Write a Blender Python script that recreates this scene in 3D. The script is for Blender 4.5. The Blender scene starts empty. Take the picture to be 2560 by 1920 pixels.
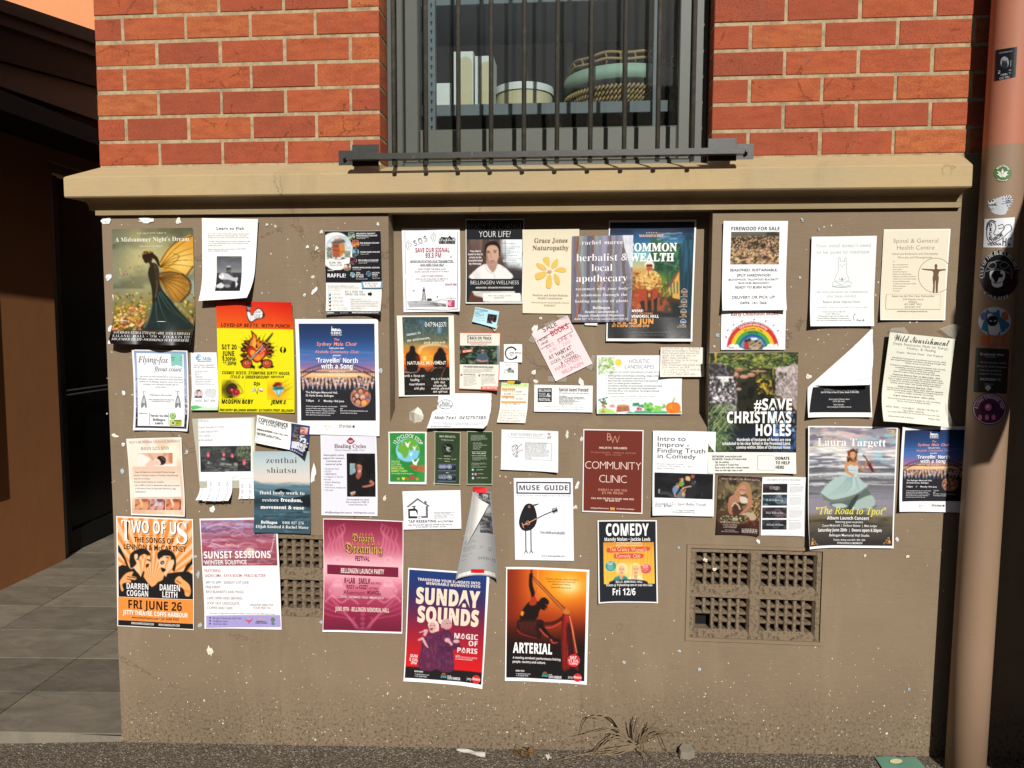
import bpy,math,random
import numpy as np
from mathutils import Vector,Matrix
# ------------------------------------------------------------------ camera, sky, sun, exposure
S=bpy.context.scene
COL=S.collection
rad=math.radians
FPX,CX,CY=1920.0,1280.0,960.0
def cam_axes(p,y,r):
 R,Fw,U=Vector((1,0,0)),Vector((0,math.cos(p),-math.sin(p))),Vector((0,math.sin(p),math.cos(p)))
 Z=Matrix.Rotation(y,3,'Z')
 R,Fw,U=Z@R,Z@Fw,Z@U
 return R*math.cos(r)+U*math.sin(r),Fw,U*math.cos(r)-R*math.sin(r)
CR,CF,CU=cam_axes(rad(4.606),rad(5.054),rad(0.201))
EYE=Vector((0,0,1.6))
cam=bpy.data.objects.new('camera',bpy.data.cameras.new('camera'))
COL.objects.link(cam)
cam.matrix_world=Matrix.Translation(EYE)@Matrix((CR,CU,-CF)).transposed().to_4x4()
cam.data.sensor_width=36
cam.data.lens=36*FPX/2560
cam.data.clip_start,cam.data.clip_end=0.05,500
S.camera=cam
SUN_AZ,SUN_EL=rad(12.4),rad(29.5)
sun=bpy.data.objects.new('sun',bpy.data.lights.new('sun','SUN'))
COL.objects.link(sun)
sdir=Vector((math.sin(SUN_AZ)*math.cos(SUN_EL),-math.cos(SUN_AZ)*math.cos(SUN_EL),math.sin(SUN_EL)))
sun.rotation_euler=sdir.to_track_quat('Z','Y').to_euler()
sun.data.energy,sun.data.angle,sun.data.color=5.0,rad(0.53),(1.0,0.97,0.92)
W=bpy.data.worlds.new('World')
S.world=W
W.use_nodes=True
nt=W.node_tree
sky=nt.nodes.new('ShaderNodeTexSky')
sky.sky_type='NISHITA'
sky.sun_disc=False
sky.sun_elevation=SUN_EL
sky.sun_rotation=math.pi-SUN_AZ
nt.links.new(sky.outputs[0],nt.nodes['Background'].inputs[0])
nt.nodes['Background'].inputs[1].default_value=0.05
S.view_settings.view_transform='Standard'
S.view_settings.look='None'
S.view_settings.exposure=-0.06
S.cycles.diffuse_bounces=1
S.view_settings.gamma=1.0
# ------------------------------------------------------------------ helpers
def bp(x,y,Y=2.7):
 """the point of the plane at distance Y seen at pixel (x, y) of the photograph"""
 d=CR*((x-CX)/FPX)-CU*((y-CY)/FPX)+CF
 return EYE+d*(Y/d.y)
def hexc(h):
 if not isinstance(h,str):
  return tuple(h)
 if len(h)==3:
  h=''.join(c*2 for c in h)
 return tuple(int(h[i:i+2],16)for i in(0,2,4))
def lin(c,k=0.88):
 a=np.asarray(hexc(c)if isinstance(c,str)else c,dtype=float)/255.0
 return np.where(a<=.04045,a/12.92,((a+.055)/1.055)**2.4)*k
def L4(c,k=0.88):
 return(*[float(v)for v in lin(c,k)],1.0)
def empty(name,loc=(0,0,0),label=None,cat=None,group=None):
 o=bpy.data.objects.new(name,None)
 o.empty_display_size=.05
 COL.objects.link(o)
 o.location=loc
 tag(o,label,cat,group)
 return o
def tag(o,label=None,cat=None,group=None,kind=None):
 if label:
  o['label']=label
 if cat:
  o['category']=cat
 if group:
  o['group']=group
 if kind:
  o['kind']=kind
 return o
def origin(o):
 p=Vector((0,0,0))
 while o:
  p+=Vector(o.location)
  o=o.parent
 return p
def obj(name,verts,faces,mat,parent=None,cols=None,smooth=False,loc=None):
 """ONE mesh object from world-space vertices; its local space starts at its parent's (or at loc)"""
 v=np.asarray(verts,dtype=np.float64).reshape(-1,3)
 base=origin(parent)if parent else Vector(loc or(0,0,0))
 me=bpy.data.meshes.new(name)
 v=v-np.array(base)
 if isinstance(faces,np.ndarray)and faces.ndim==2:
  n,k=faces.shape
  me.vertices.add(len(v))
  me.vertices.foreach_set('co',v.ravel())
  me.loops.add(n*k)
  me.loops.foreach_set('vertex_index',faces.ravel().astype(np.int32))
  me.polygons.add(n)
  me.polygons.foreach_set('loop_start',(np.arange(n)*k).astype(np.int32))
  me.update(calc_edges=True)
 else:
  me.from_pydata(v.tolist(),[],faces)
 if cols is not None:
  at=me.color_attributes.new('Col','FLOAT_COLOR','POINT')
  c4=np.ones((len(v),4),dtype=np.float32)
  c4[:,:3]=cols
  at.data.foreach_set('color',c4.ravel())
 if smooth:
  me.polygons.foreach_set('use_smooth',[True]*len(me.polygons))
 for m in(mat if isinstance(mat,(list,tuple))else[mat]):
  me.materials.append(m)
 o=bpy.data.objects.new(name,me)
 COL.objects.link(o)
 if parent:
  o.parent=parent
 else:
  o.location=base
 return o
class MB:
 """collects shapes of one mesh"""
 def __init__(s):
  s.v,s.f=[],[]
 def add(s,vs,fs):
  n=len(s.v)
  s.v+=[tuple(p)for p in vs]
  s.f+=[tuple(i+n for i in f)for f in fs]
 def box(s,x0,x1,y0,y1,z0,z1,b=0.0):
  if b<=0:
   s.add([(x,y,z)for x in(x0,x1)for y in(y0,y1)for z in(z0,z1)],[(0,1,3,2),(4,6,7,5),(0,4,5,1),(2,3,7,6),(0,2,6,4),(1,5,7,3)])
   return
   # front edges rounded off (towards -Y)
  s.add([(x0,y1,z0),(x1,y1,z0),(x1,y1,z1),(x0,y1,z1),(x0,y0+b,z0),(x1,y0+b,z0),(x1,y0+b,z1),(x0,y0+b,z1),(x0+b,y0,z0+b),(x1-b,y0,z0+b),(x1-b,y0,z1-b),(x0+b,y0,z1-b)],[(8,9,10,11),(4,5,9,8),(5,6,10,9),(6,7,11,10),(7,4,8,11),(0,1,5,4),(1,2,6,5),(2,3,7,6),(3,0,4,7),(3,2,1,0)])
 def prism(s,prof,x0,x1):
  """profile [(y, z)...] swept along X"""
  n=len(prof)
  s.add([(x0,y,z)for y,z in prof]+[(x1,y,z)for y,z in prof],[tuple(range(n))[::-1],tuple(range(n,2*n))]+[(i,(i+1)%n,n+(i+1)%n,n+i)for i in range(n)])
 def tube(s,pts,r,n=10,cap=True):
  pts=[Vector(p)for p in pts]
  rs=r if isinstance(r,(list,tuple))else[r]*len(pts)
  base=len(s.v)
  for i,p in enumerate(pts):
   d=(pts[min(i+1,len(pts)-1)]-pts[max(i-1,0)]).normalized()
   a=d.cross(Vector((0,0,1)))
   if a.length<.05:
    a=d.cross(Vector((0,1,0)))
   a.normalize()
   b=d.cross(a)
   s.v+=[tuple(p+a*(rs[i]*math.cos(2*math.pi*k/n))+b*(rs[i]*math.sin(2*math.pi*k/n)))for k in range(n)]
  for i in range(len(pts)-1):
   for k in range(n):
    s.f.append((base+i*n+k,base+i*n+(k+1)%n,base+(i+1)*n+(k+1)%n,base+(i+1)*n+k))
  if cap:
   s.f.append(tuple(base+k for k in range(n))[::-1])
   s.f.append(tuple(base+(len(pts)-1)*n+k for k in range(n)))
 def build(s,name,mat,parent=None,smooth=False,loc=None):
  return obj(name,s.v,s.f,mat,parent,None,smooth,loc)
  # ------------------------------------------------------------------ materials
class NT:
 def __init__(s,name):
  s.m=bpy.data.materials.new(name)
  s.m.use_nodes=True
  s.t=s.m.node_tree
  s.b=s.t.nodes['Principled BSDF']
 def n(s,typ,**kw):
  nd=s.t.nodes.new(typ)
  ins=kw.pop('ins',{})
  for k,v in kw.items():
   setattr(nd,k,v)
  for k,v in ins.items():
   s.put(nd.inputs[k],v)
  return nd
 def put(s,sock,v):
  if isinstance(v,bpy.types.NodeSocket):
   s.t.links.new(v,sock)
  else:
   sock.default_value=v
 def co(s):
  return s.n('ShaderNodeTexCoord').outputs['Object']
 def mapp(s,vec,sc,loc=(0,0,0)):
  return s.n('ShaderNodeMapping',ins={'Vector':vec,'Scale':sc,'Location':loc}).outputs[0]
 def noise(s,vec,scale,det=4,rough=.55,dist=0.0):
  return s.n('ShaderNodeTexNoise',ins={'Vector':vec,'Scale':scale,'Detail':det,'Roughness':rough,'Distortion':dist}).outputs['Fac']
 def voro(s,vec,scale,feature='F1',out='Distance',rnd=1.0):
  return s.n('ShaderNodeTexVoronoi',feature=feature,ins={'Vector':vec,'Scale':scale,'Randomness':rnd}).outputs[out]
 def ramp(s,fac,stops,interp='LINEAR'):
  r=s.n('ShaderNodeValToRGB',ins={'Fac':fac})
  r.color_ramp.interpolation=interp
  el=r.color_ramp.elements
  while len(el)>1:
   el.remove(el[-1])
  for i,(p,c)in enumerate(stops):
   e=el[0]if i==0 else el.new(p)
   e.position=p
   e.color=L4(c)if isinstance(c,str)else(c,c,c,1)
  return r.outputs['Color']
 def mix(s,f,a,b,mode='MIX'):
  m=s.n('ShaderNodeMix',data_type='RGBA',blend_type=mode)
  s.put(m.inputs[0],f)
  s.put(m.inputs[6],L4(a)if isinstance(a,str)else a)
  s.put(m.inputs[7],L4(b)if isinstance(b,str)else b)
  return m.outputs[2]
 def math(s,op,a,b=0.0,clamp=False):
  m=s.n('ShaderNodeMath',operation=op,use_clamp=clamp)
  s.put(m.inputs[0],a)
  s.put(m.inputs[1],b)
  return m.outputs[0]
 def xyz(s,vec):
  return s.n('ShaderNodeSeparateXYZ',ins={0:vec}).outputs
 def bump(s,h,strength=.3,dist=.002,prev=None):
  nd=s.n('ShaderNodeBump',ins={'Height':h,'Strength':strength,'Distance':dist})
  if prev is not None:
   s.put(nd.inputs['Normal'],prev)
  return nd.outputs[0]
 def done(s,col=None,rough=.8,normal=None,spec=.3,metal=0.0):
  if col is not None:
   s.put(s.b.inputs['Base Color'],L4(col)if isinstance(col,str)else col)
  s.put(s.b.inputs['Roughness'],rough)
  s.put(s.b.inputs['Specular IOR Level'],spec)
  s.put(s.b.inputs['Metallic'],metal)
  if normal is not None:
   s.put(s.b.inputs['Normal'],normal)
  return s.m
def simple(name,col,rough=.7,spec=.3,metal=0.0,var=.12,scale=25.0,bump=.15,dist=.001):
 k=NT(name)
 c=k.co()
 f=k.noise(c,scale,5,.6)
 base=k.mix(k.math('MULTIPLY',k.math('SUBTRACT',f,.35,True),var*4,True),col,tuple(float(x)*.6 for x in lin(col))+(1,))
 return k.done(base,rough,k.bump(f,bump,dist),spec,metal)
 # ------------------------------------------------------------------ materials of the setting
def m_brick():
 k=NT('red_brick')
 c=k.co()
 at=k.n('ShaderNodeAttribute',attribute_name='Col').outputs['Color']
 r=k.n('ShaderNodeSeparateColor',ins={0:at}).outputs
 big=k.noise(c,7,4,.6,.6)
 base=k.ramp(k.math('ADD',k.math('MULTIPLY',big,.5),k.math('MULTIPLY',r[0],.55)),[(.2,'9a5038'),(.4,'ae5639'),(.55,'b85e3a'),(.72,'be683d'),(.9,'c07446')])
 dark=k.math('MULTIPLY',k.ramp(k.noise(k.mapp(c,(1,1,3)),16,4,.6),[(.42,0.0),(.7,1.0)]),.65)
 base=k.mix(dark,base,'94482f')
 grain=k.noise(c,260,3,.7)
 base=k.mix(k.math('MULTIPLY',k.ramp(grain,[(.35,1.0),(.55,0.0)]),.6),base,'7a3a28')
 sp=k.ramp(k.voro(c,150),[(.12,1.0),(.22,0.0)])
 where=k.math('ADD',k.ramp(k.noise(c,9,3,.6),[(.5,0.05),(.66,.9)]),k.math('MULTIPLY',r[1],.8),True)
 base=k.mix(k.math('MULTIPLY',sp,where),base,'2e1c18')
 streak=k.ramp(k.noise(k.mapp(c,(40,40,2.5)),1.0,4,.6),[(.6,0.0),(.72,.45)])
 base=k.mix(k.math('MULTIPLY',streak,k.math('MULTIPLY',r[2],1.0)),base,'7d5d50')
 ced=k.math('ADD',k.voro(k.mapp(c,(9,9,9)),1.0,'DISTANCE_TO_EDGE'),k.math('MULTIPLY',k.math('SUBTRACT',k.noise(c,40,5,.75),.5),.3))
 crack=k.ramp(k.math('ABSOLUTE',ced),[(.004,1.0),(.012,0.0)])
 crack=k.math('MULTIPLY',crack,k.ramp(k.noise(c,6,2),[(.55,0.0),(.6,1.0)]))
 base=k.mix(k.math('MULTIPLY',crack,.7),base,'4a2419')
 h=k.math('ADD',grain,k.math('MULTIPLY',k.noise(c,50,4,.6),1.2))
 return k.done(base,.85,k.bump(h,.5,.0012,k.bump(k.math('SUBTRACT',1.0,crack),.4,.002)),.2)
def m_mortar():
 k=NT('lime_mortar')
 c=k.co()
 f=k.noise(c,300,4,.8)
 base=k.mix(k.ramp(k.noise(c,30,4,.7),[(.4,0.0),(.65,1.0)]),'c0ac88','9a876a')
 base=k.mix(k.ramp(f,[(.3,.8),(.45,0.0)]),base,'6d5c46')
 return k.done(base,.95,k.bump(f,.8,.002),.1)
def m_render(name,ca,cb,cc,grime=True,crk=.5,flecks=.5):
 """painted cement render: brushed paint, patches, hairline cracks, flecks of old paper, grime at the foot"""
 k=NT(name)
 c=k.co()
 p=k.xyz(c)
 brush=k.noise(k.mapp(c,(14,14,260)),1.0,5,.65,.4)
 patch=k.noise(c,2.2,5,.6,.5)
 base=k.mix(k.ramp(patch,[(.35,0.0),(.68,1.0)]),ca,cb)
 base=k.mix(k.math('MULTIPLY',k.ramp(k.noise(k.mapp(c,(6,6,1.2)),1.0,5,.7,.3),[(.52,0.0),(.72,1.0)]),.55),base,cc)
 base=k.mix(k.math('MULTIPLY',k.ramp(brush,[(.4,1.0),(.6,0.0)]),.16),base,cc)
 edge=k.voro(k.mapp(c,(1.5,1.5,1.2)),1.0,'DISTANCE_TO_EDGE')
 edge=k.math('ADD',edge,k.math('MULTIPLY',k.math('SUBTRACT',k.noise(c,9,6,.75),.5),.16))
 crack=k.ramp(k.math('ABSOLUTE',edge),[(.0004,1.0),(.0016,0.0)])
 crack=k.math('MULTIPLY',crack,k.ramp(k.noise(c,1.7,2),[(.53,0.0),(.58,1.0)]))
 base=k.mix(k.math('MULTIPLY',crack,crk),base,'4e3c2b')
 h=k.math('ADD',k.math('MULTIPLY',brush,.5),k.math('ADD',k.math('MULTIPLY',k.noise(c,45,5,.65),.9),k.math('MULTIPLY',k.noise(c,7,3),2.0)))
 h=k.math('SUBTRACT',h,k.math('MULTIPLY',crack,1.2))
 if flecks:
  fl=k.ramp(k.voro(c,75),[(.07,1.0),(.1,0.0)])
  fl=k.math('MULTIPLY',fl,k.ramp(k.noise(c,5,4,.7),[(.5,0.0),(.62,flecks)]))
  base=k.mix(fl,base,'d9ccb4')
  dk=k.ramp(k.voro(k.mapp(c,(1,1,1),(3.3,1,7)),60),[(.06,1.0),(.1,0.0)])
  base=k.mix(k.math('MULTIPLY',dk,k.ramp(k.noise(c,4,3,.7),[(.55,0.0),(.7,.7)])),base,'453727')
 if grime:
  z=k.math('ADD',p[2],k.math('MULTIPLY',k.math('SUBTRACT',k.noise(c,10,5,.7),.5),.16))
  z=k.math('SUBTRACT',z,k.math('MULTIPLY',p[0],.036))
  gm=k.ramp(z,[(.05,1.0),(.13,.75),(.3,0.0)])
  gs=k.ramp(k.noise(c,90,4,.75),[(.5,0.0),(.62,1.0)])
  base=k.mix(k.math('MULTIPLY',gm,k.math('ADD',k.math('MULTIPLY',gs,.75),.12,True)),base,'40362b')
  wf=k.ramp(k.voro(k.mapp(c,(1,1,1),(9,2,3)),42),[(.075,1.0),(.1,0.0)])
  wz=k.ramp(p[2],[(.05,1.0),(.55,0.0)])
  base=k.mix(k.math('MULTIPLY',wf,k.math('MULTIPLY',wz,k.ramp(k.noise(c,6,3,.7),[(.42,0.0),(.6,1.0)]))),base,'e6dcc6')
 return k.done(base,.8,k.bump(h,.35,.003),.25)
def m_asphalt():
 k=NT('worn_asphalt')
 c=k.co()
 p=k.xyz(c)
 cell=k.voro(c,210,'F1','Color')
 v=k.n('ShaderNodeSeparateColor',ins={0:cell}).outputs
 near=k.ramp(p[1],[(.52,0.0),(.535,1.0)])
 base=k.mix(k.noise(c,5,5,.7),'6a5e50','857867')
 stone=k.ramp(v[0],[(0,'463d33'),(.35,'6b5f52'),(.7,'96897a'),(.9,'bcb09d'),(1,'ddd1be')])
 base=k.mix(k.math('MULTIPLY',k.ramp(v[1],[(.45,0.0),(.6,1.0)]),.75),base,stone)
 base=k.mix(k.ramp(k.noise(c,160,3,.7),[(.36,.9),(.5,0.0)]),base,'2a241e')
 sp=k.math('MULTIPLY',k.ramp(k.voro(c,60),[(.09,1.0),(.14,0.0)]),k.ramp(k.noise(c,12,3),[(.45,0.0),(.6,.9)]))
 base=k.mix(sp,base,'cabfab')
 dist=k.voro(c,210)
 h=k.math('ADD',k.math('MULTIPLY',dist,-1.0),k.math('MULTIPLY',k.noise(c,40,4,.7),1.5))
 return k.done(base,.9,k.bump(h,.9,.004),.2)
def m_tile():
 k=NT('slate_tile')
 c=k.co()
 at=k.n('ShaderNodeAttribute',attribute_name='Col').outputs['Color']
 r=k.n('ShaderNodeSeparateColor',ins={0:at}).outputs
 f=k.noise(k.mapp(c,(1,2.2,1)),5,7,.7,.8)
 base=k.ramp(k.math('ADD',k.math('MULTIPLY',f,.8),k.math('MULTIPLY',r[0],.25)),[(.25,'5d574c'),(.5,'7a7264'),(.7,'8f8675'),(.9,'a29885')])
 sm=k.ramp(k.noise(k.mapp(c,(3,9,3)),1.6,5,.75,1.2),[(.55,0.0),(.75,.35)])
 base=k.mix(sm,base,'9b9384')
 return k.done(base,.55,k.bump(k.noise(c,30,6,.7),.3,.002),.4)
def m_metal_paint(name,col,rough=.42):
 k=NT(name)
 c=k.co()
 f=k.noise(c,30,5,.7)
 base=k.mix(k.ramp(f,[(.5,0.0),(.72,.7)]),col,tuple(float(x)*1.9 for x in lin(col))+(1,))
 base=k.mix(k.ramp(k.noise(k.mapp(c,(60,60,9)),1.0,3,.7),[(.66,0.0),(.72,.5)]),base,'8f8878')
 return k.done(base,rough,k.bump(k.noise(c,90,4,.7),.25,.0008),.5)
def m_glass():
 k=NT('window_glass')
 t=k.t
 k.b.inputs['Base Color'].default_value=(.02,.022,.024,1)
 k.b.inputs['Roughness'].default_value=.03
 tr=k.n('ShaderNodeBsdfTransparent',ins={0:(.86,.9,.9,1)})
 c=k.co()
 fr=k.n('ShaderNodeFresnel',ins={'IOR':1.45}).outputs[0]
 gl=k.n('ShaderNodeBsdfGlossy',ins={'Roughness':.02})
 dirt=k.n('ShaderNodeBsdfDiffuse',ins={0:L4('b8b4a8')})
 m1=k.n('ShaderNodeMixShader')
 k.put(m1.inputs[0],fr)
 t.links.new(tr.outputs[0],m1.inputs[1])
 t.links.new(gl.outputs[0],m1.inputs[2])
 m2=k.n('ShaderNodeMixShader')
 spk=k.math('MULTIPLY',k.ramp(k.voro(c,130),[(.06,1.0),(.12,0.0)]),k.ramp(k.noise(c,9,4,.7),[(.45,0.0),(.7,.45)]))
 scr=k.math('MULTIPLY',k.ramp(k.noise(k.mapp(c,(30,30,7)),1.0,6,.8,2.0),[(.62,0.0),(.72,.16)]),1.0)
 k.put(m2.inputs[0],k.math('ADD',k.math('MAXIMUM',spk,scr),.012))
 t.links.new(m1.outputs[0],m2.inputs[1])
 t.links.new(dirt.outputs[0],m2.inputs[2])
 t.links.new(m2.outputs[0],t.nodes['Material Output'].inputs[0])
 return k.m
M={}
M['brick']=m_brick()
M['mortar']=m_mortar()
M['plinth']=m_render('painted_plinth_render','8c7962','82705b','99866c')
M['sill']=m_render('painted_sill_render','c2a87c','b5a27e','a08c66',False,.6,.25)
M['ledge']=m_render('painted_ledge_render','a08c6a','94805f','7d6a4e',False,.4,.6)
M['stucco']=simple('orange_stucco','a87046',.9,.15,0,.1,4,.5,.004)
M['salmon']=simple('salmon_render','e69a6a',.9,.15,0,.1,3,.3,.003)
M['asphalt']=m_asphalt()
M['tile']=m_tile()
M['grout']=simple('tile_grout','3a362f',.95)
M['iron']=m_metal_paint('black_painted_iron','32312c')
M['bar']=m_metal_paint('worn_iron_bar','4d4b44',.35)
M['frame']=simple('dark_green_frame_paint','50534a',.5,.4,0,.15,40,.3,.0008)
M['glass']=m_glass()
M['dark']=simple('dark_interior','1d1a18',.9)
M['black']=simple('black_paint','0d0c0c',.6)
M['alu']=simple('grey_door_frame','4d5254',.4,.5,.3)
M['fascia']=simple('dark_fascia_board','4a3a32',.6)
M['gutter']=simple('grey_gutter','6d675c',.5)
M['steel']=simple('galvanised_shelf','73797c',.6,.3,0)
M['white']=simple('white_board','eeede6',.7)
M['cream']=simple('cream_drum','d9cba4',.7)
M['sage']=simple('sage_green_tray','9db8a2',.6)
M['rope']=simple('twisted_seagrass','b09468',.9,.1,0,.3,60,.6,.003)
M['pipe']=None
M['soil']=simple('gravel_stone','8b8071',.9,.2,0,.3,40)
M['straw']=simple('dry_grass_blade','85735a',.85,.2,0,.35,30)
M['street']=simple('street_surface','4a4640',.95)
M['opposite']=simple('opposite_wall','5a4a40',.9)
def rects(holes,x0,x1,z0,z1,Y):
 """a wall face at Y from x0..x1, z0..z1 with rectangular holes"""
 xs=sorted({x0,x1,*[h[0]for h in holes],*[h[1]for h in holes]})
 zs=sorted({z0,z1,*[h[2]for h in holes],*[h[3]for h in holes]})
 vid={(i,j):i*len(zs)+j for i in range(len(xs))for j in range(len(zs))}
 vs=[(x,Y,z)for x in xs for z in zs]
 fs=[]
 for i in range(len(xs)-1):
  for j in range(len(zs)-1):
   cx,cz=(xs[i]+xs[i+1])/2,(zs[j]+zs[j+1])/2
   if not any(h[0]<cx<h[1]and h[2]<cz<h[3]for h in holes):
    fs.append((vid[i,j],vid[i+1,j],vid[i+1,j+1],vid[i,j+1]))
 return vs,fs
 # ------------------------------------------------------------------ ground
def slope(x):
 return .036*(x+1.74)-.02
gx=[-40,-8,-4,-3,-2.2,-1.745,-1,0,1,2,8,40]
gy=[-30,-10,0,1.5,2.2,2.45,2.72,3.2]
vs=[(x,y,slope(max(-4,min(x,4)))-.02*(2.7-y)*.3)for x in gx for y in gy]
fs=[(i*len(gy)+j,(i+1)*len(gy)+j,(i+1)*len(gy)+j+1,i*len(gy)+j+1)for i in range(len(gx)-1)for j in range(len(gy)-1)]
tag(obj('footpath',vs,fs,M['asphalt']),kind='structure')
# slate tiles of the side passage
pv=Vector((-.05,1,0)).normalized()
ph=Vector((1,.07,0)).normalized()
o0=Vector((-1.73,2.70,0.03))
mb=MB()
cols=[]
rt=random.Random(4)
for i in range(-3,8):
 for j in range(-1,22):
  a=o0-ph*(.6*(i+.98))+pv*(.327*j+(0.0))
  a.z=.012+.004*rt.random()*.3
  g=.0025
  q=[a+ph*g+pv*g,a+ph*(.6-g)+pv*g,a+ph*(.6-g)+pv*(.327-g),a+ph*g+pv*(.327-g)]
  if max(p.x for p in q)>-1.0 and min(p.y for p in q)<2.9 and max(p.y for p in q)<2.69:
   continue
  n0=len(mb.v)
  mb.add([(p.x,p.y,a.z)for p in q]+[(p.x,p.y,-.05)for p in q],[(0,1,2,3),(0,4,5,1),(1,5,6,2),(2,6,7,3),(3,7,4,0)])
  cols+=[(rt.random(),rt.random(),rt.random())]*8
keep=[k for k in range(0,len(mb.v),8)if min(mb.v[k+i][1]for i in range(4))>2.55]
vv,ff,cc=[],[],[]
for k in keep:
 n0=len(vv)
 blk=[list(p)for p in mb.v[k:k+8]]
 for p in blk:
  yl=2.675+(p[0]+1.72)*.012
  p[1]=max(p[1],yl)
 vv+=blk
 cc+=cols[k:k+8]
 ff+=[tuple(n0+i for i in f)for f in[(0,1,2,3),(0,4,5,1),(1,5,6,2),(2,6,7,3),(3,7,4,0)]]
tag(obj('tiled_path',vv,ff,M['tile'],cols=np.array(cc)),kind='structure')
tag(obj('tile_bed',[(-9,2.69,.008),(-1.746,2.69,.008),(-1.746,12,.008),(-9,12,.008)],[(0,1,2,3)],M['grout']),kind='structure')
# ------------------------------------------------------------------ the corner building: plinth, sill, brickwork, window
BL,BR,WY=-1.745,1.243,2.7
ZS=2.155
house=empty('corner_building',(-.25,2.9,0),'red brick corner building with a barred window above a khaki plinth covered in posters','building')
NX0,NX1,NZ0,NZ1=-.679,.445,1.236,1.985
ND=.075
vl=[(bp(655,1345).x,bp(1000,1345).x,bp(720,1550).z,bp(720,1335).z)]
VR=(bp(1712,1365).x+.02,bp(2064,1375).x-.01,bp(1850,1597).z,bp(1850,1372).z)
VLL=(bp(700,1340).x-.30,bp(815,1340).x+.03,bp(760,1545).z+.005,bp(760,1337).z)
holes=[(NX0,NX1,NZ0,NZ1),VR,VLL]
vs,fs=rects(holes,BL,3.2,-.1,1.995,WY)
mb=MB()
mb.add(vs,fs)
# sides of the plinth
mb.add([(BL,WY,-.1),(BL,WY,1.995),(BL,9,1.995),(BL,9,-.1)],[(0,1,2,3)])
mb.add([(BR,WY,1.995),(3.2,WY,1.995),(3.2,WY,2.154),(BR,WY,2.154)],[(0,1,2,3)])
# niche: back, cheeks, sloping foot, head
yb=WY+ND
mb.add([(NX0,WY,NZ0),(NX1,WY,NZ0),(NX1,yb,NZ0+.042),(NX0,yb,NZ0+.042),(NX0,yb,NZ1),(NX1,yb,NZ1),(NX0,WY,NZ1),(NX1,WY,NZ1)],[(0,1,2,3),(3,2,5,4),(0,3,4,6),(1,7,5,2),(4,5,7,6)])
mb.build('plinth',M['plinth'],house)
# ledge moulding and hollow below the sill
mb=MB()
lz0,lz1=bp(1280,524,2.682).z-.010,bp(1280,524,2.682).z+.003
PRJ=.08
sy=WY-PRJ
zb,zt=bp(1280,481,sy).z,bp(1280,425,sy).z
mb.prism([(WY+.02,1.981),(WY-.018,1.981),(WY-.018,1.998),(WY+.02,2.0)],BL-.012,BR)
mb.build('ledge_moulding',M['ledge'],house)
mb=MB()
prof=[(WY+.02,2.0)]+[(WY-.01-.045*(1-math.cos(t*math.pi/2/5)),2.0+(zb-2.0)*math.sin(t*math.pi/2/5))for t in range(6)]+[(WY+.02,zb+.001)]
mb.prism(prof,BL-.04,BR)
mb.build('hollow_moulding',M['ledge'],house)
mb=MB()
prof=[(WY+.05,zb),(sy+.004,zb),(sy,zb+.004),(sy,zt-.006),(sy+.006,zt),(WY+.002,ZS),(WY+.05,ZS)]
lo=BL-.085
n=len(prof)
def endx(i):
 return[lo+.02,lo,lo,lo,lo+.004,BL+.002,BL+.002][i]if True else lo
xsn=[BL+.002,BL+.06,-1.3,-.74,-.703,-.702,.43,.432,.46,.9,BR]
for a in range(1):
 P_=[]
 for x in xsn:
  row=[]
  for i,(y,z)in enumerate(prof):
   if-.703<x<.431 and i in(5,6):
    row.append((x,2.80 if i==6 else 2.70,zt+.024 if i==5 else zt+.052))
   else:
    row.append((x,y,z))
  P_.append(row)
 P_.insert(0,[(endx(i),y+(0.0),z)for i,(y,z)in enumerate(prof)])
 P_[0][0]=(lo+.02,WY+.05,zb)
 P_[0][6]=(BL+.001,WY+.05,ZS)
 base=len(mb.v)
 for row in P_:
  mb.v+=row
 for r in range(len(P_)-1):
  for i in range(n):
   mb.f.append((base+r*n+i,base+r*n+(i+1)%n,base+(r+1)*n+(i+1)%n,base+(r+1)*n+i))
 mb.f.append(tuple(base+i for i in range(n))[::-1])
 mb.f.append(tuple(base+(len(P_)-1)*n+i for i in range(n)))
mb.prism([(WY+.05,zb),(sy+.09,zb),(sy+.09,zt),(WY+.05,ZS-.002),(9,ZS-.002),(9,zb)],BL-.08,BL-.001)
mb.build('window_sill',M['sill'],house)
# brickwork
CH,BP_=.0875,.2355
WX0,WX1=-.706,.435
def bricks(name_wall,x0,x1,joints,zbase,ztop,Y,left_end,right_end,seed,mort=True,half=None):
 rb=random.Random(seed)
 mb=MB()
 cols=[]
 row=0
 z=zbase
 while z<ztop:
  j0=joints[row%2]
  xs=[x0]
  x=j0
  while x>x0+.04:
   x-=BP_
  x+=BP_ if x<x0+.04 else 0
  while x<x1-.03:
   xs.append(x)
   x+=BP_
  xs.append(x1)
  for a,b in zip(xs[:-1],xs[1:]):
   g=.0056
   aa=a+(0 if a==x0 else g+rb.uniform(-.001,.001))
   bb=b-(0 if b==x1 else g+rb.uniform(-.001,.001))
   z0,z1=z+.0062+rb.uniform(-.001,.001),z+CH-.0056+rb.uniform(-.001,.001)
   d=rb.uniform(-.0012,.0012)
   n0=len(mb.v)
   mb.box(aa,bb,Y+d,Y+.11,z0,z1,.0022)
   c=(rb.random(),1.0 if rb.random()<.16 else 0.0,rb.random())
   cols+=[c]*(len(mb.v)-n0)
  z+=CH
  row+=1
 b=obj('brickwork',mb.v,mb.f,M['brick'],house,cols=np.array(cols))
 return b
ZT=4.4
bl_=bricks('l',BL,WX0,(-1.516,-1.640),ZS,ZT,WY,0,0,11)
br_=bricks('r',WX1,3.2,(.555,.668),ZS,ZT,WY,0,0,12)
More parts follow.
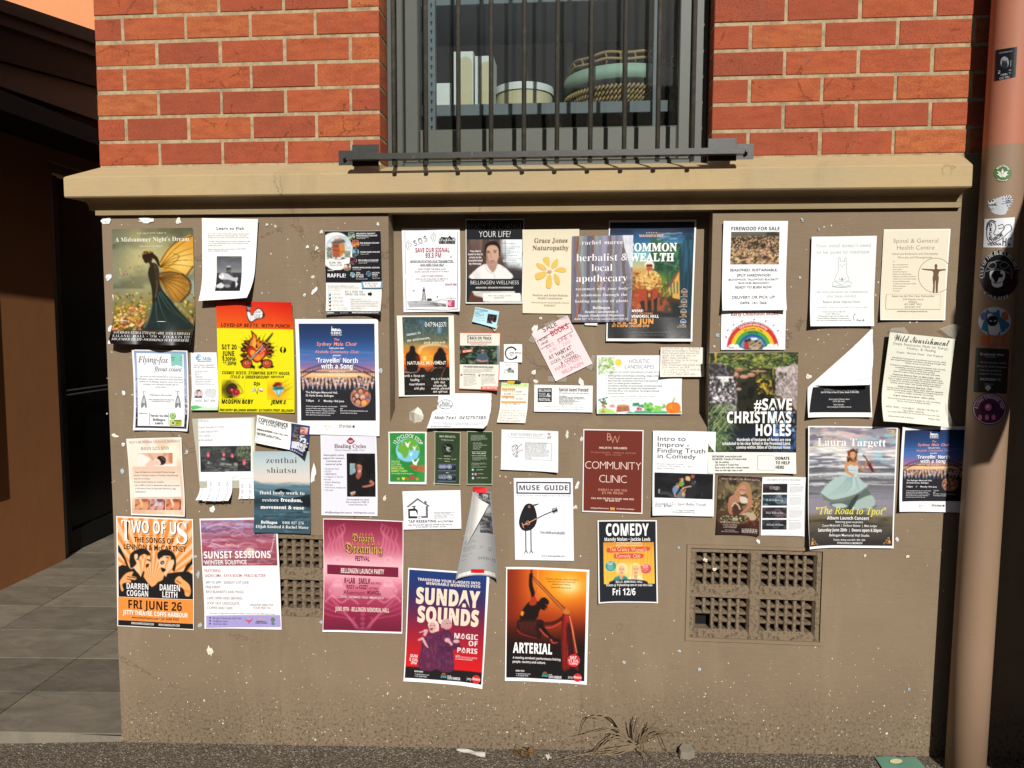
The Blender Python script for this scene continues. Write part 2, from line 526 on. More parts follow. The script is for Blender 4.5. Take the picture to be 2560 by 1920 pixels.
for nm,x0,x1,Y in(('m',BL+.002,WX0-.0016,WY+.0028),('m',WX1+.0016,3.198,WY+.0028)):
 mb=MB()
 mb.box(x0,x1,Y,Y+.1,ZS-.02,ZT)
 mb.build('mortar_bed',M['mortar'],house)
 # the brick cheek of the passage side and the lintel, roof over it all
mb=MB()
mb.box(BL+.001,BL+.11,WY+.111,9,ZS,ZT)
mb.box(BL,3.2,WY,WY+.4,ZT,ZT+.3)
mb.build('upper_wall',M['brick'],house)
# window: frame, sash, glass, all inside the opening
win=empty('window',(-.13,2.80,2.2))
win.parent=house
win.location=Vector((-.13,2.80,2.2))-Vector(house.location)
FY=2.795
mb=MB()
mb.box(WX0+.001,-.645,FY,FY+.1,2.115,ZT-.01,.004)
mb.box(.378,WX1-.001,FY,FY+.1,2.115,ZT-.01,.004)
mb.box(-.645,.378,FY+.003,FY+.1,2.115,2.175,.004)
mb.build('frame',M['frame'],win)
mb=MB()
mb.box(-.643,-.593,FY+.018,FY+.08,2.176,ZT-.02,.004)
mb.box(.335,.377,FY+.018,FY+.08,2.176,ZT-.02,.004)
mb.box(-.592,.334,FY+.021,FY+.08,2.176,2.296,.006)
mb.build('sash',M['frame'],win)
mb=MB()
mb.box(-.594,.336,2.832,2.836,2.294,ZT-.02)
mb.build('glass',M['glass'],win)
# dark room behind it
mb=MB()
mb.add([(x,y,z)for x in(-1.5,.95)for y in(2.895,4.6)for z in(1.9,4.3)],[(0,1,3,2),(4,6,7,5),(2,3,7,6),(0,2,6,4),(1,5,7,3)])
mb.box(-1.5,-.707,2.90,2.94,1.9,4.3)
mb.box(.4351,.95,2.90,2.94,1.9,4.3)
mb.box(-.706,.434,2.90,2.94,1.9,2.114)
mb.build('room_interior',M['dark'],house)
# air vents: two stacks of cast grilles
def vent(x0,x1,z0,z1,broken=False):
 """one grille: a recess crossed by thick square bars, 6 x 4 openings"""
 v=empty('air_vent',((x0+x1)/2,WY,z0))
 v.parent=house
 v.location=Vector(v.location)-Vector(house.location)
 b=MB()
 # frame border that closes the hole in the plinth
 fw=.016
 yf=WY+.002
 yr=WY+.016
 ix0,ix1,iz0,iz1=x0+fw,x1-fw,z0+fw,z1-fw
 vs,fs=rects([(ix0,ix1,iz0,iz1)],x0,x1,z0,z1,yf)
 b.add(vs,fs)
 s=.008
 o=[(ix0,yf,iz0),(ix1,yf,iz0),(ix1,yf,iz1),(ix0,yf,iz1)]
 i_=[(ix0+s,yr,iz0+s*1.3),(ix1-s,yr,iz0+s*1.3),(ix1-s,yr,iz1-.003),(ix0+s,yr,iz1-.003)]
 k_=[(p[0],WY+.06,p[2])for p in i_]
 b.add(o+i_+k_,[(0,1,5,4),(1,2,6,5),(2,3,7,6),(3,0,4,7),(4,5,9,8),(5,6,10,9),(6,7,11,10),(7,4,8,11)])
 b.build('vent_frame',M['plinth'],v)
 g=MB()
 rg=random.Random(int(x0*1000+z0*77))
 ax0,ax1,az0,az1=i_[0][0],i_[1][0],i_[0][2],i_[2][2]
 nc,nr=6,4
 pw,phh=(ax1-ax0)/nc,(az1-az0)/nr
 for c in range(1,nc):
  x=ax0+c*pw+rg.uniform(-.0008,.0008)
  segs=[(az0-.004,az1)]
  if broken and c==1:
   segs=[(az0+2*phh,az1)]
  for q0,q1 in segs:
   prof=[(-.5,.02),(-.5,.004),(-.3,0),(.3,0),(.5,.004),(.5,.02)]
   w=pw*.46
   g.add([(x+a*w,yr-.001+d,z)for z in(q0,q1)for a,d in prof],[(i,i+1,7+i,6+i)for i in range(5)]+[(5,4,3,2,1,0),(6,7,8,9,10,11)])
 for r in range(1,nr):
  z=az0+r*phh+rg.uniform(-.0008,.0008)
  xa=ax0
  if broken and r==1:
   xa=ax0+1.9*pw
  w=phh*.42
  prof=[(-.5,.04),(-.75,.012),(-.25,.0035),(.35,.002),(.5,.01),(.5,.04)]
  g.add([(x,yr+d,z+a*w)for x in(xa,ax1)for a,d in prof],[(i,i+1,7+i,6+i)for i in range(5)]+[(5,4,3,2,1,0),(6,7,8,9,10,11)])
 g.build('grating',M['plinth'],v)
 d=MB()
 d.add([(ax0,WY+.058,az0),(ax1,WY+.058,az0),(ax1,WY+.058,az1),(ax0,WY+.058,az1)],[(0,1,2,3)])
 d.build('dark_cavity',M['black'],v)
for(x0,x1,z0,z1),cols_ in((VR,2),(VLL,2)):
 xm,zm=(x0+x1)/2,(z0+z1)/2
 for a,b in((x0,xm),(xm,x1)):
  vent(a,b,zm,z1)
  vent(a,b,z0,zm,broken=(a==x0 and x0>0))
  # raised surround of the right-hand vents
mb=MB()
x0,x1,z0,z1=VR
vs,fs=rects([VR],x0-.012,x1+.012,z0-.012,z1+.012,WY-.006)
mb.add(vs,fs)
X0,X1,Z0,Z1=x0-.012,x1+.012,z0-.012,z1+.012
for a,b in(((X0,Z0),(X1,Z0)),((X1,Z0),(X1,Z1)),((X1,Z1),(X0,Z1)),((X0,Z1),(X0,Z0)),((x1,z0),(x0,z0)),((x1,z1),(x1,z0)),((x0,z1),(x1,z1)),((x0,z0),(x0,z1))):
 mb.add([(a[0],WY-.006,a[1]),(b[0],WY-.006,b[1]),(b[0],WY+.003,b[1]),(a[0],WY+.003,a[1])],[(0,1,2,3)])
mb.build('vent_surround',M['plinth'],house)
# ------------------------------------------------------------------ window grille (bolted to the wall)
gr=empty('window_grille',(-.14,2.60,2.1),'black iron security grille of upright bars bolted in front of the window','window grille')
GY=2.574
zr0,zr1=2.136,2.161
mb=MB()
rx0,rx1=-.815*.965,.535*.965
mb.box(rx0,rx1,GY-.014,GY+.020,zr0+.004,zr1-.002)
mb.build('rail',M['iron'],gr)
mb=MB()
mb.box(rx0,rx1,GY-.014,GY+.020,4.0,4.014)
mb.build('rail',M['iron'],gr)
bx=[-.657,-.543,-.429,-.315,-.201,-.087,.027,.142,.255,.371]
for i,u in enumerate(bx):
 x=u/2.7*GY
 mb=MB()
 mb.tube([(x,GY+.003,zr0-.014),(x,GY+.003,zr0-.0135),(x,GY+.003,4.03)],[.0055,.0078,.0078],12)
 mb.build('bar',M['bar'],gr,smooth=True)
for sgn,(xa,xb),xr in((-1,(-.852,-.775),rx0),(1,(.498,.572),rx1)):
 mb=MB()
 mb.box(xa,xb,WY-.012,WY-.001,2.146,2.198)
 mb.build('wall_plate',M['iron'],gr)
 mb=MB()
 xi=(xb if sgn<0 else xa)
 a0,a1=xi-.012*sgn*-1,xi
 mb.box(min(xi,xi-sgn*.09),max(xi,xi-sgn*.09),GY+.021,GY+.027,2.125,2.196)
 mb.add([(xi,WY-.004,2.192),(xi,WY-.004,2.150),(xi,GY+.02,2.150),(xi,GY+.02,2.192),(xi-sgn*.006,WY-.004,2.192),(xi-sgn*.006,WY-.004,2.150),(xi-sgn*.006,GY+.02,2.150),(xi-sgn*.006,GY+.02,2.192)],[(0,1,2,3),(7,6,5,4),(0,3,7,4),(1,5,6,2),(0,4,5,1)])
 mb.build('bracket',M['iron'],gr)
 mb=MB()
 xc=(xa+xb)/2-.012*sgn*-1
 mb.tube([(xc,WY-.011,2.172),(xc,WY-.022,2.172)],.0095,6)
 mb.tube([(xc,WY-.022,2.172),(xc,WY-.034,2.172)],.0055,8)
 mb.build('bolt',M['iron'],gr)
 # ------------------------------------------------------------------ passage on the left: neighbour's wall, door, awning
nb=empty('neighbour_building',(-3.4,5,0),'orange rendered building beside the tiled passage with a dark glass door','building')
wd=Vector((-.02,1,0)).normalized()
wn=Vector((wd.y,-wd.x,0))
w0=Vector((-3.389,4.128,0))
def wp(s,d,z):
 p=w0+wd*s+wn*d
 return(p.x,p.y,z)
def wbox(mb,s0,s1,d0,d1,z0,z1):
 mb.add([wp(s,d,z)for s in(s0,s1)for d in(d0,d1)for z in(z0,z1)],[(0,1,3,2),(4,6,7,5),(0,4,5,1),(2,3,7,6),(0,2,6,4),(1,5,7,3)])
DS0,DS1,DZ=.60,2.35,2.62
mb=MB()
wbox(mb,-6,DS0,-.35,0,-.1,3.0)
wbox(mb,DS1,5,-.35,0,-.1,3.0)
wbox(mb,DS0,DS1,-.35,-.002,DZ,3.0)
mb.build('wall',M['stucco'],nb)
door=empty('door',wp(DS0,-.1,0))
door.parent=nb
door.location=Vector(door.location)-Vector(nb.location)
mb=MB()
wbox(mb,DS0+.001,DS0+.06,-.12,-.02,.0,DZ-.002)
wbox(mb,DS1-.06,DS1-.001,-.12,-.02,.0,DZ-.002)
wbox(mb,DS0+.061,DS1-.061,-.12,-.03,DZ-.06,DZ-.002)
mb.build('door_frame',M['alu'],door)
mb=MB()
wbox(mb,DS0+.065,DS1-.065,-.11,-.05,.02,.16)
wbox(mb,DS0+.065,DS0+.15,-.11,-.05,.161,DZ-.07)
wbox(mb,DS1-.15,DS1-.065,-.11,-.05,.161,DZ-.07)
mb.build('door_leaf',M['black'],door)
kk=NT('dark_door_glass')
m_dg=kk.done('08090a',.25,None,.12)
mb=MB()
wbox(mb,DS0+.151,DS1-.151,-.09,-.08,.161,DZ-.07)
mb.build('door_glass',m_dg,door)
mb=MB()
for z in(1.10,1.13):
 mb.tube([wp(DS0+.12,-.03,z),wp(DS1-.12,-.03,z)],.006,8)
mb.build('push_bar',M['alu'],door)
# small dark window nearer the street
mb=MB()
wbox(mb,-1.6,-.03,-.01,.03,.62,2.1)
mb.build('window_shutter',M['black'],nb)
# awning: fascia, gutter, soffit, running over the passage
aw=empty('awning',(-3.0,4,2.4),'dark timber awning with grey gutter over the passage door','awning')
A0,A1=bp(-160,-30,3.3),bp(330,140,5.2)
ad=(A1-A0)
def awbox(mb,y0px,y0px2,h0,h1,d0,d1):
 pass
def strip(name,mat,pa,pb,ya,yb,thick,dz):
 """a board whose near end starts at pa (top, bottom pixel) at distance ya and runs to pb at distance yb"""
 a0,a1=bp(pa[0],pa[1],ya),bp(pa[0],pa[2],ya)
 b0,b1=bp(pb[0],pb[1],yb),bp(pb[0],pb[2],yb)
 off=Vector((-thick,thick*.3,0))
 vs=[a0,a1,b1,b0,a0+off,a1+off,b1+off,b0+off]
 return obj(name,[tuple(v)for v in vs],[(0,1,2,3),(7,6,5,4),(0,3,7,4),(1,5,6,2),(0,4,5,1),(3,2,6,7)],mat,aw)
strip('fascia_board',M['fascia'],(-260,-92,-64),(330,107,141),3.2,5.4,2.0,0)
strip('gutter',M['gutter'],(-260,-62,-28),(330,142,172),3.25,5.5,2.2,0)
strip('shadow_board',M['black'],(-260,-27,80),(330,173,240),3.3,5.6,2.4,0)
strip('soffit_beam',M['gutter'],(-260,82,125),(330,241,330),3.35,5.7,2.4,0)
mb=MB()
mb.box(-3.385,-3.03,1.7,6.5,2.70,2.80)  # board added to bring the awning's shadow lower on the orange wall
mb.build('canopy_board',M['black'],aw)
# sunlit wall rising behind the awning
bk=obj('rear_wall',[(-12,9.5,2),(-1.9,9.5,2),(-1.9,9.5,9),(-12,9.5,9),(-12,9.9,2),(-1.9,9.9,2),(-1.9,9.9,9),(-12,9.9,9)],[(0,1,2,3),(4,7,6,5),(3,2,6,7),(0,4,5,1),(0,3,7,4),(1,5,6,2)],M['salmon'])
tag(bk,'sunlit salmon wall rising above the dark awning at top left','wall')
# ------------------------------------------------------------------ right side: drainpipe and an added pier that shades the wall beyond it
k=NT('painted_pipe')
c=k.co()
p=k.xyz(c)
base=k.mix(k.math('GREATER_THAN',k.math('ADD',p[2],k.math('MULTIPLY',k.noise(c,30,2),.01)),2.112),'957a62','b8745a')
base=k.mix(k.ramp(k.noise(k.mapp(c,(8,8,2)),1,5,.7),[(.5,0.0),(.8,.4)]),base,'84684f')
base=k.mix(k.math('MULTIPLY',k.ramp(k.voro(c,50),[(.06,1.0),(.1,0.0)]),k.ramp(k.noise(c,9),[(.55,0.0),(.6,.8)])),base,'54412f')
M['pipe']=k.done(base,.62,k.bump(k.noise(c,60,5,.7),.25,.001),.35)
PR=.0605
PB,PT=Vector((1.313,2.615,0)),Vector((1.343,2.615,3.2))
def pipe_c(z):
 return PB+(PT-PB)*(z/3.2)
dp=empty('drainpipe',(1.313,2.615,.05),'thick round drainpipe painted khaki below and salmon above, covered in stickers','drainpipe')
mb=MB()
mb.tube([tuple(pipe_c(z))for z in(-.05,.5,1,1.5,2,2.5,3,4.2)],PR,48)
mb.build('pipe',M['pipe'],dp,smooth=True)
mb=MB()
for z in(2.75,.35):
 c_=pipe_c(z)
 mb.box(c_.x-.02,c_.x+.02,c_.y+PR-.004,2.702,z-.02,z+.02)
mb.build('pipe_bracket',M['iron'],dp)
sw=MB()
sw.box(1.62,2.6,1.66,2.689,-.1,5.2)  # unseen pier, added to keep the wall right of the pipe dark
tag(sw.build('side_wall',M['stucco']),'rendered pier of the next building just outside the right edge','wall')
mb=MB()
mb.box(1.60,1.64,1.06,1.655,2.02,2.58)  # unseen board added to throw shade across the pipe's stickers
tag(mb.build('projecting_sign',M['fascia']),'dark sign board fixed to the next pier, just outside the picture','sign')
# across the street, behind the camera: shop fronts that the window glass mirrors
sw=MB()
sw.box(-40,40,-16.4,-16,-.3,8.0)
tag(sw.build('shop_row',M['opposite']),'dark row of shop fronts across the street behind the viewer','building')
# ------------------------------------------------------------------ printed paper
def m_paper(name,rough,spec,bump=.25,scale=26):
 k=NT(name)
 c=k.co()
 at=k.n('ShaderNodeAttribute',attribute_name='Col').outputs['Color']
 cr=k.noise(k.mapp(c,(1,1,.8)),scale,4,.55,.8)
 return k.done(at,rough,k.bump(cr,bump,.003),spec)
M['matt']=m_paper('printed_matt_paper',.75,.2)
M['crumpled']=m_paper('crumpled_paper',.75,.2,.7,20)
M['gloss']=m_paper('printed_gloss_paper',.3,.4,.12)
k=NT('clear_tape')
k.b.inputs['Alpha'].default_value=.3
M['tape']=k.done('d8d4c8',.25,k.bump(k.noise(k.co(),120,4),.3,.001),.5)
_tx=bpy.data.objects.new('type_setter',bpy.data.curves.new('type_setter','FONT'))
_tx.data.resolution_u=3
_gc={}
BASES={'B':(0x1D5D4,0x1D5EE,0x1D7EC),'R':(0x1D400,0x1D41A,0x1D7CE),'r':(0x1D400,0x1D41A,0x1D7CE),'i':(0x1D434,0x1D44E,None),'c':(0x1D4D0,0x1D4EA,None),'f':(0x1D504,0x1D51E,None)}
def conv(s,f):
 """serif, italic and script letters live in the mathematical alphabets of the built-in font"""
 if f not in BASES:
  return s
 A,a,d=BASES[f]
 r=''
 for ch in s:
  if 'A'<=ch<='Z':
   r+=chr(A+ord(ch)-65)
  elif 'a'<=ch<='z':
   r+='\u210e' if(f=='i' and ch=='h')else chr(a+ord(ch)-97)
  elif ch.isdigit()and d:
   r+=chr(d+ord(ch)-48)
  else:
   r+=ch
 return r
def glyphs(s,f='s',o=0.0):
 if f=='s' and o>=.016:
  f,o='B',max(0,(o-.03)*.6)
 key=(s,f,round(o,4))
 if key not in _gc:
  d=_tx.data
  d.body=conv(s,f)
  d.offset=o+(-.005 if f=='r' else 0)
  d.space_character=1+max(0,d.offset)*2.4
  me=_tx.to_mesh()
  v=np.array([x.co[:2]for x in me.vertices])if len(me.vertices)else np.zeros((0,2))
  fs=[tuple(p.vertices)for p in me.polygons]
  _tx.to_mesh_clear()
  _gc[key]=(v,fs)
 return _gc[key]
def smooth_pts(pts,n=5,closed=True):
 P=np.array(pts,float)
 N=len(P)
 out=[]
 for i in range(N if closed else N-1):
  p0,p1,p2,p3=(P[(i-1)%N],P[i],P[(i+1)%N],P[(i+2)%N])if closed else(P[max(i-1,0)],P[i],P[i+1],P[min(i+2,N-1)])
  for t in np.arange(n)/n:
   out.append(.5*((2*p1)+(-p0+p2)*t+(2*p0-5*p1+4*p2-p3)*t*t+(-p0+3*p1-3*p2+p3)*t**3))
 if not closed:
  out.append(P[-1])
 return np.array(out)
def fbm(ny,nx,sy,sx,seed,octv=4):
 """smooth noise 0..1; sx, sy = size of the largest blobs as a fraction of the picture"""
 r=np.random.RandomState(seed)
 tot=np.zeros((ny,nx))
 amp,norm=1.0,0
 for k in range(octv):
  gy,gx=max(2,int(2**k/sy)+2),max(2,int(2**k/sx)+2)
  g=r.rand(gy,gx)
  yy=np.linspace(0,gy-1.001,ny)
  xx=np.linspace(0,gx-1.001,nx)
  y0,x0=yy.astype(int),xx.astype(int)
  fy,fx=yy-y0,xx-x0
  fy,fx=(fy*fy*(3-2*fy))[:,None],(fx*fx*(3-2*fx))[None]
  a,b=g[y0][:,x0],g[y0][:,np.minimum(x0+1,gx-1)]
  c,d=g[np.minimum(y0+1,gy-1)][:,x0],g[np.minimum(y0+1,gy-1)][:,np.minimum(x0+1,gx-1)]
  tot+=amp*((a*(1-fx)+b*fx)*(1-fy)+(c*(1-fx)+d*fx)*fy)
  norm+=amp
  amp*=.5
 t=tot/norm
 return np.clip((t-t.mean())/(t.std()*4+1e-6)+.5,0,1)
def blur(m,r):
 r=int(r)
 if r<1:
  return m
 for _ in range(2):
  for ax in(0,1):
   p=np.pad(m,[(r+1,r)if a==ax else(0,0)for a in(0,1)],'edge')
   c=np.cumsum(p,ax)
   m=(np.take(c,range(2*r+1,c.shape[ax]),ax)-np.take(c,range(0,c.shape[ax]-2*r-1),ax))/(2*r+1)
 return m
def inv_bil(q,pts):
 q=np.array(q,float)
 pts=np.asarray(pts,float).reshape(-1,2)
 u=np.full(len(pts),.5)
 v=np.full(len(pts),.5)
 a,b,c=q[0],q[1]-q[0],q[3]-q[0]
 d=q[0]-q[1]+q[2]-q[3]
 for _ in range(8):
  X=a+np.outer(u,b)+np.outer(v,c)+np.outer(u*v,d)-pts
  Ju,Jv=b+np.outer(v,d),c+np.outer(u,d)
  det=Ju[:,0]*Jv[:,1]-Ju[:,1]*Jv[:,0]
  u=u-(X[:,0]*Jv[:,1]-X[:,1]*Jv[:,0])/det
  v=v-(Ju[:,0]*X[:,1]-Ju[:,1]*X[:,0])/det
 return u,v
def box4(x0,y0,x1,y1):
 return[(x0,y0),(x1,y0),(x1,y1),(x0,y1)]
DEPTH=[0]
class Poster:
 """a printed sheet on the wall. frame = (x, y, width) of the crop of the photograph its layout was read in (2212 units wide);
    quad = its corners there (tl, tr, br, bl); lift = how far its edges stand off the wall, in metres"""
 def __init__(s,name,frame,quad,label,cat='poster',paper='f4f4f0',Y=2.7,z=None,lift=None,amp=.0012,mat='matt',at=None,group='notices stuck on the plinth',curve=None):
  s.q=np.array(quad,float)
  k=frame[2]/2212.0
  s.Y=Y
  wq=at or[(frame[0]+x*k,frame[1]+y*k)for x,y in quad]
  s.wq=np.array([bp(x,y,Y)for x,y in wq])
  s.W=(np.linalg.norm(s.wq[1]-s.wq[0])+np.linalg.norm(s.wq[2]-s.wq[3]))/2
  s.H=(np.linalg.norm(s.wq[3]-s.wq[0])+np.linalg.norm(s.wq[2]-s.wq[1]))/2
  s.zw=(np.linalg.norm(s.q[1]-s.q[0])+np.linalg.norm(s.q[2]-s.q[3]))/2
  s.zh=(np.linalg.norm(s.q[3]-s.q[0])+np.linalg.norm(s.q[2]-s.q[1]))/2
  DEPTH[0]+=1
  s.r=random.Random(DEPTH[0]*7)
  s.z0=z if z is not None else .0035
  s.lift=dict(lift or{})
  for kx in('tl','tr','bl','br'):
   s.lift.setdefault(kx,s.r.choice([0,0,.002,.005]))
  s.lift.setdefault('b',s.r.choice([.001,.003,.005]))
  s.amp=amp
  s.ph=[s.r.uniform(0,6.28)for _ in range(6)]
  s.curve=curve
  base=s.wq[2:].mean(0)
  s.root=empty(name,(base[0],base[1],base[2]),label,cat,group)
  s.mat=M[mat]
  s.layers={}
  s.nl=1
  s.cut=None
  s.paper=paper
 def disp(s,u,v,lay):
  d=s.z0+lay*.00028+0*u
  ph=s.ph
  d=d+s.amp*(1.2+np.sin(u*5+v*2+ph[0])*.5+np.sin(v*7-u*3+ph[1])*.4+np.sin((u+v)*9+ph[2])*.3)
  L=s.lift
  if 'b' in L:
   d=d+L['b']*np.clip((v-.62)/.38,0,1.1)**2
  if 't' in L:
   d=d+L['t']*np.clip((.35-v)/.35,0,1.1)**2
  if 'l' in L:
   d=d+L['l']*np.clip((.4-u)/.4,0,1.1)**2
  if 'r' in L:
   d=d+L['r']*np.clip((u-.6)/.4,0,1.1)**2
  if 'w' in L:
   d=d+L['w']*np.clip((v-.8)/.2,0,1)*(1+np.sin(u*14+ph[3]))
  for kx,(a,b)in dict(tl=(0,0),tr=(1,0),bl=(0,1),br=(1,1)).items():
   if L.get(kx):
    e=(1-np.abs(u-a))+(1-np.abs(v-b))
    d=d+L[kx]*np.clip((e-1.62)/.38,0,1.1)**2
  if s.curve:
   d=d+s.curve(u,v)
  return d
 def pos(s,u,v,lay=0):
  u,v=np.asarray(u,float),np.asarray(v,float)
  q=s.wq
  p=(q[0]*((1-u)*(1-v))[...,None]+q[1]*(u*(1-v))[...,None]+q[2]*(u*v)[...,None]+q[3]*((1-u)*v)[...,None])
  p=p.copy()
  p[...,1]-=s.disp(u,v,lay)
  return p
 def uv(s,pts):
  return inv_bil(s.q,pts)
 def part(s,name):
  return s.layers.setdefault(name,[[],[],[]])
 def put(s,name,u,v,faces,c,lay):
  L=s.part(name)
  n=sum(len(a)for a in L[0])
  L[0].append(s.pos(u,v,lay))
  L[1]+=[tuple(i+n for i in f)for f in faces]
  cc=lin(c)if isinstance(c,str)else np.asarray(c)
  L[2].append(np.broadcast_to(cc,(len(u),3))if cc.ndim==1 else cc)
 def grid(s,q4,c,name,step=.012,lay=None):
  """a filled four-cornered area, cut into cells so that it follows the sheet"""
  u,v=s.uv(q4)
  w=max(np.hypot((u[1]-u[0])*s.W,(v[1]-v[0])*s.H),np.hypot((u[2]-u[3])*s.W,(v[2]-v[3])*s.H))
  h=max(np.hypot((u[3]-u[0])*s.W,(v[3]-v[0])*s.H),np.hypot((u[2]-u[1])*s.W,(v[2]-v[1])*s.H))
  nx,ny=max(1,math.ceil(w/step)),max(1,math.ceil(h/step))
  a,b=np.meshgrid(np.linspace(0,1,nx+1),np.linspace(0,1,ny+1))
  a,b=a.ravel(),b.ravel()
  U=u[0]*(1-a)*(1-b)+u[1]*a*(1-b)+u[2]*a*b+u[3]*(1-a)*b
  V=v[0]*(1-a)*(1-b)+v[1]*a*(1-b)+v[2]*a*b+v[3]*(1-a)*b
  fs=[(j*(nx+1)+i,(j+1)*(nx+1)+i,(j+1)*(nx+1)+i+1,j*(nx+1)+i+1)for j in range(ny)for i in range(nx)]
  s.nl+=1 if lay is None else 0
  s.put(name,U,V,fs,c,s.nl if lay is None else lay)
 def R(s,x0,y0,x1,y1,c,name='colour_panel'):
  s.grid(box4(x0,y0,x1,y1),c,name)
 def Q(s,pts,c,name='colour_panel'):
  s.grid(pts,c,name)
 def F(s,m0,m1,m2,m3,c,name='colour_panel'):
  """a panel inset by left, top, right, bottom fractions of the sheet"""
  a,b,cc,d=s.q
  f=lambda u,v:tuple(a*(1-u)*(1-v)+b*u*(1-v)+cc*u*v+d*(1-u)*v)
  q=[f(m0,m1),f(1-m2,m1),f(1-m2,1-m3),f(m0,1-m3)]
  if c:
   s.grid(q,c,name)
  return q
 def G(s,pts,c,name='drawing',sm=0,lay=None):
  """a filled outline (flat print)"""
  if sm:
   pts=smooth_pts(pts,sm)
  u,v=s.uv(pts)
  s.nl+=1
  s.put(name,u,v,[tuple(range(len(u)))],c,s.nl if lay is None else lay)
 def E(s,cx,cy,rx,ry,c,name='drawing',n=28):
  s.G([(cx+rx*math.cos(t*2*math.pi/n),cy+ry*math.sin(t*2*math.pi/n))for t in range(n)],c,name)
 def Ln(s,pts,w,c,name='drawing',sm=0,taper=None):
  """a drawn stroke"""
  P=smooth_pts(pts,sm,False)if sm else np.array(pts,float)
  n=len(P)
  t=np.gradient(P,axis=0)
  t/=np.maximum(np.linalg.norm(t,axis=1),1e-6)[:,None]
  nn=np.stack([-t[:,1],t[:,0]],1)
  ww=np.full(n,w/2.0)if taper is None else np.linspace(w/2,taper/2,n)
  A,B=P+nn*ww[:,None],P-nn*ww[:,None]
  u,v=s.uv(np.vstack([A,B]))
  s.nl+=.3
  s.put(name,u,v,[(i,i+1,n+i+1,n+i)for i in range(n-1)],c,s.nl)
 def T(s,txt,x0,x1,y,h,c,f='s',o=0.0,it=0.0,jit=0.0,name=None,sp=None,lay=None,rot=0.0):
  """lettering fitted between x0 and x1 on the baseline y, capitals h high"""
  name=name or('lettering' if h>24 else 'small_print')
  if sp is not None or jit:
   return s.Tj(txt,x0,x1,y,h,c,f,o,it,jit,name,sp or .08,lay,rot)
  v,fs=glyphs(txt,f,o)
  if not len(v):
   return
  a,b=v[:,0].min(),v[:,0].max()
  X=(v[:,0]-a)/(b-a)-.5
  if f=='s' and o>=.016:
   o=max(0,(o-.03)*.6)
  cap=.7+(2*o if o>0 else 0)
  Yv=(v[:,1]+(o if o>0 else 0))/cap
  s.place(X*(x1-x0)+Yv*h*it,Yv*h,(x0+x1)/2,y,fs,c,name,rot,lay)
 def Tj(s,txt,x0,x1,y,h,c,f,o,it,jit,name,sp,lay,rot=0.0):
  x=0
  V,Fs=[],[]
  n=0
  for ch in txt:
   if ch==' ':
    x+=.32+sp
    continue
   v,fs=glyphs(ch,f,o)
   if not len(v):
    continue
   v=v.copy()
   v[:,0]-=v[:,0].min()
   w=v[:,0].max()
   if jit:
    t=s.r.uniform(-1,1)*jit*.35
    v=v@np.array([[math.cos(t),math.sin(t)],[-math.sin(t),math.cos(t)]])*(1+s.r.uniform(-1,1)*jit*.35)
    v[:,1]+=s.r.uniform(-1,1)*jit*.16
   v[:,0]+=x
   x+=w+sp
   V.append(v)
   Fs+=[tuple(i+n for i in q)for q in fs]
   n+=len(v)
  v=np.vstack(V)
  a,b=v[:,0].min(),v[:,0].max()
  Yv=v[:,1]/.69
  s.place(((v[:,0]-a)/(b-a)-.5)*(x1-x0)+Yv*h*it,Yv*h,(x0+x1)/2,y,Fs,c,name,rot,lay)
 def place(s,X,Yv,cx,cy,fs,c,name,rot=0.0,lay=None):
  if rot:
   t=math.radians(rot)
   X,Yv=X*math.cos(t)-Yv*math.sin(t),X*math.sin(t)+Yv*math.cos(t)
  u0,v0=s.uv([(cx,cy)])
  s.put(name,u0[0]+X/s.zw,v0[0]-Yv/s.zh,fs,c,(s.nl+1.5)if lay is None else lay)
 def TB(s,lines,x0,x1,y0,dy,h,c,f='s',o=0.0,al='c',it=0.0,name=None):
  ws=[]
  for t in lines:
   v,_=glyphs(t,f,o)if t else(np.zeros((0,2)),0)
   ws.append(v[:,0].max()-v[:,0].min()if len(v)else 0)
  m=max(ws)
  for i,(t,w)in enumerate(zip(lines,ws)):
   if not t:
    continue
   L=(x1-x0)*w/m
   a={'c':(x0+x1-L)/2,'l':x0,'r':x1-L}[al]
   s.T(t,a,a+L,y0+i*dy,h,c,f,o,it,name=name)
 def A(s,txt,cx,cy,r,a0,a1,h,c,f='s',o=0.0,name='lettering',ry=None,flip=False):
  """lettering bent along an arc from angle a0 to a1 (degrees, clockwise from the top)"""
  v,fs=glyphs(txt,f,o)
  a,b=v[:,0].min(),v[:,0].max()
  t=np.radians(a0+(a1-a0)*(v[:,0]-a)/(b-a))
  rr=r+(v[:,1]/.69*h)*(-1 if flip else 1)
  k=(ry or r)/r
  u,vv=s.uv(np.stack([cx+rr*np.sin(t),cy-rr*np.cos(t)*k],1))
  s.put(name,u,vv,fs,c,s.nl+1.5)
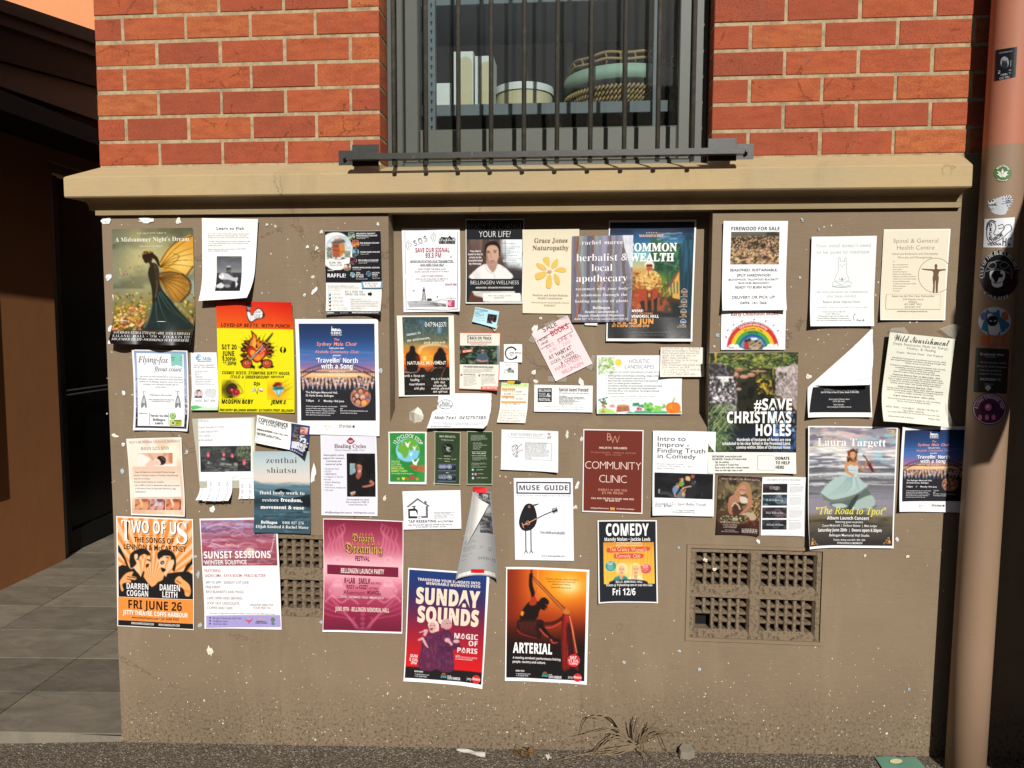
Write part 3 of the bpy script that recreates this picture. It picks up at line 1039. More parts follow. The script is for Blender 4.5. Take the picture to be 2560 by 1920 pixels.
 def X(s,x0,x1,y0,dy,n,h,c,al='l',last=.6,name='small_print'):
  """lines of print too fine to be read: word-sized rows of letter strokes"""
  for i in range(n):
   L=x1-x0 if i<n-1 else(x1-x0)*last
   L*=s.r.uniform(.82,1)if al!='j' else 1
   a={'l':x0,'j':x0,'c':(x0+x1-L)/2,'r':x1-L}[al]
   x=a
   y=y0+i*dy
   U,V,Fs=[],[],[]
   while x<a+L:
    for _ in range(s.r.randint(2,8)):
     w=h*s.r.uniform(.3,.55)
     hh=h*s.r.choice([.7,.7,.7,1,1,.75])
     if x+w>a+L:
      break
     g=w*.34
     n0=len(U)
     for px,py in((x,y),(x+g,y),(x+g,y-hh),(x,y-hh),(x+w-g*.8,y),(x+w,y),(x+w,y-hh*.8),(x+w-g*.8,y-hh*.8)):
      U.append(px)
      V.append(py)
     Fs+=[(n0,n0+1,n0+2,n0+3),(n0+4,n0+5,n0+6,n0+7)]
     if s.r.random()<.6:
      Fs.append((n0+3,n0+2,n0+6,n0+7))
     x+=w+h*.2
    x+=h*.45
   if U:
    u,v=s.uv(np.stack([U,V],1))
    s.put(name,u,v,Fs,c,s.nl+1.5)
 def pic(s,pts,step=.0021,base='888',name='printed_picture'):
  if len(pts)==4 and not isinstance(pts[0],(tuple,list,np.ndarray)):
   pts=box4(*pts)
  return Pic(s,pts,step,base,name)
 def tape(s,pts,c=None,name='tape_strip',z=.002):
  u,v=s.uv(pts)
  p=s.pos(u,v,0)
  d=s.disp(np.clip(u,0,1),np.clip(v,0,1),0)
  b=s.wq.mean(0)[1]
  ins=(u>0)&(u<1)&(v>0)&(v<1)
  p[:,1]=b-np.where(ins,d+z,np.minimum(d+z,s.z0+.003))
  m=M['tape']
  if c:
   m=M.get('tape_'+c)
   if m is None:
    m=M['tape_'+c]=simple('coloured_tape_'+c,c,.5,.3,0,.05)
  obj(name,p,[tuple(range(len(p)))],m,s.root)
 def done(s,cell=.01,outline=None):
  nx,ny=max(4,math.ceil(s.W/cell)),max(4,math.ceil(s.H/cell))
  a,b=np.meshgrid(np.linspace(0,1,nx+1),np.linspace(0,1,ny+1))
  if outline:
   l,r=outline.get('l',lambda t:0*t),outline.get('r',lambda t:0*t)
   t_,b_=outline.get('t',lambda t:0*t),outline.get('b',lambda t:0*t)
   a2=l(b)+a*(1-l(b)-r(b))
   b2=t_(a)+b*(1-t_(a)-b_(a))
   a,b=a2,b2
  if getattr(s,'rounded',False):
   a,b=Sticker.rnd(a,b)
  j,i=np.meshgrid(np.arange(ny),np.arange(nx),indexing='ij')
  o=(j*(nx+1)+i).ravel()
  fs=np.stack([o,o+nx+1,o+nx+2,o+1],1)
  P=s.pos(a.ravel(),b.ravel(),0)
  obj('paper_sheet',P,fs,s.mat,s.root,np.broadcast_to(lin(s.paper),P.shape),True)
  for nm,(vv,ff,cc)in s.layers.items():
  # blocks of print that stand apart are parts of their own
   st=np.cumsum([0]+[len(a)for a in vv])
   bx=[(a.min(0),a.max(0))for a in vv]
   grp=list(range(len(vv)))
   for i in range(len(vv)):
    for k in range(i):
     if grp[i]!=grp[k]and np.linalg.norm(np.maximum(0,np.maximum(bx[i][0]-bx[k][1],bx[k][0]-bx[i][1])))<.019:
      a,b=grp[i],grp[k]
      grp=[b if g==a else g for g in grp]
   owner=np.searchsorted(st,[f[0]for f in ff],'right')-1
   for g in sorted(set(grp)):
    ids=[i for i in range(len(vv))if grp[i]==g]
    off,n={},0
    for i in ids:
     off[i]=n-st[i]
     n+=len(vv[i])
    fs=[tuple(q+off[w]for q in f)for f,w in zip(ff,owner)if w in off]
    obj(nm,np.vstack([vv[i]for i in ids]),fs,s.mat,s.root,np.vstack([cc[i]for i in ids]))
  return s
class Pic:
 """a printed picture: a fine grid of colours on its sheet, painted in the layout's units"""
 def __init__(s,P,pts,step,base,name):
  s.P,s.q,s.name=P,np.array(pts,float),name
  s.u,s.v=P.uv(pts)
  w=np.hypot((s.u[1]-s.u[0])*P.W,(s.v[1]-s.v[0])*P.H)
  h=np.hypot((s.u[3]-s.u[0])*P.W,(s.v[3]-s.v[0])*P.H)
  s.nx,s.ny=max(3,round(w/step)),max(3,round(h/step))
  s.w,s.h=s.nx*2,s.ny*2
  s.im=np.zeros((s.h,s.w,3))+np.array(hexc(base))
  s.sc=s.w/np.linalg.norm(s.q[1]-s.q[0])
  s.r=random.Random(s.nx*31+s.ny)
  P.nl+=1
  s.lay=P.nl
  s.seed=s.nx*7+s.ny
 def px(s,pts):
  u,v=inv_bil(s.q,pts)
  return np.stack([u*s.w,v*s.h],1)
 def blend(s,m,c,sl=None):
  c=np.array(hexc(c))if isinstance(c,str)else c
  t=s.im if sl is None else s.im[sl]
  t+=(c-t)*np.clip(m,0,1)[...,None]
  return s
 def mask(s,P,pad=0):
  x0,y0=np.maximum(np.floor(P.min(0)).astype(int)-pad,0)
  x1,y1=np.minimum(np.ceil(P.max(0)).astype(int)+pad+1,(s.w,s.h))
  if x1<=x0 or y1<=y0:
   return None,None
  X,Y=np.arange(x0,x1)+.5,(np.arange(y0,y1)+.5)[:,None]
  m=np.zeros((y1-y0,x1-x0),bool)
  n=len(P)
  for i in range(n):
   (ax,ay),(bx,by)=P[i],P[(i+1)%n]
   if ay==by:
    continue
   c=(ay>Y)!=(by>Y)
   m^=c&(X<(bx-ax)*(Y-ay)/(by-ay)+ax)
  return m.astype(float),(slice(y0,y1),slice(x0,x1))
 def G(s,pts,c,sm=0,a=1.0,soft=0):
  if sm:
   pts=smooth_pts(pts,sm)
  k=int(soft*s.sc)
  m,sl=s.mask(s.px(pts),2*k)
  if m is not None:
   s.blend(blur(m,k)*a,c,sl)
  return s
 def E(s,cx,cy,rx,ry,c,a=1.0,soft=0,rot=0):
  t=np.linspace(0,2*np.pi,26)[:-1]
  x,y=rx*np.cos(t),ry*np.sin(t)
  r=math.radians(rot)
  return s.G(np.stack([cx+x*math.cos(r)-y*math.sin(r),cy+x*math.sin(r)+y*math.cos(r)],1),c,0,a,soft)
 def L(s,pts,w,c,a=1.0,sm=4,taper=None,soft=0):
  P=smooth_pts(pts,sm,False)if sm and len(pts)>2 else np.array(pts,float)
  t=np.gradient(P,axis=0)
  t/=np.maximum(np.linalg.norm(t,axis=1),1e-6)[:,None]
  nn=np.stack([-t[:,1],t[:,0]],1)
  ww=(np.full(len(P),w/2.0)if taper is None else np.linspace(w/2,taper/2,len(P)))[:,None]
  return s.G(np.vstack([P+nn*ww,(P-nn*ww)[::-1]]),c,0,a,soft)
 def V(s,*stops):
  """vertical gradient: (fraction, colour)..."""
  y=(np.arange(s.h)+.5)/s.h
  cs=np.array([hexc(c)for _,c in stops],float)
  fs=[f for f,_ in stops]
  s.im[:]=np.stack([np.interp(y,fs,cs[:,k])for k in range(3)],1)[:,None]
  return s
 def N(s,c,sy=.2,sx=.2,lo=.5,hi=.7,a=1.0,octv=4,box=None,m2=None):
  """blotches of a colour"""
  s.seed+=1
  sl=None
  h,w=s.h,s.w
  if box:
   p=s.px(box4(*box))
   x0,y0=np.clip(p.min(0),0,(s.w,s.h)).astype(int)
   x1,y1=np.clip(p.max(0),0,(s.w,s.h)).astype(int)
   sl=(slice(y0,y1),slice(x0,x1))
   h,w=y1-y0,x1-x0
  if h<2 or w<2:
   return s
  f=fbm(h,w,sy,sx,s.seed,octv)
  m=np.clip((f-lo)/(hi-lo),0,1)*a
  return s.blend(m,c,sl)
 def dots(s,n,x0,y0,x1,y1,r0,r1,cols,a=1.0,asp=1.0,bias=1.0):
  for _ in range(n):
   r=s.r.uniform(r0,r1)
   s.E(s.r.uniform(x0,x1),y0+(y1-y0)*s.r.random()**bias,r,r*asp,s.r.choice(cols),a,0,s.r.uniform(-60,60)if asp!=1 else 0)
  return s
 def end(s):
  im=s.im.reshape(s.ny,2,s.nx,2,3).mean((1,3))
  p=np.pad(im,((1,1),(1,1),(0,0)),'edge')
  c=(p[:-1,:-1]+p[1:,:-1]+p[:-1,1:]+p[1:,1:])/4
  a,b=np.meshgrid(np.linspace(0,1,s.nx+1),np.linspace(0,1,s.ny+1))
  a,b=a.ravel(),b.ravel()
  u,v=s.u,s.v
  U=u[0]*(1-a)*(1-b)+u[1]*a*(1-b)+u[2]*a*b+u[3]*(1-a)*b
  V=v[0]*(1-a)*(1-b)+v[1]*a*(1-b)+v[2]*a*b+v[3]*(1-a)*b
  j,i=np.meshgrid(np.arange(s.ny),np.arange(s.nx),indexing='ij')
  o=(j*(s.nx+1)+i).ravel()
  obj(s.name,s.P.pos(U,V,s.lay),np.stack([o,o+s.nx+1,o+s.nx+2,o+1],1),s.P.mat,s.P.root,lin(c.reshape(-1,3)),True)
  # ------------------------------------------------------------------ the notices, left to right
Wt,Bk='f4f4f2','1e1e20'
# fairy play poster
p=Poster('poster',(240,540,400),[(235,185),(1345,165),(1393,1789),(268,1759)],'dark theatre poster of a fairy with orange butterfly wings in a flower meadow',lift=dict(w=.011,b=.03),mat='gloss',z=.004)
c=p.pic(p.F(0,0,0,0,None))
c.V((0,'57573f'),(.12,'84825c'),(.3,'9b9668'),(.5,'8c8c6c'),(.66,'77753f'),(.8,'6f5f24'),(.9,'33291a'),(.93,'161314'),(1,'121112'))
c.E(560,640,380,480,'b5ac78',.75,260).E(330,420,150,260,'59625a',.6,130).E(330,900,120,260,'5d6a63',.55,120).E(1300,1000,150,180,'9aa9a4',.7,90)
c.N('4a4c3a',.3,.3,.5,.8,.5,box=(240,180,1350,1000)).E(720,520,260,240,'d9d09a',.5,160)
c.dots(420,280,1060,1380,1560,5,15,['c89a3a','d9b04a','8f7526','5c5a24','6b4a1c','b4743c','3f4420','e0c878','c65a4a'],.8,1.5)
c.dots(150,285,1220,700,1580,9,26,['e6b23c','d68a3a','e8cf8a','c9583a','d98a7c','7a6a20'],.85,.7)
c.dots(26,290,520,640,1100,6,15,['d8a23c','c4572e','e0b868','9c4a4a'],.9,.7)
c.dots(46,850,1370,1385,1575,8,30,['b8642c','c98a3c','8c2f4a','6b4a20','2c2418','3a3020'],.9,.6)
U_=[(905,640),(1000,480),(1150,345),(1345,270),(1356,620),(1350,720),(1262,822),(1130,800),(945,755)]
c.G(U_,'d79a34',4).E(1200,630,150,150,'f6df86',.8,80).E(1080,560,110,90,'e8b650',.8,60)
for q in[(1340,285),(1345,435),(1352,520),(1352,605),(1345,700),(1262,815)]:
 c.L([(895,705),((895+q[0])/2-20,(690+q[1])/2-26),q],9,'4c3512',.85,4,5)
c.L([(1080,520),(1160,545),(1120,620),(960,740)],8,'4c3512',.8)
c.L([(905,640),(1000,480),(1150,345),(1345,272)],14,'5a3d12',.9).L([(1356,690),(1262,822)],22,'3a3530',.8)
D_=[(890,790),(1050,768),(1200,800),(1290,872),(1322,960),(1300,1060),(1255,1110),(1180,1192),(1080,1172),(985,1030),(900,900)]
c.G(D_,'9a671f',4).E(1090,990,120,150,'d09a44',.75,70).E(1000,830,110,60,'5b4526',.6,40)
for q in[(1200,800),(1295,872),(1320,960),(1300,1060),(1250,1115),(1175,1185),(1080,1170),(985,1030)]:
 c.L([(890,855),((890+q[0])/2+14,(850+q[1])/2-14),q],7,'3c2a10',.85,4,4)
c.L(D_[2:8],26,'3a3226',.85).L(D_[7:10],16,'5b6a66',.8).L(D_[0:3],12,'33301f',.9)
c.dots(40,1190,1100,1330,900,3,7,['cdb98a','a38a5c'],.8)
c.G([(780,660),(840,655),(885,750),(895,900),(930,1010),(1060,1170),(1170,1310),(1330,1470),(1385,1560),(690,1570),(745,1420),(790,1230),(785,1000),(735,790)],'1f2b28',4)
c.G([(735,780),(785,655),(845,655),(888,750),(880,880),(860,1150),(805,1160),(780,960)],'2b261a',3)
for i,q in enumerate([(880,1050,1150,1390),(865,1090,1040,1500),(840,1180,920,1540),(800,1200,740,1540),(905,1040,1300,1480)]):
 c.L([(q[0],q[1]),((q[0]+q[2])/2-18,(q[1]+q[3])/2+30),(q[2],q[3])],16,'456660',.75,5,3,3)
c.L([(1100,1200),(1220,1300),(1370,1460)],40,'b7b08c',.55,4,10,14).L([(700,1540),(760,1380),(790,1250)],34,'9aa07a',.5,4,6,10)
c.L([(838,700),(860,830),(866,960),(832,1130)],50,'3d321f',1,4,30).L([(848,880),(862,980),(836,1120)],14,'6a5a3c',.7)
c.E(722,560,62,76,'221a12').G([(660,520),(655,575),(682,610),(680,630),(712,655),(742,640),(770,660),(800,590)],'2a1f14').E(735,530,80,52,'2b1d10').L([(780,540),(850,590),(890,690)],70,'2f2012',1,4,26)
c.L([(760,620),(790,690)],46,'3a2c1c')
c.dots(12,655,488,800,530,7,13,['8a6a3a','b48a54','5c4022']).E(745,482,50,12,'d7b464',.8,8)
c.L([(820,640),(840,720)],5,'b9a878',.6)
c.G([(266,1700),(330,1768),(266,1764)],'ffffff').end()
p.T("SHAKESPEARE'S",585,985,250,22,'e6dfc4','R',-.012,sp=.22)
p.T("A Midsummer Night's Dream",280,1300,352,62,'f7f3e4','R',-.008)
p.T('directed by Lisa Rogers',628,942,428,28,'e9e2c8','R',-.012)
p.T('SATURDAYS 13TH & 27TH JUNE \u2022 4TH, 11TH & 18TH JULY',318,1360,1631,34,'e8e6e0','R',-.012)
p.T('KALANG HALL \u2022 7PM \u2022 TICKETS $25',318,1358,1677,32,'e8e6e0','R',-.012,sp=.25)
p.T('KIDS (UNDER 12) $10 \u2022 FOR BOOKINGS TEXT 0458 928 993',318,1356,1722,34,'e8e6e0','R',-.012,it=.12)
p.done()
# fishing lessons
p=Poster('notice',(240,540,400),[(1487,35),(2267,50),(2190,1136),(1500,1178)],'white sheet about fishing lessons with a grey photo of a boy holding a fish','notice',lift=dict(b=.03,br=.02,tr=.004),mat='crumpled',z=.012)
p.T('Learn to Fish',1700,2062,195,38,'34343a','s',.014)
p.TB(["Hi, I'm Leo, a 13 year old boy who is super passionate about",'fishing and would love to teach younger kids. I have been','fishing since I was 4 years old and know the most area well.','','I can offer a fishing experience of 2 hours at Mylestom for $20','for one child (small groups of 2 or 3 for $15 each) and will','supply rods and bait.','','Please contact me if you are interested on 0466 047494','(Mum) or 0400001445 (Jude)'],1578,2150,257,26.2,15,'6b6b70',al='l')
c=p.pic((1697,558,2040,1040))
c.V((0,'4e5055'),(.3,'6b6d72'),(.46,'85878b'),(.5,'3a3b3f'),(.62,'2b2c30'),(1,'1d1e21'))
c.N('77797e',.3,.4,.4,.8,.5,box=(1697,558,2040,780)).L([(1700,800),(2036,790)],10,'25262a')
c.E(1862,742,32,36,'2c2a2c').E(1862,700,30,12,'b9b9bd').E(1866,755,22,22,'625c5a').G([(1800,800),(1850,775),(1900,785),(1930,860),(1900,950),(1800,950)],'4c4c50',3)
c.G([(1727,840),(1760,790),(1850,800),(1930,850),(1990,850),(1985,905),(1930,900),(1850,880),(1770,880)],'bfbfc2',4).E(1765,835,36,34,'e9e9ea').E(1755,820,7,7,'222')
c.G([(1700,960),(1770,920),(1820,960),(1800,1000),(1710,995)],'d2d2d4').G([(1960,890),(2000,940),(1975,1000)],'e3e3e4').E(1860,970,44,24,'8b8b8f').L([(1760,1000),(1760,1036)],5,'c4c4c4').end()
p.done()
# raffle
p=Poster('poster',(640,540,400),[(955,208),(1738,208),(1758,1370),(985,1365)],'black and white raffle poster with a wooden beehive in a round picture',lift=dict(br=.03,r=.006,bl=.008),mat='gloss')
p.F(0,.003,0,.385,'212126')
p.F(0,.955,0,0,'212126')
c=p.pic((966,230,1350,745))
c.im[:]=np.array(hexc('212126'))
c.E(1125,490,226,262,'f4f2ee').E(1085,475,226,246,'f4f2ee').E(1153,440,176,170,'7f9fae').E(1153,440,170,164,'d9dfe0')
c.N('a9c2cf',.3,.4,.4,.7,.7,box=(990,280,1320,460)).dots(160,985,430,1060,590,3,9,['4a5648','6a7562','8b9086']).dots(120,1235,480,1310,570,3,9,['5c6a48','7d8660','9aa088'])
c.G([(1058,375),(1160,380),(1172,570),(1068,565)],'a9583a').G([(1160,380),(1232,370),(1240,500),(1172,575)],'cf8748').G([(1040,378),(1100,330),(1215,325),(1252,362),(1160,384)],'536068').G([(1090,345),(1092,318),(1190,308),(1194,335)],'c97b42')
c.L([(1062,470),(1170,480)],10,'7f3c26').L([(1170,500),(1240,490)],12,'9d5a30').G([(1080,400),(1145,402),(1146,432),(1082,430)],'6c4a3c').L([(1195,400),(1200,560)],4,'a3612f').L([(1220,390),(1225,500)],4,'a3612f')
c.dots(30,1080,568,1250,596,4,8,['3c3c34','222','d8d8d0']).end()
for cx,cy,a,b in[(1330,275,'6b7a58','c2c7ae'),(1388,383,'c9502c','e2a03c'),(1384,505,'86b0cc','3b4a40'),(1355,617,'3a2428','9c3a44'),(1275,707,'d8cdbc','a8683c'),(1348,813,'c6dbe2','3d5f70'),(1570,800,'5f8aa0','33454f')]:
 r=50 if cx not in(1348,1570)else 36
 p.E(cx,cy,r,r+1,'8fb3c4')
 c=p.pic((cx-r+6,cy-r+6,cx+r-6,cy+r-6),.0016,a)
 c.N(b,.4,.4,.45,.6,.9).N('222',.3,.3,.6,.75,.7)
 c.end()
p.TB(['MID NORTH PROPERTY','MAINTENANCE VOUCHER'],1400,1692,258,28,19,Wt,'s',.03,'l')
for t,a,b,y in[('Bayne Holdings Landscaping',1404,1570,304),('Valued at $350',1404,1520,320),('Valued at $216',1458,1580,410),('Valued at $100',1454,1568,534),('Yoga, Pilates, Massage, Recovery, Sauna, Plunge',1430,1700,638),('Valued at $100',1430,1546,658),('Valued at $100',1350,1464,747),('Estimated value $50',1398,1555,876),('Hula Hoop',1620,1696,846),('Valued at $45',1620,1728,868)]:
 p.T(t,a,b,y,14,'d8d8d8')
for t,a,b,y in[('BIG BANANA VOUCHER',1456,1718,386),('THORA STORE VOUCHER',1454,1726,510),('BELLO WELLO VOUCHER',1430,1708,622),('KOMBU WHOLEFOODS VOUCHER',1350,1724,724)]:
 p.T(t,a,b,y,19,Wt,'s',.03)
p.TB(['TWO','BOTTLES','OF WINE'],1398,1500,795,27,18,Wt,'s',.03,'l')
p.TB(['HOLISTIC','HOOPS'],1620,1724,795,28,18,Wt,'s',.03,'l')
p.T('FLOW HIVE',1028,1196,654,25,'555',sp=.1)
p.T('Valued at $1350',1030,1204,684,18,'666')
p.T('OzGREEN',1006,1092,760,17,Wt,'s',.02)
p.T('RAFFLE!',1004,1256,848,50,'ffffff','s',.03)
p.Q([(1468,908),(1762,903),(1764,1000),(1475,1000)],'74a6bb')
p.Q([(1492,916),(1745,912),(1736,988),(1506,988)],'f4f4f2')
p.T('$5 PER TICKET',1520,1700,946,19,'333',sp=.1)
p.T('3 FOR $10',1552,1674,976,19,'333',sp=.1)
p.TB(['All proceeds support OzGREEN\'s work creating','connected, regenerative and resilient regional communities.'],1002,1446,966,22,13,'777',al='l')
p.T('We work across five areas:',1002,1184,1022,12,'888')
p.T('BUY A TICKET AND',1246,1494,1050,21,'444',sp=.1)
p.T('SUPPORT OUR WORK!',1246,1530,1088,21,'444',sp=.1)
p.G([(1558,1060),(1592,1060),(1592,1042),(1620,1072),(1592,1104),(1592,1086),(1558,1086)],'222')
for i,(t,col,b)in enumerate([('YOUTH LEADS','7fb8b4',1180),('CITIZEN SCIENCE','3f7fae',1218),('PLANTING TREES','5c6d48',1218),('REDUCING WASTE','c2643a',1232),('CULTIVATING WELLBEING','d2b04a',1282)]):
 y=1070+i*49.5
 p.E(1032+i*2.4,y,18,19,col)
 p.E(1032+i*2.4,y,11,12,'f0efea')
 p.T(t,1064+i*4,b,y+8,16,'999' if i!=2 else '777',sp=.1)
p.TB(['Programs we deliver:','  \u2022 STEM Conference for Regional Girls','  \u2022 Marine Studies / Citizen Science Mentoring Program','  \u2022 Bellinger Riverwatch Water Quality Program','  \u2022 Landcare Bridge Composting Tree Planting Project','  \u2022 Youth Leading the World','  \u2022 Walks for Wellness'],1318,1720,1140,24.6,14,'777',al='l')
p.T('OzGREEN',1018,1100,1346,16,Wt,'s',.02)
p.T('Buy tickets at',1190,1296,1345,14,'ddd')
p.T('WWW.OZGREEN.ORG/RAFFLETICKET',1344,1742,1346,19,'ffffff','s',.03)
p.done()
# save our signal
p=Poster('notice',(980,540,400),[(138,175),(940,170),(952,1320),(165,1330)],'white radio notice with dark red lettering and a transmitter mast drawing','notice','f3f4f6',Y=2.775,lift=dict(br=.02),mat='crumpled')
for a,b in[((182,215),(200,1288)),((912,215),(918,1282))]:
 p.Ln([a,b],5,'3a3a44')
p.Ln([(200,1295),(922,1284)],5,'3a3a44')
p.T('S.O.S',315,510,378,74,'55555c','s',.02,rot=23)
p.T('S.O.S',325,502,372,56,'f3f4f6','s',-.012,rot=23,lay=p.nl+3)
for i,r in enumerate([18,40,66,92]):
 p.Ln([(292-r*math.cos(t),398+r*.9*math.sin(t)+i*2)for t in np.linspace(-.9,.9,9)],5,'6a6a70')
 p.Ln([(518+r*math.cos(t),298-r*.9*math.sin(t)-i*2)for t in np.linspace(-.9,.9,9)],5,'6a6a70')
p.G([(650,335),(690,290),(780,300),(800,270),(830,300),(880,300),(878,385),(655,385)],'2b2b30')
p.T('2tripleB',655,875,350,50,'f2f2f2','c')
p.T('93.3 - 2bbb.net.au / 107.3',662,868,379,11,'ddd')
p.T('SAVE OUR SIGNAL',330,800,500,60,'a8304a','s',.03)
p.T('93.3 FM',470,686,574,60,'a8304a','s',.03)
p.T("WE'RE RELOCATING OUR TRANSMITTER",258,848,638,28,'44444c','s',.01)
p.Ln([(258,640),(860,640)],4,'44444c')
p.T('AND NEED YOUR HELP',398,722,686,28,'44444c','s',.01)
p.Ln([(398,690),(722,690)],4,'44444c')
p.T('HOW TO KEEP THE SIGNAL ALIVE',370,748,743,22,'777','s',.005)
p.T('BECOME A SUBSCRIBER OR DONATE VIA THE WEBSITE',322,796,776,17,'77777c')
p.T('HOW TO KEEP LISTENING',412,710,840,24,'a8405a')
p.T('LISTEN ON 107.3 FM BELLINGEN, VIA 2BBB.NET.AU,',330,790,876,17,'666')
p.T('OR THE COMMUNITY RADIO PLUS APP',404,728,904,17,'666')
p.T('DONATE HERE',740,898,958,28,'a8304a','s',.015)
p.T('OR VIA',802,850,1122,10,'777')
p.T('WWW.2BBB.NET.AU',756,892,1146,14,'555')
c=p.pic((775,1163,876,1258),.0016,'b4365c')
c.E(818,1210,38,34,'f0d8de').E(826,1210,30,26,'b4365c').E(824,1211,20,17,'f0d8de').E(832,1212,14,12,'b4365c').end()
for x in(420,480):
 p.Ln([(x,1170),(447+(x-450)*.15,980)],5,'444')
for i in range(9):
 y=1000+i*18
 w=5+i*3
 p.Ln([(447-w,y),(447+w+2,y+16)],3,'555')
 p.Ln([(447+w,y),(447-w-2,y+16)],3,'555')
p.G([(428,1030),(468,1030),(462,1016),(434,1016)],'444')
p.G([(495,1140),(555,1140),(560,1166),(495,1166)],'4c3038')
for i in range(8):
 p.Ln([(218+i*4,1188+i*9),(360,1184+i*9),(560+i*10,1190+i*8),(760,1210+i*4+(i%3)*6)],3.5,'555',sm=4)
p.Ln([(216,1186),(330,1180),(450,1166),(600,1176),(700,1150),(770,1168)],4,'555',sm=4)
for x,y in[(300,1026),(625,1112),(812,562)]:
 p.G([(x,y),(x+14,y-8),(x+22,y),(x+10,y+8)],'333')
p.done()
# wellness portrait
p=Poster('poster',(980,540,400),[(1022,45),(1830,40),(1805,1210),(1025,1210)],'dark therapy poster with a portrait of a man in a white shirt',paper='f0f0ee',Y=2.775)
p.F(.012,.014,.012,.014,'1c1f22')
c=p.pic((1040,325,1802,868))
c.V((0,'6a5450'),(.5,'5a4440'),(1,'3a302c'))
c.N('4a3830',.9,.12,.4,.6,.8).G([(1520,325),(1802,325),(1802,740),(1600,700),(1520,500)],'dfe7ea',0,1,30).N('f4f7f8',.3,.3,.3,.6,.8,box=(1540,330,1790,640)).G([(1560,340),(1576,340),(1582,690),(1566,690)],'7a8486',0,.7).E(1700,800,110,90,'343638',.8,40).L([(1240,325),(1220,600)],30,'8a6a5c',.6,0,30,12)
c.G([(1100,868),(1140,760),(1290,660),(1420,700),(1470,660),(1600,740),(1650,868)],'e9e6e4',4).L([(1290,665),(1330,760),(1400,790)],12,'c8c2be',.8).L([(1415,790),(1425,866)],6,'a8a29e').E(1180,820,50,60,'d2cdca',.6,20)
c.G([(1310,600),(1450,600),(1455,690),(1400,780),(1330,700)],'b08a78',3)
c.G([(1300,440),(1330,370),(1400,350),(1470,380),(1495,470),(1480,570),(1440,650),(1390,680),(1340,650),(1305,560)],'c9a18c',4).G([(1300,560),(1290,470),(1300,420),(1350,640),(1390,680),(1330,640)],'8a6450',3,.7,10)
c.G([(1290,560),(1282,460),(1310,380),(1390,345),(1460,365),(1502,440),(1500,530),(1482,560),(1480,470),(1440,410),(1360,405),(1312,450),(1300,560)],'1b1614',3)
c.L([(1315,490),(1355,485)],9,'2e2018').L([(1405,480),(1455,480)],9,'2e2018').E(1338,505,16,7,'3b2a22').E(1428,500,16,7,'3b2a22').L([(1375,500),(1362,565),(1385,575)],7,'8f6a58').L([(1360,625),(1415,612)],8,'8c4f48').E(1395,640,40,30,'6f5044',.35,12)
c.end()
p.TB(["'You don't",'need to be in','crisis to be','transformed',"by therapy'"],1056,1256,498,43,26,'f6f0ee','s',.02)
p.TB(['For anyone ready to:','','\u2022 Overcome stress & anxiety','\u2022 Build self-doubt &','   overthinking','\u2022 Build healthy boundaries &','   relationships','\u2022 Feel more grounded &','   in control','\u2022 Regulate your nervous system','   & heal complex trauma','\u2022 Liberate yourself from','   addictions & coping strategies','\u2022 Work through anger, grief','   & loss'],1524,1796,386,23.4,13,'55585c',al='l')
p.T('READY TO CHANGE',1058,1798,182,78,'8a8a8c','s',-.02)
p.T('YOUR LIFE?',1210,1640,292,84,'f4f4f4','s',-.015)
p.T('BELLINGEN WELLNESS',1088,1758,944,52,'f4f4f4','s',-.018)
p.T('ADRIAN GRUS - INTEGRATIVE PSYCHOTHERAPIST',1158,1684,1000,20,'efe9d8','s',.02)
c=p.pic((1040,1040,1790,1192),.0026,'d8d4d2')
c.N('b8b2ae',.4,.2,.4,.7,.7).G([(1040,1040),(1110,1040),(1150,1100),(1260,1130),(1270,1192),(1040,1192)],'5b3428',3).G([(1040,1040),(1095,1040),(1060,1192),(1040,1192)],'1c1f22').G([(1700,1040),(1790,1040),(1790,1080),(1710,1080)],'1c1f22').end()
p.R(1265,1066,1775,1176,'efece4')
p.T('FREE 15 MIN CONSULTATION',1328,1652,1112,20,'777')
p.T('BOOK NOW',1422,1556,1142,20,'444','s',.01)
p.done()
# naturopathy
p=Poster('notice',(1300,540,400),[(38,195),(820,185),(810,1355),(38,1342)],'cream naturopathy sheet with a yellow flower of separate petals','notice','e9dfc4',Y=2.775,lift=dict(t=.008))
for pts in([(315,590),(350,567),(405,575),(412,690),(400,702),(330,640)],[(430,690),(460,630),(510,592),(530,605),(520,690),(450,728)],[(485,740),(560,708),(630,722),(640,760),(600,782),(500,765)],[(225,665),(250,650),(330,680),(372,735),(330,750),(260,720)],[(208,830),(230,790),(340,765),(376,795),(330,850),(240,884)],[(372,850),(400,815),(436,825),(444,940),(425,995),(385,998),(360,960)],[(470,810),(495,797),(540,850),(558,910),(540,950),(500,930),(478,870)]):
 p.G(pts,'e3bf62',sm=4)
p.E(410,768,30,22,'d0a283')
p.T('Grace Jones',202,658,368,62,'967a5c','R')
p.T('Naturopathy',178,676,468,62,'967a5c','R')
p.T('Nutrition and Herbal Medicine',174,664,1105,26,'9b876c','R',-.012)
p.T('Health Consultations',248,590,1146,26,'9b876c','R',-.012)
p.T('www.gracejonesnaturopathy.com.au',156,680,1202,20,'a8977c','R',-.014)
p.T('0458646267',334,498,1245,22,'a8977c','R',-.014)
p.done()
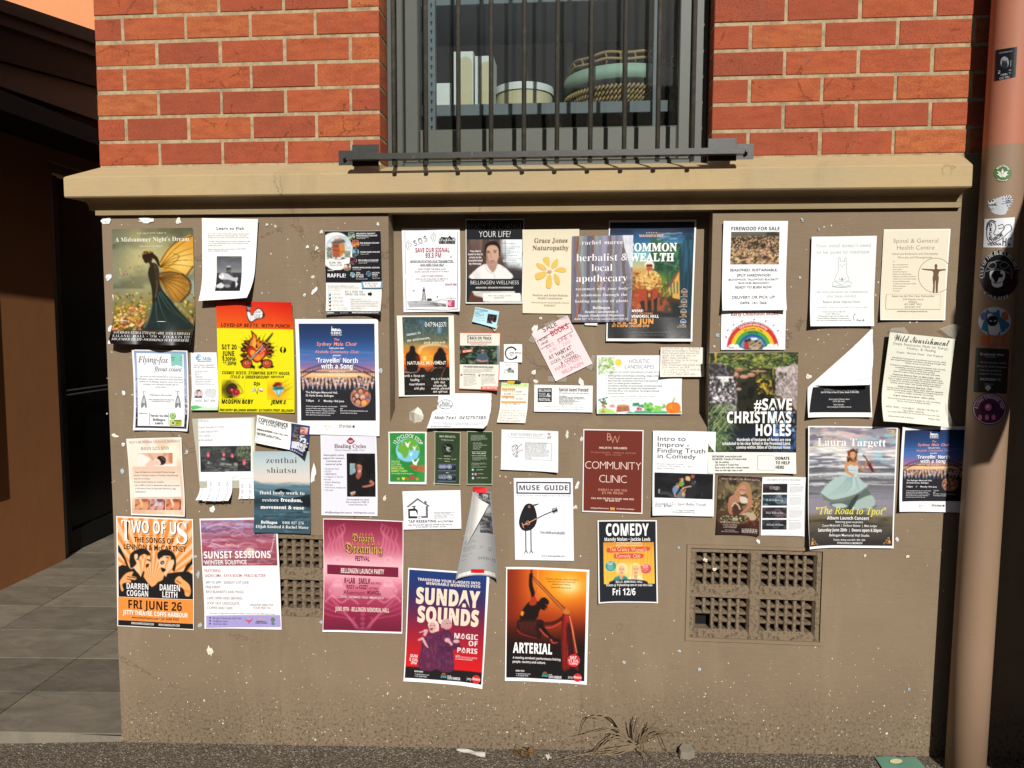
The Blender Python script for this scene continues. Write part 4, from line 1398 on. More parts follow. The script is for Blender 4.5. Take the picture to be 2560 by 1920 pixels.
# herbalist, hangs over the stage poster
p=Poster('poster',(1300,540,400),[(722,285),(1562,270),(1538,1460),(712,1470)],'grey striped bark poster with white herbalist lettering',Y=2.775,z=.012,lift=dict(tr=0,br=0,bl=0,tl=0,b=.001))
c=p.pic(p.F(0,0,0,0,None))
c.V((0,'8c8a98'),(.5,'7d7b88'),(1,'6f6f7c'))
for a_,w_,cl in[(760,40,'6e6676'),(800,26,'9c6a44'),(850,50,'96a08e'),(900,40,'7f8494'),(960,60,'5c5a64'),(1010,40,'74584c'),(1060,46,'8f9a8a'),(1110,40,'8a87a0'),(1170,60,'9c9ab0'),(1240,40,'6e5e66'),(1290,34,'90978c'),(1340,40,'77748c'),(1400,60,'8e8ca2'),(1450,40,'6a5a50'),(1500,50,'8b93a2')]:
 x=a_
 c.L([(x,270),(x+c.r.uniform(-30,30),600),(x+c.r.uniform(-50,50),1000),(x+c.r.uniform(-30,60),1480)],w_,cl,.85,6,w_*c.r.uniform(.4,1.5))
for _ in range(46):
 x,y=c.r.uniform(720,1560),c.r.uniform(300,1400)
 L_=c.r.uniform(80,420)
 c.L([(x,y),(x+c.r.uniform(-20,20),y+L_/2),(x+c.r.uniform(-50,30),y+L_)],c.r.uniform(4,12),c.r.choice(['3f3a44','4a3a36','6b3b34','5a5666','a5a3b4','b6bfae']),.8,5,2)
c.G([(790,300),(812,300),(806,480),(780,490)],'8a5634',2).G([(1090,840),(1120,860),(1105,960),(1085,940)],'9a5a34',2).L([(1195,800),(1160,950),(1120,1130)],22,'7c3a38',.8,4,5).L([(840,1200),(815,1350)],18,'7c3038')
for i in range(14):
 c.L([(1540,860+i*14),(1440,880+i*18),(1400,950+i*22),(1370,1040+i*20)],7,c.r.choice(['4a4650','a6a4b2','6c6478','7a4a44']),.7,5,3)
c.G([(1415,280),(1562,265),(1550,720),(1490,600)],'dcdfe6',2).N('c3c8d4',.3,.4,.5,.7,.6,box=(1450,270,1560,640)).end()
p.T('rachel maree',858,1418,396,56,'efeef2','r',sp=.09)
p.T('herbalist &',782,1480,622,100,'f6f5f7','r',-.004)
p.T('local',990,1276,762,100,'f6f5f7','r',-.004)
p.T('apothecary',780,1480,906,100,'f6f5f7','r',-.004)
p.T('reconnect with your body',770,1490,1022,38,'efeef2','r',sp=.08)
p.T('& wholeness through the',778,1480,1108,38,'efeef2','r',sp=.08)
p.T('healing medicine of plants',762,1492,1192,38,'efeef2','r',sp=.08)
p.T('Bellingen',1004,1242,1286,40,'f6f5f7','R')
p.T('Health Consultations &',898,1358,1338,32,'f6f5f7','R')
p.T('Organic Handcrafted Dispensary',804,1440,1388,32,'f6f5f7','R')
p.T('0468 827 276 www.rachelmaree.com.au',750,1494,1434,26,'efeef2','r')
p.tape([(895,1468),(1072,1470),(1068,1515),(898,1508)],'ecebe6',z=-.006)
p.done()
# stage show
p=Poster('poster',(1300,540,400),[(1230,62),(2435,52),(2373,1732),(1190,1727)],'large stage show poster of a man on a motorbike in a sunlit village street',Y=2.775,lift=dict(w=.0025,b=.008),mat='gloss')
c=p.pic(p.F(.014,.018,.02,.022,None))
c.V((0,'0e1626'),(.08,'12253c'),(.12,'1f4a74'),(.2,'3f8aa8'),(.3,'7db9b8'),(.38,'c9b67a'),(.46,'c97f3e'),(.58,'8f4a22'),(.66,'4a2f1c'),(.72,'16211c'),(.85,'12171a'),(1,'17181a'))
c.G([(1800,300),(1960,330),(2100,390),(2230,420),(2230,900),(1960,980),(1880,700),(1820,600)],'2a5a3a',2).N('1c3f2c',.2,.2,.45,.6,.8,box=(1830,380,2230,900)).E(1960,880,110,90,'6f8a2c',.8,40).L([(1990,640),(2240,720)],24,'9fb89c',.5,0,6,10).N('4f8f5a',.12,.12,.6,.75,.6,box=(1850,400,2230,850))
c.N('7fa8c0',.08,.5,.5,.7,.8,box=(1900,230,2240,380)).G([(1260,160),(1560,170),(1560,420),(1800,330),(1860,300),(1860,200)],'1f5a8c',2,.6,40)
c.G([(2190,500),(2300,260),(2330,250),(2400,300),(2390,1400),(2200,1280),(2210,800)],'123544',0).N('1f5f78',.5,.1,.5,.7,.8,box=(2240,330,2380,1250))
c.G([(2060,960),(2200,740),(2210,1150),(2120,1130),(2050,1060)],'d8a648').G([(2050,950),(2205,720),(2205,760),(2070,990)],'8a4a30')
for x in(2090,2130,2175):
 c.L([(x,900),(x,1070)],16,'2f5f66')
c.E(1640,900,90,90,'9c6a2a',.8,30).dots(80,1550,780,1690,1000,10,28,['b4702c','7a4a20','d09040','6a5a24']).dots(70,1900,900,2050,1150,8,22,['5f6a2a','8a8a3c','3c4a24','c9a24a'])
c.G([(1560,1060),(1700,980),(1900,1010),(2060,1200),(2100,1330),(1540,1300)],'a84a26',0,.9,20).N('d9703a',.1,.3,.5,.7,.7,box=(1550,1080,1720,1290)).N('2a3a24',.15,.2,.45,.65,.8,box=(1880,1060,2100,1330))
c.L([(2052,640),(2040,1000)],12,'4a3a24')
c.G([(1600,880),(1650,800),(1740,755),(1850,750),(1930,810),(1955,900),(1900,920),(1890,1000),(1780,1020),(1680,1000),(1660,930),(1620,950)],'d9ae62',4).dots(130,1630,770,1930,1000,5,13,['8a5a24','a9702c','f0d48c'])
c.L([(1645,900),(1640,950),(1700,980)],40,'b4623a',1,4,30).L([(1930,880),(1925,930),(1960,950)],34,'b4623a',1,4,26)
c.E(1788,690,52,66,'b8623c').G([(1730,690),(1735,640),(1790,612),(1850,645),(1852,720),(1835,730),(1830,665),(1750,665),(1745,720)],'eee7d8',3).L([(1752,682),(1832,682)],18,'20201c').L([(1772,728),(1806,728)],6,'6b2f20').L([(1770,750),(1790,820)],12,'8a4a2c')
c.G([(1690,1000),(1780,1020),(1890,1000),(1900,1130),(1880,1180),(1830,1130),(1740,1130),(1690,1200),(1630,1150)],'a8442c',3).G([(1660,1180),(1720,1160),(1730,1290),(1690,1320)],'2a201c').G([(1850,1150),(1900,1120),(1895,1330),(1850,1350)],'241c1a')
c.E(1790,1100,42,46,'6b4a24').E(1790,1090,26,26,'d79a4a').L([(1765,1040),(1770,1320)],14,'4a3420').L([(1815,1040),(1812,1320)],14,'4a3420').E(1790,1260,26,110,'201816').L([(1700,950),(1760,1030)],8,'3a2c20').L([(1900,930),(1830,1030)],8,'3a2c20')
c.E(1790,1340,180,20,'1a1410',.7,20).end()
p.T('\u2605 \u2605 \u2605 \u2605 \u2605',1742,1896,242,20,'f2c6a8')
p.T("'MAGNIFICENT'",1646,1990,288,30,'f2c0a0','s',.02,sp=.1)
p.T('COMMON',1480,2166,486,116,'fdfdfb','R',.02)
p.T('WEALTH',1520,2128,624,116,'fdfdfb','R',.02)
p.T('WORLD PREMIERE!',1262,1704,1324,34,'ffffff','s',.05)
p.T('A JAM SESSION LIVE ON STAGE',1262,1836,1357,26,'e08a54','s',.02)
p.T('BELLINGEN MEMORIAL HALL',1262,1920,1402,38,'ffffff','s',.05)
p.T('TUE 23 JUN',1270,1844,1486,70,'f5a444','s',.06)
p.T('AT 6.30PM | DOORS 6PM',1268,1786,1533,36,'f0a048','s',.04)
for i,(nm_,sub_,x0)in enumerate([('KANE GUGLIELMI','Director, Common Wealth',2220),('NATHAN MEOLA','Storyteller, Bellingen Local',2190),('CLAIRE MARSHALL','Futures Lead, YACM',2200),('KERRY PEARSE','Futures Lead, Housing Matters',2165)]):
 y=1040+i*140
 p.E(2270-i*6-0,y,42,42,'b8b0a8')
 c=p.pic((2270-i*6-33,y-33,2270-i*6+33,y+33),.0016,'8a7468' if i!=3 else '5a78b8')
 c.E(2270-i*6,y+2,15,20,'c89a80' if i!=3 else 'a8c0e8').E(2270-i*6,y-16,18,10,'2c201c').E(2270-i*6,y+34,30,14,'2a2624').end()
 p.T(nm_,x0+30,2312-i*6,y+60,18,'e5a04a','s',.02)
 p.T(sub_,x0,2312-i*6,y+76,12,'e8e8e4','s',.01)
p.X(1490,2080,1606,10,2,9,'7a7a78','j',1)
p.X(1580,1980,1648,10,1,10,'8a8a88','j',1)
p.done()
def qr_none():
 return None
def portrait(c,x,y,s,skin,hair,cloth,dark=None,long=False):
 """a small printed bust: head centre x, y, head half-width s"""
 if long:
  c.G([(x-s*1.35,y+s*2.3),(x-s*1.3,y-s*.4),(x,y-s*1.6),(x+s*1.3,y-s*.4),(x+s*1.4,y+s*2.3)],hair,4)
 c.G([(x-s*2.3,y+s*4),(x-s*2,y+s*2.1),(x-s*.6,y+s*1.5),(x+s*.6,y+s*1.5),(x+s*2,y+s*2.1),(x+s*2.3,y+s*4)],cloth,4)
 c.G([(x-s*.45,y+s),(x+s*.45,y+s),(x+s*.5,y+s*1.8),(x,y+s*2.2),(x-s*.5,y+s*1.8)],dark or skin,3)
 c.E(x,y-s*.25,s*1.12,s*1.35,hair)
 c.G([(x-s*.9,y-s*.5),(x,y-s*.95),(x+s*.9,y-s*.5),(x+s*.8,y+s*.6),(x,y+s*1.35),(x-s*.8,y+s*.6)],skin,4)
 if dark:
  c.G([(x-s*.9,y-s*.4),(x-s*.45,y-s*.3),(x-s*.4,y+s*1.0),(x-s*.78,y+s*.6)],dark,3,.7)
 c.L([(x-s*.55,y-s*.05),(x-s*.2,y-s*.05)],s*.16,'3a2a24',.8).L([(x+s*.2,y-s*.05),(x+s*.55,y-s*.05)],s*.16,'3a2a24',.8)
 c.L([(x-s*.3,y+s*.8),(x,y+s*.88),(x+s*.3,y+s*.8)],s*.14,'8a4a44',.9)
 # flying-fox count
p=Poster('notice',(240,820,400),[(515,297),(1282,312),(1298,1420),(545,1405)],'white bat count notice with a blue frame and two hanging bat drawings','notice','f4f5f6',mat='crumpled',lift=dict(br=.012,bl=.008))
c=p.pic(p.F(.035,.012,.025,.03,None))
c.V((0,'8ea0c4'),(.3,'a3b4d2'),(.6,'9c9cb4'),(.75,'6a6478'),(.85,'2e2b38'),(1,'2b2834')).dots(50,545,700,600,1380,4,10,['3a3446','c88a94','e6d6dc']).dots(50,1240,700,1290,1380,4,12,['3a3446','c8a0a4','e6d6dc','f0f0f4']).end()
p.F(.075,.042,.075,.055,'f1f3f5')
p.G([(1045,350),(1210,350),(1210,535),(1130,508),(1058,530)],'86c8bb')
p.T('BOOKING IS',1056,1204,418,22,'3c6a62','R')
p.T('ESSENTIAL',1060,1196,452,22,'3c6a62','R')
p.T('Flying-fox',598,1012,476,82,'3b3d45','i',.004)
p.T('flyout count',818,1200,594,60,'3b3d45','i',.004)
p.TB(['Join us for our free monthly flyout count and enjoy',"Bellingen's newest citizen science activity! Experience",'updates on the Bellingen flying fox colony from local','ecologists, and contribute valuable data for','conservation.'],604,1216,678,35.6,20,'6a6c74')
p.T('*Refreshments will be provided*',758,1066,932,19,'555','R')
p.T('NOTE: CHILDREN AGED 10-14 MUST BE',738,1090,994,16,'555','R')
p.T('ACCOMPANIED BY AN ADULT',778,1048,1019,16,'555','R')
for x in(670,1140):
 p.Ln([(x-34,862),(x+36,880)],4,'666')
 p.Ln([(x,870),(x+8,940)],7,'5a5c66')
 p.G([(x-2,930),(x+16,930),(x+40,1010),(x+46,1090),(x+30,1098),(x+10,1050),(x-10,1092),(x-34,1088),(x-24,1000)],'8b8d96',sm=3)
 p.G([(x,945),(x+12,945),(x+26,1020),(x+10,1036),(x-14,1020)],'e3e4e8',sm=3)
 for q in(-18,6,28):
  p.Ln([(x+6,935),(x+q*.6,1000),(x+q,1085)],3.5,'4a4c56',sm=3)
p.T('Register here:',620,730,1180,18,'666','R')
p.Ln([(755,1160),(760,1335)],4,'777')
p.Ln([(1022,1165),(1030,1335)],4,'777')
p.T('Thursday May 28th',770,1016,1218,27,'55565c','R')
p.T('Bellingen',806,980,1276,34,'55565c','R')
p.T('4:00PM',836,952,1324,27,'55565c','R')
p.E(1080,1208,42,42,'7bb03c')
p.Ln([(1056,1214),(1062,1190),(1080,1180),(1098,1190),(1104,1214)],6,'eef4e4',sm=3)
p.T('WIRES',1056,1106,1232,12,'eef4e4','s',.03)
p.R(1045,1262,1202,1342,'a8b83c')
p.E(1088,1306,32,32,'e3e8c4')
p.E(1088,1306,22,22,'7d8c34')
p.T('JALIIGIRR',1100,1196,1284,20,'4c5a1c','s',.02)
p.X(1128,1192,1306,14,2,9,'5c6a24')
p.done()
# bookkeeping flyer
p=Poster('flyer',(240,820,400),[(1320,338),(1680,335),(1714,1130),(1340,1130)],'narrow white bookkeeping flyer with a green wave along its foot','flyer','f6f7f8',lift=dict(b=.008))
c=p.pic((1386,362,1476,450),.0016,'f6f7f8')
c.E(1432,405,42,42,'5f93c4').dots(10,1400,375,1466,438,7,14,['dfeaf4','eef4f9'],1).end()
p.T('Milk',1480,1610,446,48,'5f93c4','R')
p.T('Bookkeeping & Advisory',1414,1610,466,13,'4a6a94','s',.02)
p.TB(['Dairy Industry Specialists','with 20+ Years Experience'],1356,1658,518,30,22,'8a8e96')
p.TB(['\u2022 All Business Bookkeeping',"\u2022 BAS's & IAS",'\u2022 Payroll','\u2022 Manage Super','\u2022 STP Reporting','\u2022 Government Year End Reporting','\u2022 Business Finance & Consulting','\u2022 Liaise with your accountant','\u2022 Tailored solutions to suit your needs'],1370,1648,598,23.4,14,'8e9298',al='l')
p.E(1426,904,63,64,'d8c8cc')
c=p.pic((1372,850,1480,962),.0016,'d4c4cc')
portrait(c,1428,892,27,'d3a48c','4a3a30','4a4c50')
c.end()
p.X(1500,1676,850,15.4,8,9,'9a9ea6','r',.6)
p.T('0400 867 496',1390,1664,1018,36,'80858f','s',-.01,sp=.1)
p.G([(1342,1070),(1420,1058),(1520,1084),(1640,1092),(1712,1082),(1713,1128),(1342,1128)],'bfe0bb')
p.G([(1342,1070),(1400,1062),(1480,1088),(1560,1112),(1600,1128),(1342,1128)],'5db06a')
p.T('Jason Turner 0 #backoroh.info',1350,1594,1114,15,'f4fbf4','R')
p.R(1630,1090,1676,1122,'3c66a4')
p.T('CPA',1638,1668,1112,12,'fff','s',.02)
p.done()
# club night
p=Poster('poster',(500,740,400),[(232,66),(1290,90),(1322,1610),(270,1603)],'bright yellow club night poster with a burning heart and orange top',paper='ece21c',lift=dict(tr=.012,br=.006),mat='gloss')
c=p.pic(p.F(0,0,0,.757,None))
c.im[:]=np.array(hexc('d8241c'))
g=np.linspace(0,1,c.h)[:,None]*.75+np.linspace(.25,0,c.w)[None]*.9
c.blend(np.clip(g,0,1),'e86a1e')
c.G([(655,200),(650,110),(672,95),(720,105),(722,150),(700,170),(705,210),(735,260),(760,215),(800,170),(860,180),(900,240),(905,275),(870,310),(800,320),(740,360),(700,362),(665,290)],'221c1c',3)
c.G([(664,220),(700,220),(728,270),(745,262),(770,210),(812,180),(852,190),(880,240),(860,300),(790,308),(738,345),(706,346),(676,290)],'ececea',3).G([(662,120),(712,112),(706,180),(690,200),(664,180)],'8f8a88',3)
for y in(118,134,150):
 c.L([(664,y),(700,y-4)],5,'2a2424')
c.L([(700,230),(716,300),(706,340)],7,'aaa').L([(870,250),(890,270),(880,300)],12,'3a3434').end()
p.T('TOUGH',752,856,232,34,'333','s')
p.T('LOVE',764,846,298,34,'333','s')
p.Ln([(742,252),(862,252)],4,'444')
p.T('LOVED-UP BEATS, WITH PUNCH',300,1244,428,46,'241c14','s',.045,it=.18,sp=.16)
c=p.pic((530,470,1085,1040),.002,'ece21c')
for a in np.linspace(0,6.2,30):
 r0,r1=190,c.r.uniform(240,300)
 c.L([(800+r0*math.cos(a),770+r0*math.sin(a)),(800+r1*math.cos(a),770+r1*math.sin(a)*.95)],6,'2c2618',1,0,2)
for a,L_ in[(-2.9,230),(-2.6,250),(-2.35,250),(-2.1,220),(-.9,210),(-.6,240),(-.3,250),(0,240),(.3,220),(2.9,240),(2.6,230),(3.3,230)]:
 x,y=800+L_*math.cos(a),770+L_*.9*math.sin(a)
 xm,ym=800+130*math.cos(a),770+130*math.sin(a)
 n_=(-math.sin(a)*32,math.cos(a)*32)
 c.G([(xm,ym),((x+xm)/2+n_[0],(y+ym)/2+n_[1]),(x,y),((x+xm)/2-n_[0],(y+ym)/2-n_[1])],'2a2018',3)
 c.G([(xm,ym),((x+xm)/2+n_[0]*.5,(y+ym)/2+n_[1]*.5),(x*.9+xm*.1,y*.9+ym*.1),((x+xm)/2,(y+ym)/2)],c.r.choice(['c8522c','e09a2c','d8732c','8a3424']),3)
c.G([(700,720),(690,620),(730,560),(720,475),(790,540),(800,600),(830,560),(850,620),(890,600),(870,700),(800,720)],'5a2412',4)
c.G([(712,710),(708,630),(745,570),(740,510),(785,560),(795,640),(825,590),(840,650),(868,640),(850,710)],'e8782c',4).G([(740,700),(750,620),(770,570),(785,650),(800,700)],'f4b43c',4).G([(780,700),(795,655),(808,700),(795,716)],'4a1c10',3)
H_=[(797,920),(690,830),(655,760),(680,700),(740,690),(797,740),(850,690),(910,690),(945,750),(920,830)]
c.G(H_,'2a1410',4).G([((x-797)*.92+797,(y-800)*.92+800)for x,y in H_],'c4281f',4).G([(797,890),(720,820),(700,770),(720,740),(770,750),(797,790),(860,800),(900,760),(890,830)],'ee7a2a',4).E(740,780,26,34,'f2a63a',.9,8).E(820,860,30,26,'f29c3a',.9,8)
c.L([(690,890),(800,780),(900,660),(960,590),(1010,520)],34,'201814',1,3,22).L([(700,880),(800,775),(890,670)],18,'b9b3ac',1,3).L([(880,690),(960,600),(1000,540)],12,'4a3a34').L([(870,630),(910,630),(950,660)],14,'d8923a').E(1012,512,14,12,'c8642c').L([(840,790),(920,720)],9,'d8cfc4').L([(850,750),(900,700)],7,'f0e8dc')
for x in(660,938):
 c.E(x,930,78,66,'241c14').E(x-55,900,40,22,'241c14').E(x+55,970,40,22,'2a2a18')
 c.E(x,930,62,54,'d8603c').E(x,926,44,38,'b8442a').E(x-4,922,28,24,'e8845a').E(x,922,12,10,'7a2418')
 c.L([(x-50,930),(x-10,965),(x+50,940)],6,'5a1c14').L([(x-40,905),(x,885),(x+44,905)],6,'5a1c14')
c.E(740,970,36,20,'241c14',1,0,40).E(855,970,36,20,'241c14',1,0,-40).end()
p.T('SAT 20',312,520,732,66,'241f18','s',.05)
p.T('JUNE',318,488,824,68,'241f18','s',.05)
p.T('8.30PM-',322,520,890,50,'241f18','s',.045)
p.T('11.30PM',330,512,950,50,'241f18','s',.045)
p.E(1158,739,44,44,'241f18')
p.T('f',1140,1180,782,78,'ece21c','s',.07)
p.T('COSMIC DISCO, STOMPING DIRTY HOUSE,',314,1250,1078,38,'241f18','s',.045,it=.18,sp=.16)
p.T('ITALO & UNDERGROUND GROOVE',430,1166,1134,38,'241f18','s',.045,it=.18,sp=.16)
p.T('DJs',756,840,1228,46,'241f18','s',.05,it=.1)
c=p.pic((310,1150,630,1410),.0024,'ece21c')
c.E(420,1290,110,120,'2a2410',.85,40).E(455,1280,72,80,'2a1c14',1,0,30).E(455,1285,55,62,'5a3c2c',1,0,30).E(455,1285,40,46,'2a1c14').E(452,1292,20,22,'e05878').E(512,1330,56,50,'b8303c').E(505,1325,34,30,'7a1c28').E(512,1320,16,14,'d85a5a').L([(370,1240),(390,1180),(480,1180),(560,1240),(605,1320),(570,1350)],6,'3a301c').L([(440,1170),(560,1215)],8,'e8c89a').E(440,1385,36,14,'2a2418').end()
c=p.pic((940,1130,1300,1420),.0024,'ece21c')
c.E(1080,1310,150,110,'f08a2c',.75,60).G([(1010,1270),(1040,1240),(1140,1235),(1180,1270),(1100,1395)],'3f8f8c').G([(1020,1300),(1170,1290),(1100,1390)],'a8d8d4').G([(1040,1258),(1150,1255),(1140,1285),(1050,1288)],'2a6a6a').L([(1060,1300),(1100,1385),(1130,1300)],5,'2a4a4a').E(1090,1215,58,32,'c0402c').E(1085,1212,34,18,'7a2018').E(1040,1235,26,14,'3a2418')
for q in[(1150,1200,1250,1135),(1180,1250,1280,1195),(1170,1310,1298,1240),(1130,1350,1290,1250)]:
 c.L([(q[0],q[1]),(q[2],q[3])],5,'5a5018',.9,0,2)
c.end()
for x0,x1,col in((720,775,'c8d0c0'),(815,880,'f0ece0')):
 p.G([(x0,1285),(x1-6,1262),(x1,1300),(x0+8,1320)],col)
p.G([(822,1290),(878,1306),(878,1318),(826,1304)],'b03a2c')
p.Ln([(768,1265),(806,1350)],5,'3a3420')
p.Ln([(826,1268),(800,1350)],5,'3a3420')
p.T('MADSPiN BABY',314,748,1482,58,'241f18','s',.05,it=.08)
p.T('JEMKA',990,1208,1486,54,'241f18','s',.05,it=.08,sp=.14)
p.T('FREE ENTRY! BELLINGEN BREWERY, 3/5 CHURCH STREET, BELLINGEN',286,1308,1590,32,'3a3618','s',.03,it=.15)
p.done()
# choir poster; a second copy hangs by the pipe
def choir(p):
 c=p.pic((270,160,1322,1496))
 c.q=np.array([(268,160),(1310,160),(1334,1496),(305,1494)],float)
 c.u,c.v=p.uv(c.q)
 c.V((0,'1d2f55'),(.14,'24406f'),(.3,'3a66a4'),(.38,'5a6cac'),(.44,'8a6c9c'),(.5,'c88080'),(.53,'f0b884'),(.555,'e89a6c'),(.56,'40383c'),(.6,'2c2a30'),(.7,'262428'),(1,'232227'))
 c.N('7d88b8',.05,.6,.55,.75,.4,box=(280,500,1310,700)).N('f6d8a0',.03,.3,.5,.7,.6,box=(290,800,1320,880)).E(800,850,360,60,'f8d890',.55,40)
 for k,(dy,w)in enumerate([(0,11),(46,9)]):
  c.L([(286,830+dy*1.6),(480,752+dy*1.3),(640,710+dy),(800,696+dy),(960,712+dy),(1120,756+dy*1.3),(1318,826+dy*1.6)],w,'35364a',1,8)
 for i in range(34):
  x=300+i*30.5
  yt=696+((x-800)/515)**2*132
  c.L([(x,yt),(x+15,yt+48+abs(x-800)*.05)],4,'3b3c50',.9,0)
  c.L([(x+15,yt),(x,yt+48+abs(x-800)*.05)],3.5,'3b3c50',.9,0)
  if 420<x<1180:
   c.L([(x,yt+48),(x,820)],3,'55506a',.8,0)
 c.L([(286,822),(1318,828)],12,'2e2c38',1,0).L([(300,905),(470,800)],10,'35343f',1,0).L([(1300,905),(1160,800)],10,'35343f',1,0).L([(290,860),(420,760)],6,'35343f',1,0)
 for k in range(8):
  c.G([(1060+k*8,910),(1085+k*10,868+k*4),(1110+k*6,915)],'27454c')
 for row,(yy,n,s)in enumerate([(928,22,17),(962,19,19),(1000,16,21)]):
  for i in range(n):
   x=300+(i+.5)*(1020/n)+c.r.uniform(-9,9)
   y=yy+c.r.uniform(-12,8)
   c.G([(x-s*1.7,y+s*6),(x-s*1.5,y+s*1.6),(x,y+s),(x+s*1.5,y+s*1.6),(x+s*1.7,y+s*6)],c.r.choice(['22242c','2a2c36','1e2026','30323c']),2)
   c.G([(x-s*.5,y+s*1.1),(x+s*.5,y+s*1.1),(x,y+s*4)],c.r.choice(['e4e2e0','8aa4d0','5f84c4','d8d4d0','e8dcc0']))
   c.E(x,y,s*.9,s*1.2,c.r.choice(['d8a088','e0ac94','c88c78','d89c8c']))
   c.E(x,y-s*.75,s*.85,s*.55,c.r.choice(['d8d4d0','b8b0a8','e0dcd8','7a6c60','d8a890']))
   c.L([(x-s*.3,y+s*.55),(x+s*.3,y+s*.55)],5,'8a4a44',.7,0)
 c.G([(290,1090),(1330,1090),(1334,1496),(300,1496)],'242328',0,1,18)
 c.E(1122,1170,138,140,'d8b8a4').E(1122,1170,130,132,'8a5a4a')
 for q in[(1040,1090,30,'c88868','3a2420'),(1120,1085,34,'d89a78','4a2c20'),(1205,1120,34,'e07c5a','5a2c20'),(1070,1150,34,'e0b098','6a5448'),(1150,1170,40,'e8a890','8a7468'),(1085,1240,44,'c89078','2a1c1c'),(1170,1250,46,'e8a858','b8542c'),(1030,1190,26,'d88878','3a2424'),(1220,1210,26,'d86a4a','3a5a9a')]:
  c.E(q[0],q[1]-8,q[2]*1.05,q[2]*1.1,q[4]).E(q[0],q[1]+4,q[2]*.8,q[2]*.95,q[3]).L([(q[0]-q[2]*.3,q[1]+q[2]*.5),(q[0]+q[2]*.3,q[1]+q[2]*.5)],6,'7a2c28',.8,0)
 m=np.zeros((c.h,c.w))
 c.end()
 p.G([(718,262),(722,228),(724,196),(730,196),(732,230),(748,222),(760,236),(775,226),(800,232),(830,228),(852,240),(862,262)],'e8eaf0')
 p.Ln([(785,252),(820,234),(860,254)],6,'28436f',sm=3)
 p.T('smc',716,864,306,52,'f0f2f6','R')
 p.T('SYDNEY MALE CHOIR',720,866,324,9,'dfe4ec','s',.02)
 p.T('The',756,830,392,34,'ee9a92','s',.012,it=.12)
 p.T('Sydney Male Choir',518,1070,462,50,'ee9a92','s',.012,it=.18,sp=.1)
 p.T('with your own',692,892,506,22,'f0f0f4','s',.02,it=.15)
 p.T('Akabella Community Choir',494,1100,564,40,'ee9a92','s',.006,it=.18,sp=.1)
 p.T('present',742,850,606,24,'f0f0f4','s',.02,it=.15)
 p.T("'Travellin' North",514,1084,696,62,'fbfbfd','s',.018,sp=.09)
 p.T("with a Song'",582,1024,776,62,'fbfbfd','s',.018,sp=.09)
 p.T('with music from',692,914,828,22,'e8e4e8','s',.01)
 p.T('Stage   |   Movies & Opera, and more!',516,1090,880,24,'fdf3e6','s',.01)
 p.TB(['The Bellingen Memorial Hall,','32 Hyde Street, Bellingen'],366,806,1118,44,28,'f0f0f2','s',.012,'l')
 p.T('7:00pm     //     Monday 15th June',368,896,1236,28,'f0f0f2','s',.015)
 p.TB(['Come and experience the raw, synchronised','energy of thirty men singing in harmony.','Harnessing more than 110 years of history,','listen as they create a visceral resonance','that restores joy and stirs the soul.'],370,802,1306,29.6,17,'e2e2e6','s',.012,'l')
 p.TB(['TICKETS:','$35','Buy online: www.sydneymalechoir.com','or purchase at the door.'],844,1220,1306,31,17,'e2e2e6','s',.012,'l')
 p.E(668,1568,54,54,'d8c8b0','drawing')
 p.E(668,1568,51,51,'f4f4f2','drawing')
 p.T('Bfel',624,708,1584,34,'c8b48c','c')
 p.T('CITY OF SYDNEY',828,1004,1592,32,'55565c','s',.03)
 p.T('Supported by',828,894,1549,7,'777')
 p.E(1030,1577,17,18,'44454a','drawing')
SM=[(218,97),(1358,97),(1388,1708),(262,1680)]
p=Poster('poster',(700,780,400),SM,'blue choir poster with an arched bridge, pasted flat in full sun',paper='f4f4f3',lift=dict(bl=.004,br=.004))
choir(p)
p.done()
# exhibition postcard, warped
p=Poster('postcard',(600,1040,400),[(255,-20),(985,128),(955,500),(240,350)],'curled white exhibition postcard with a navy strip of small pictures','postcard','f3f3ee',z=.012,amp=.003,lift=dict(br=.04,b=.012,tl=0),group='notices stuck on the plinth')
p.Q([(732,92),(985,130),(956,498),(722,448)],'2b3a72')
for pts,base_,col in[([(746,130),(840,140),(836,236),(750,222)],'2c2a30','6a6668'),([(858,140),(966,152),(955,250),(852,238)],'d8b4a8','c45a44'),([(754,232),(838,252),(832,336),(756,322)],'8a7a58','2c2418'),([(848,255),(952,262),(940,370),(848,352)],'e8eaf0','1f2a44'),([(744,336),(848,352),(846,442),(742,428)],'d0d0d8','d0d0d8'),([(852,365),(942,382),(936,470),(852,452)],'dcdad4','a8a6a0')]:
 c=p.pic(pts,.0018,base_)
 c.N(col,.3,.3,.45,.55,.9).end()
p.T('CONVERGENCE',276,690,104,50,'3f434c','s',.02,sp=.1)
p.T('THE EXHIBITION',274,662,134,26,'4f535c','s',.01,sp=.25)
p.TB(['30 MAY-12 JUNE 2026','OPENING SATURDAY 30 MAY 2026, 4-6PM'],262,690,196,30,20,'55585e','s',.01,'l')
p.TB(['WILD GALLERY','1 ALEX PIKE DR, RALEIGH, NSW 2454','OPEN TUE-FRI 10AM-4PM SAT 10AM-2PM'],258,600,240,22,17,'55585e','s',.01,'l')
p.Ln([(258,262),(276,286),(262,284),(276,286),(280,262)],4,'555')
p.X(240,370,336,12,2,8,'888')
p.X(392,500,356,18,2,10,'777')
p.done()
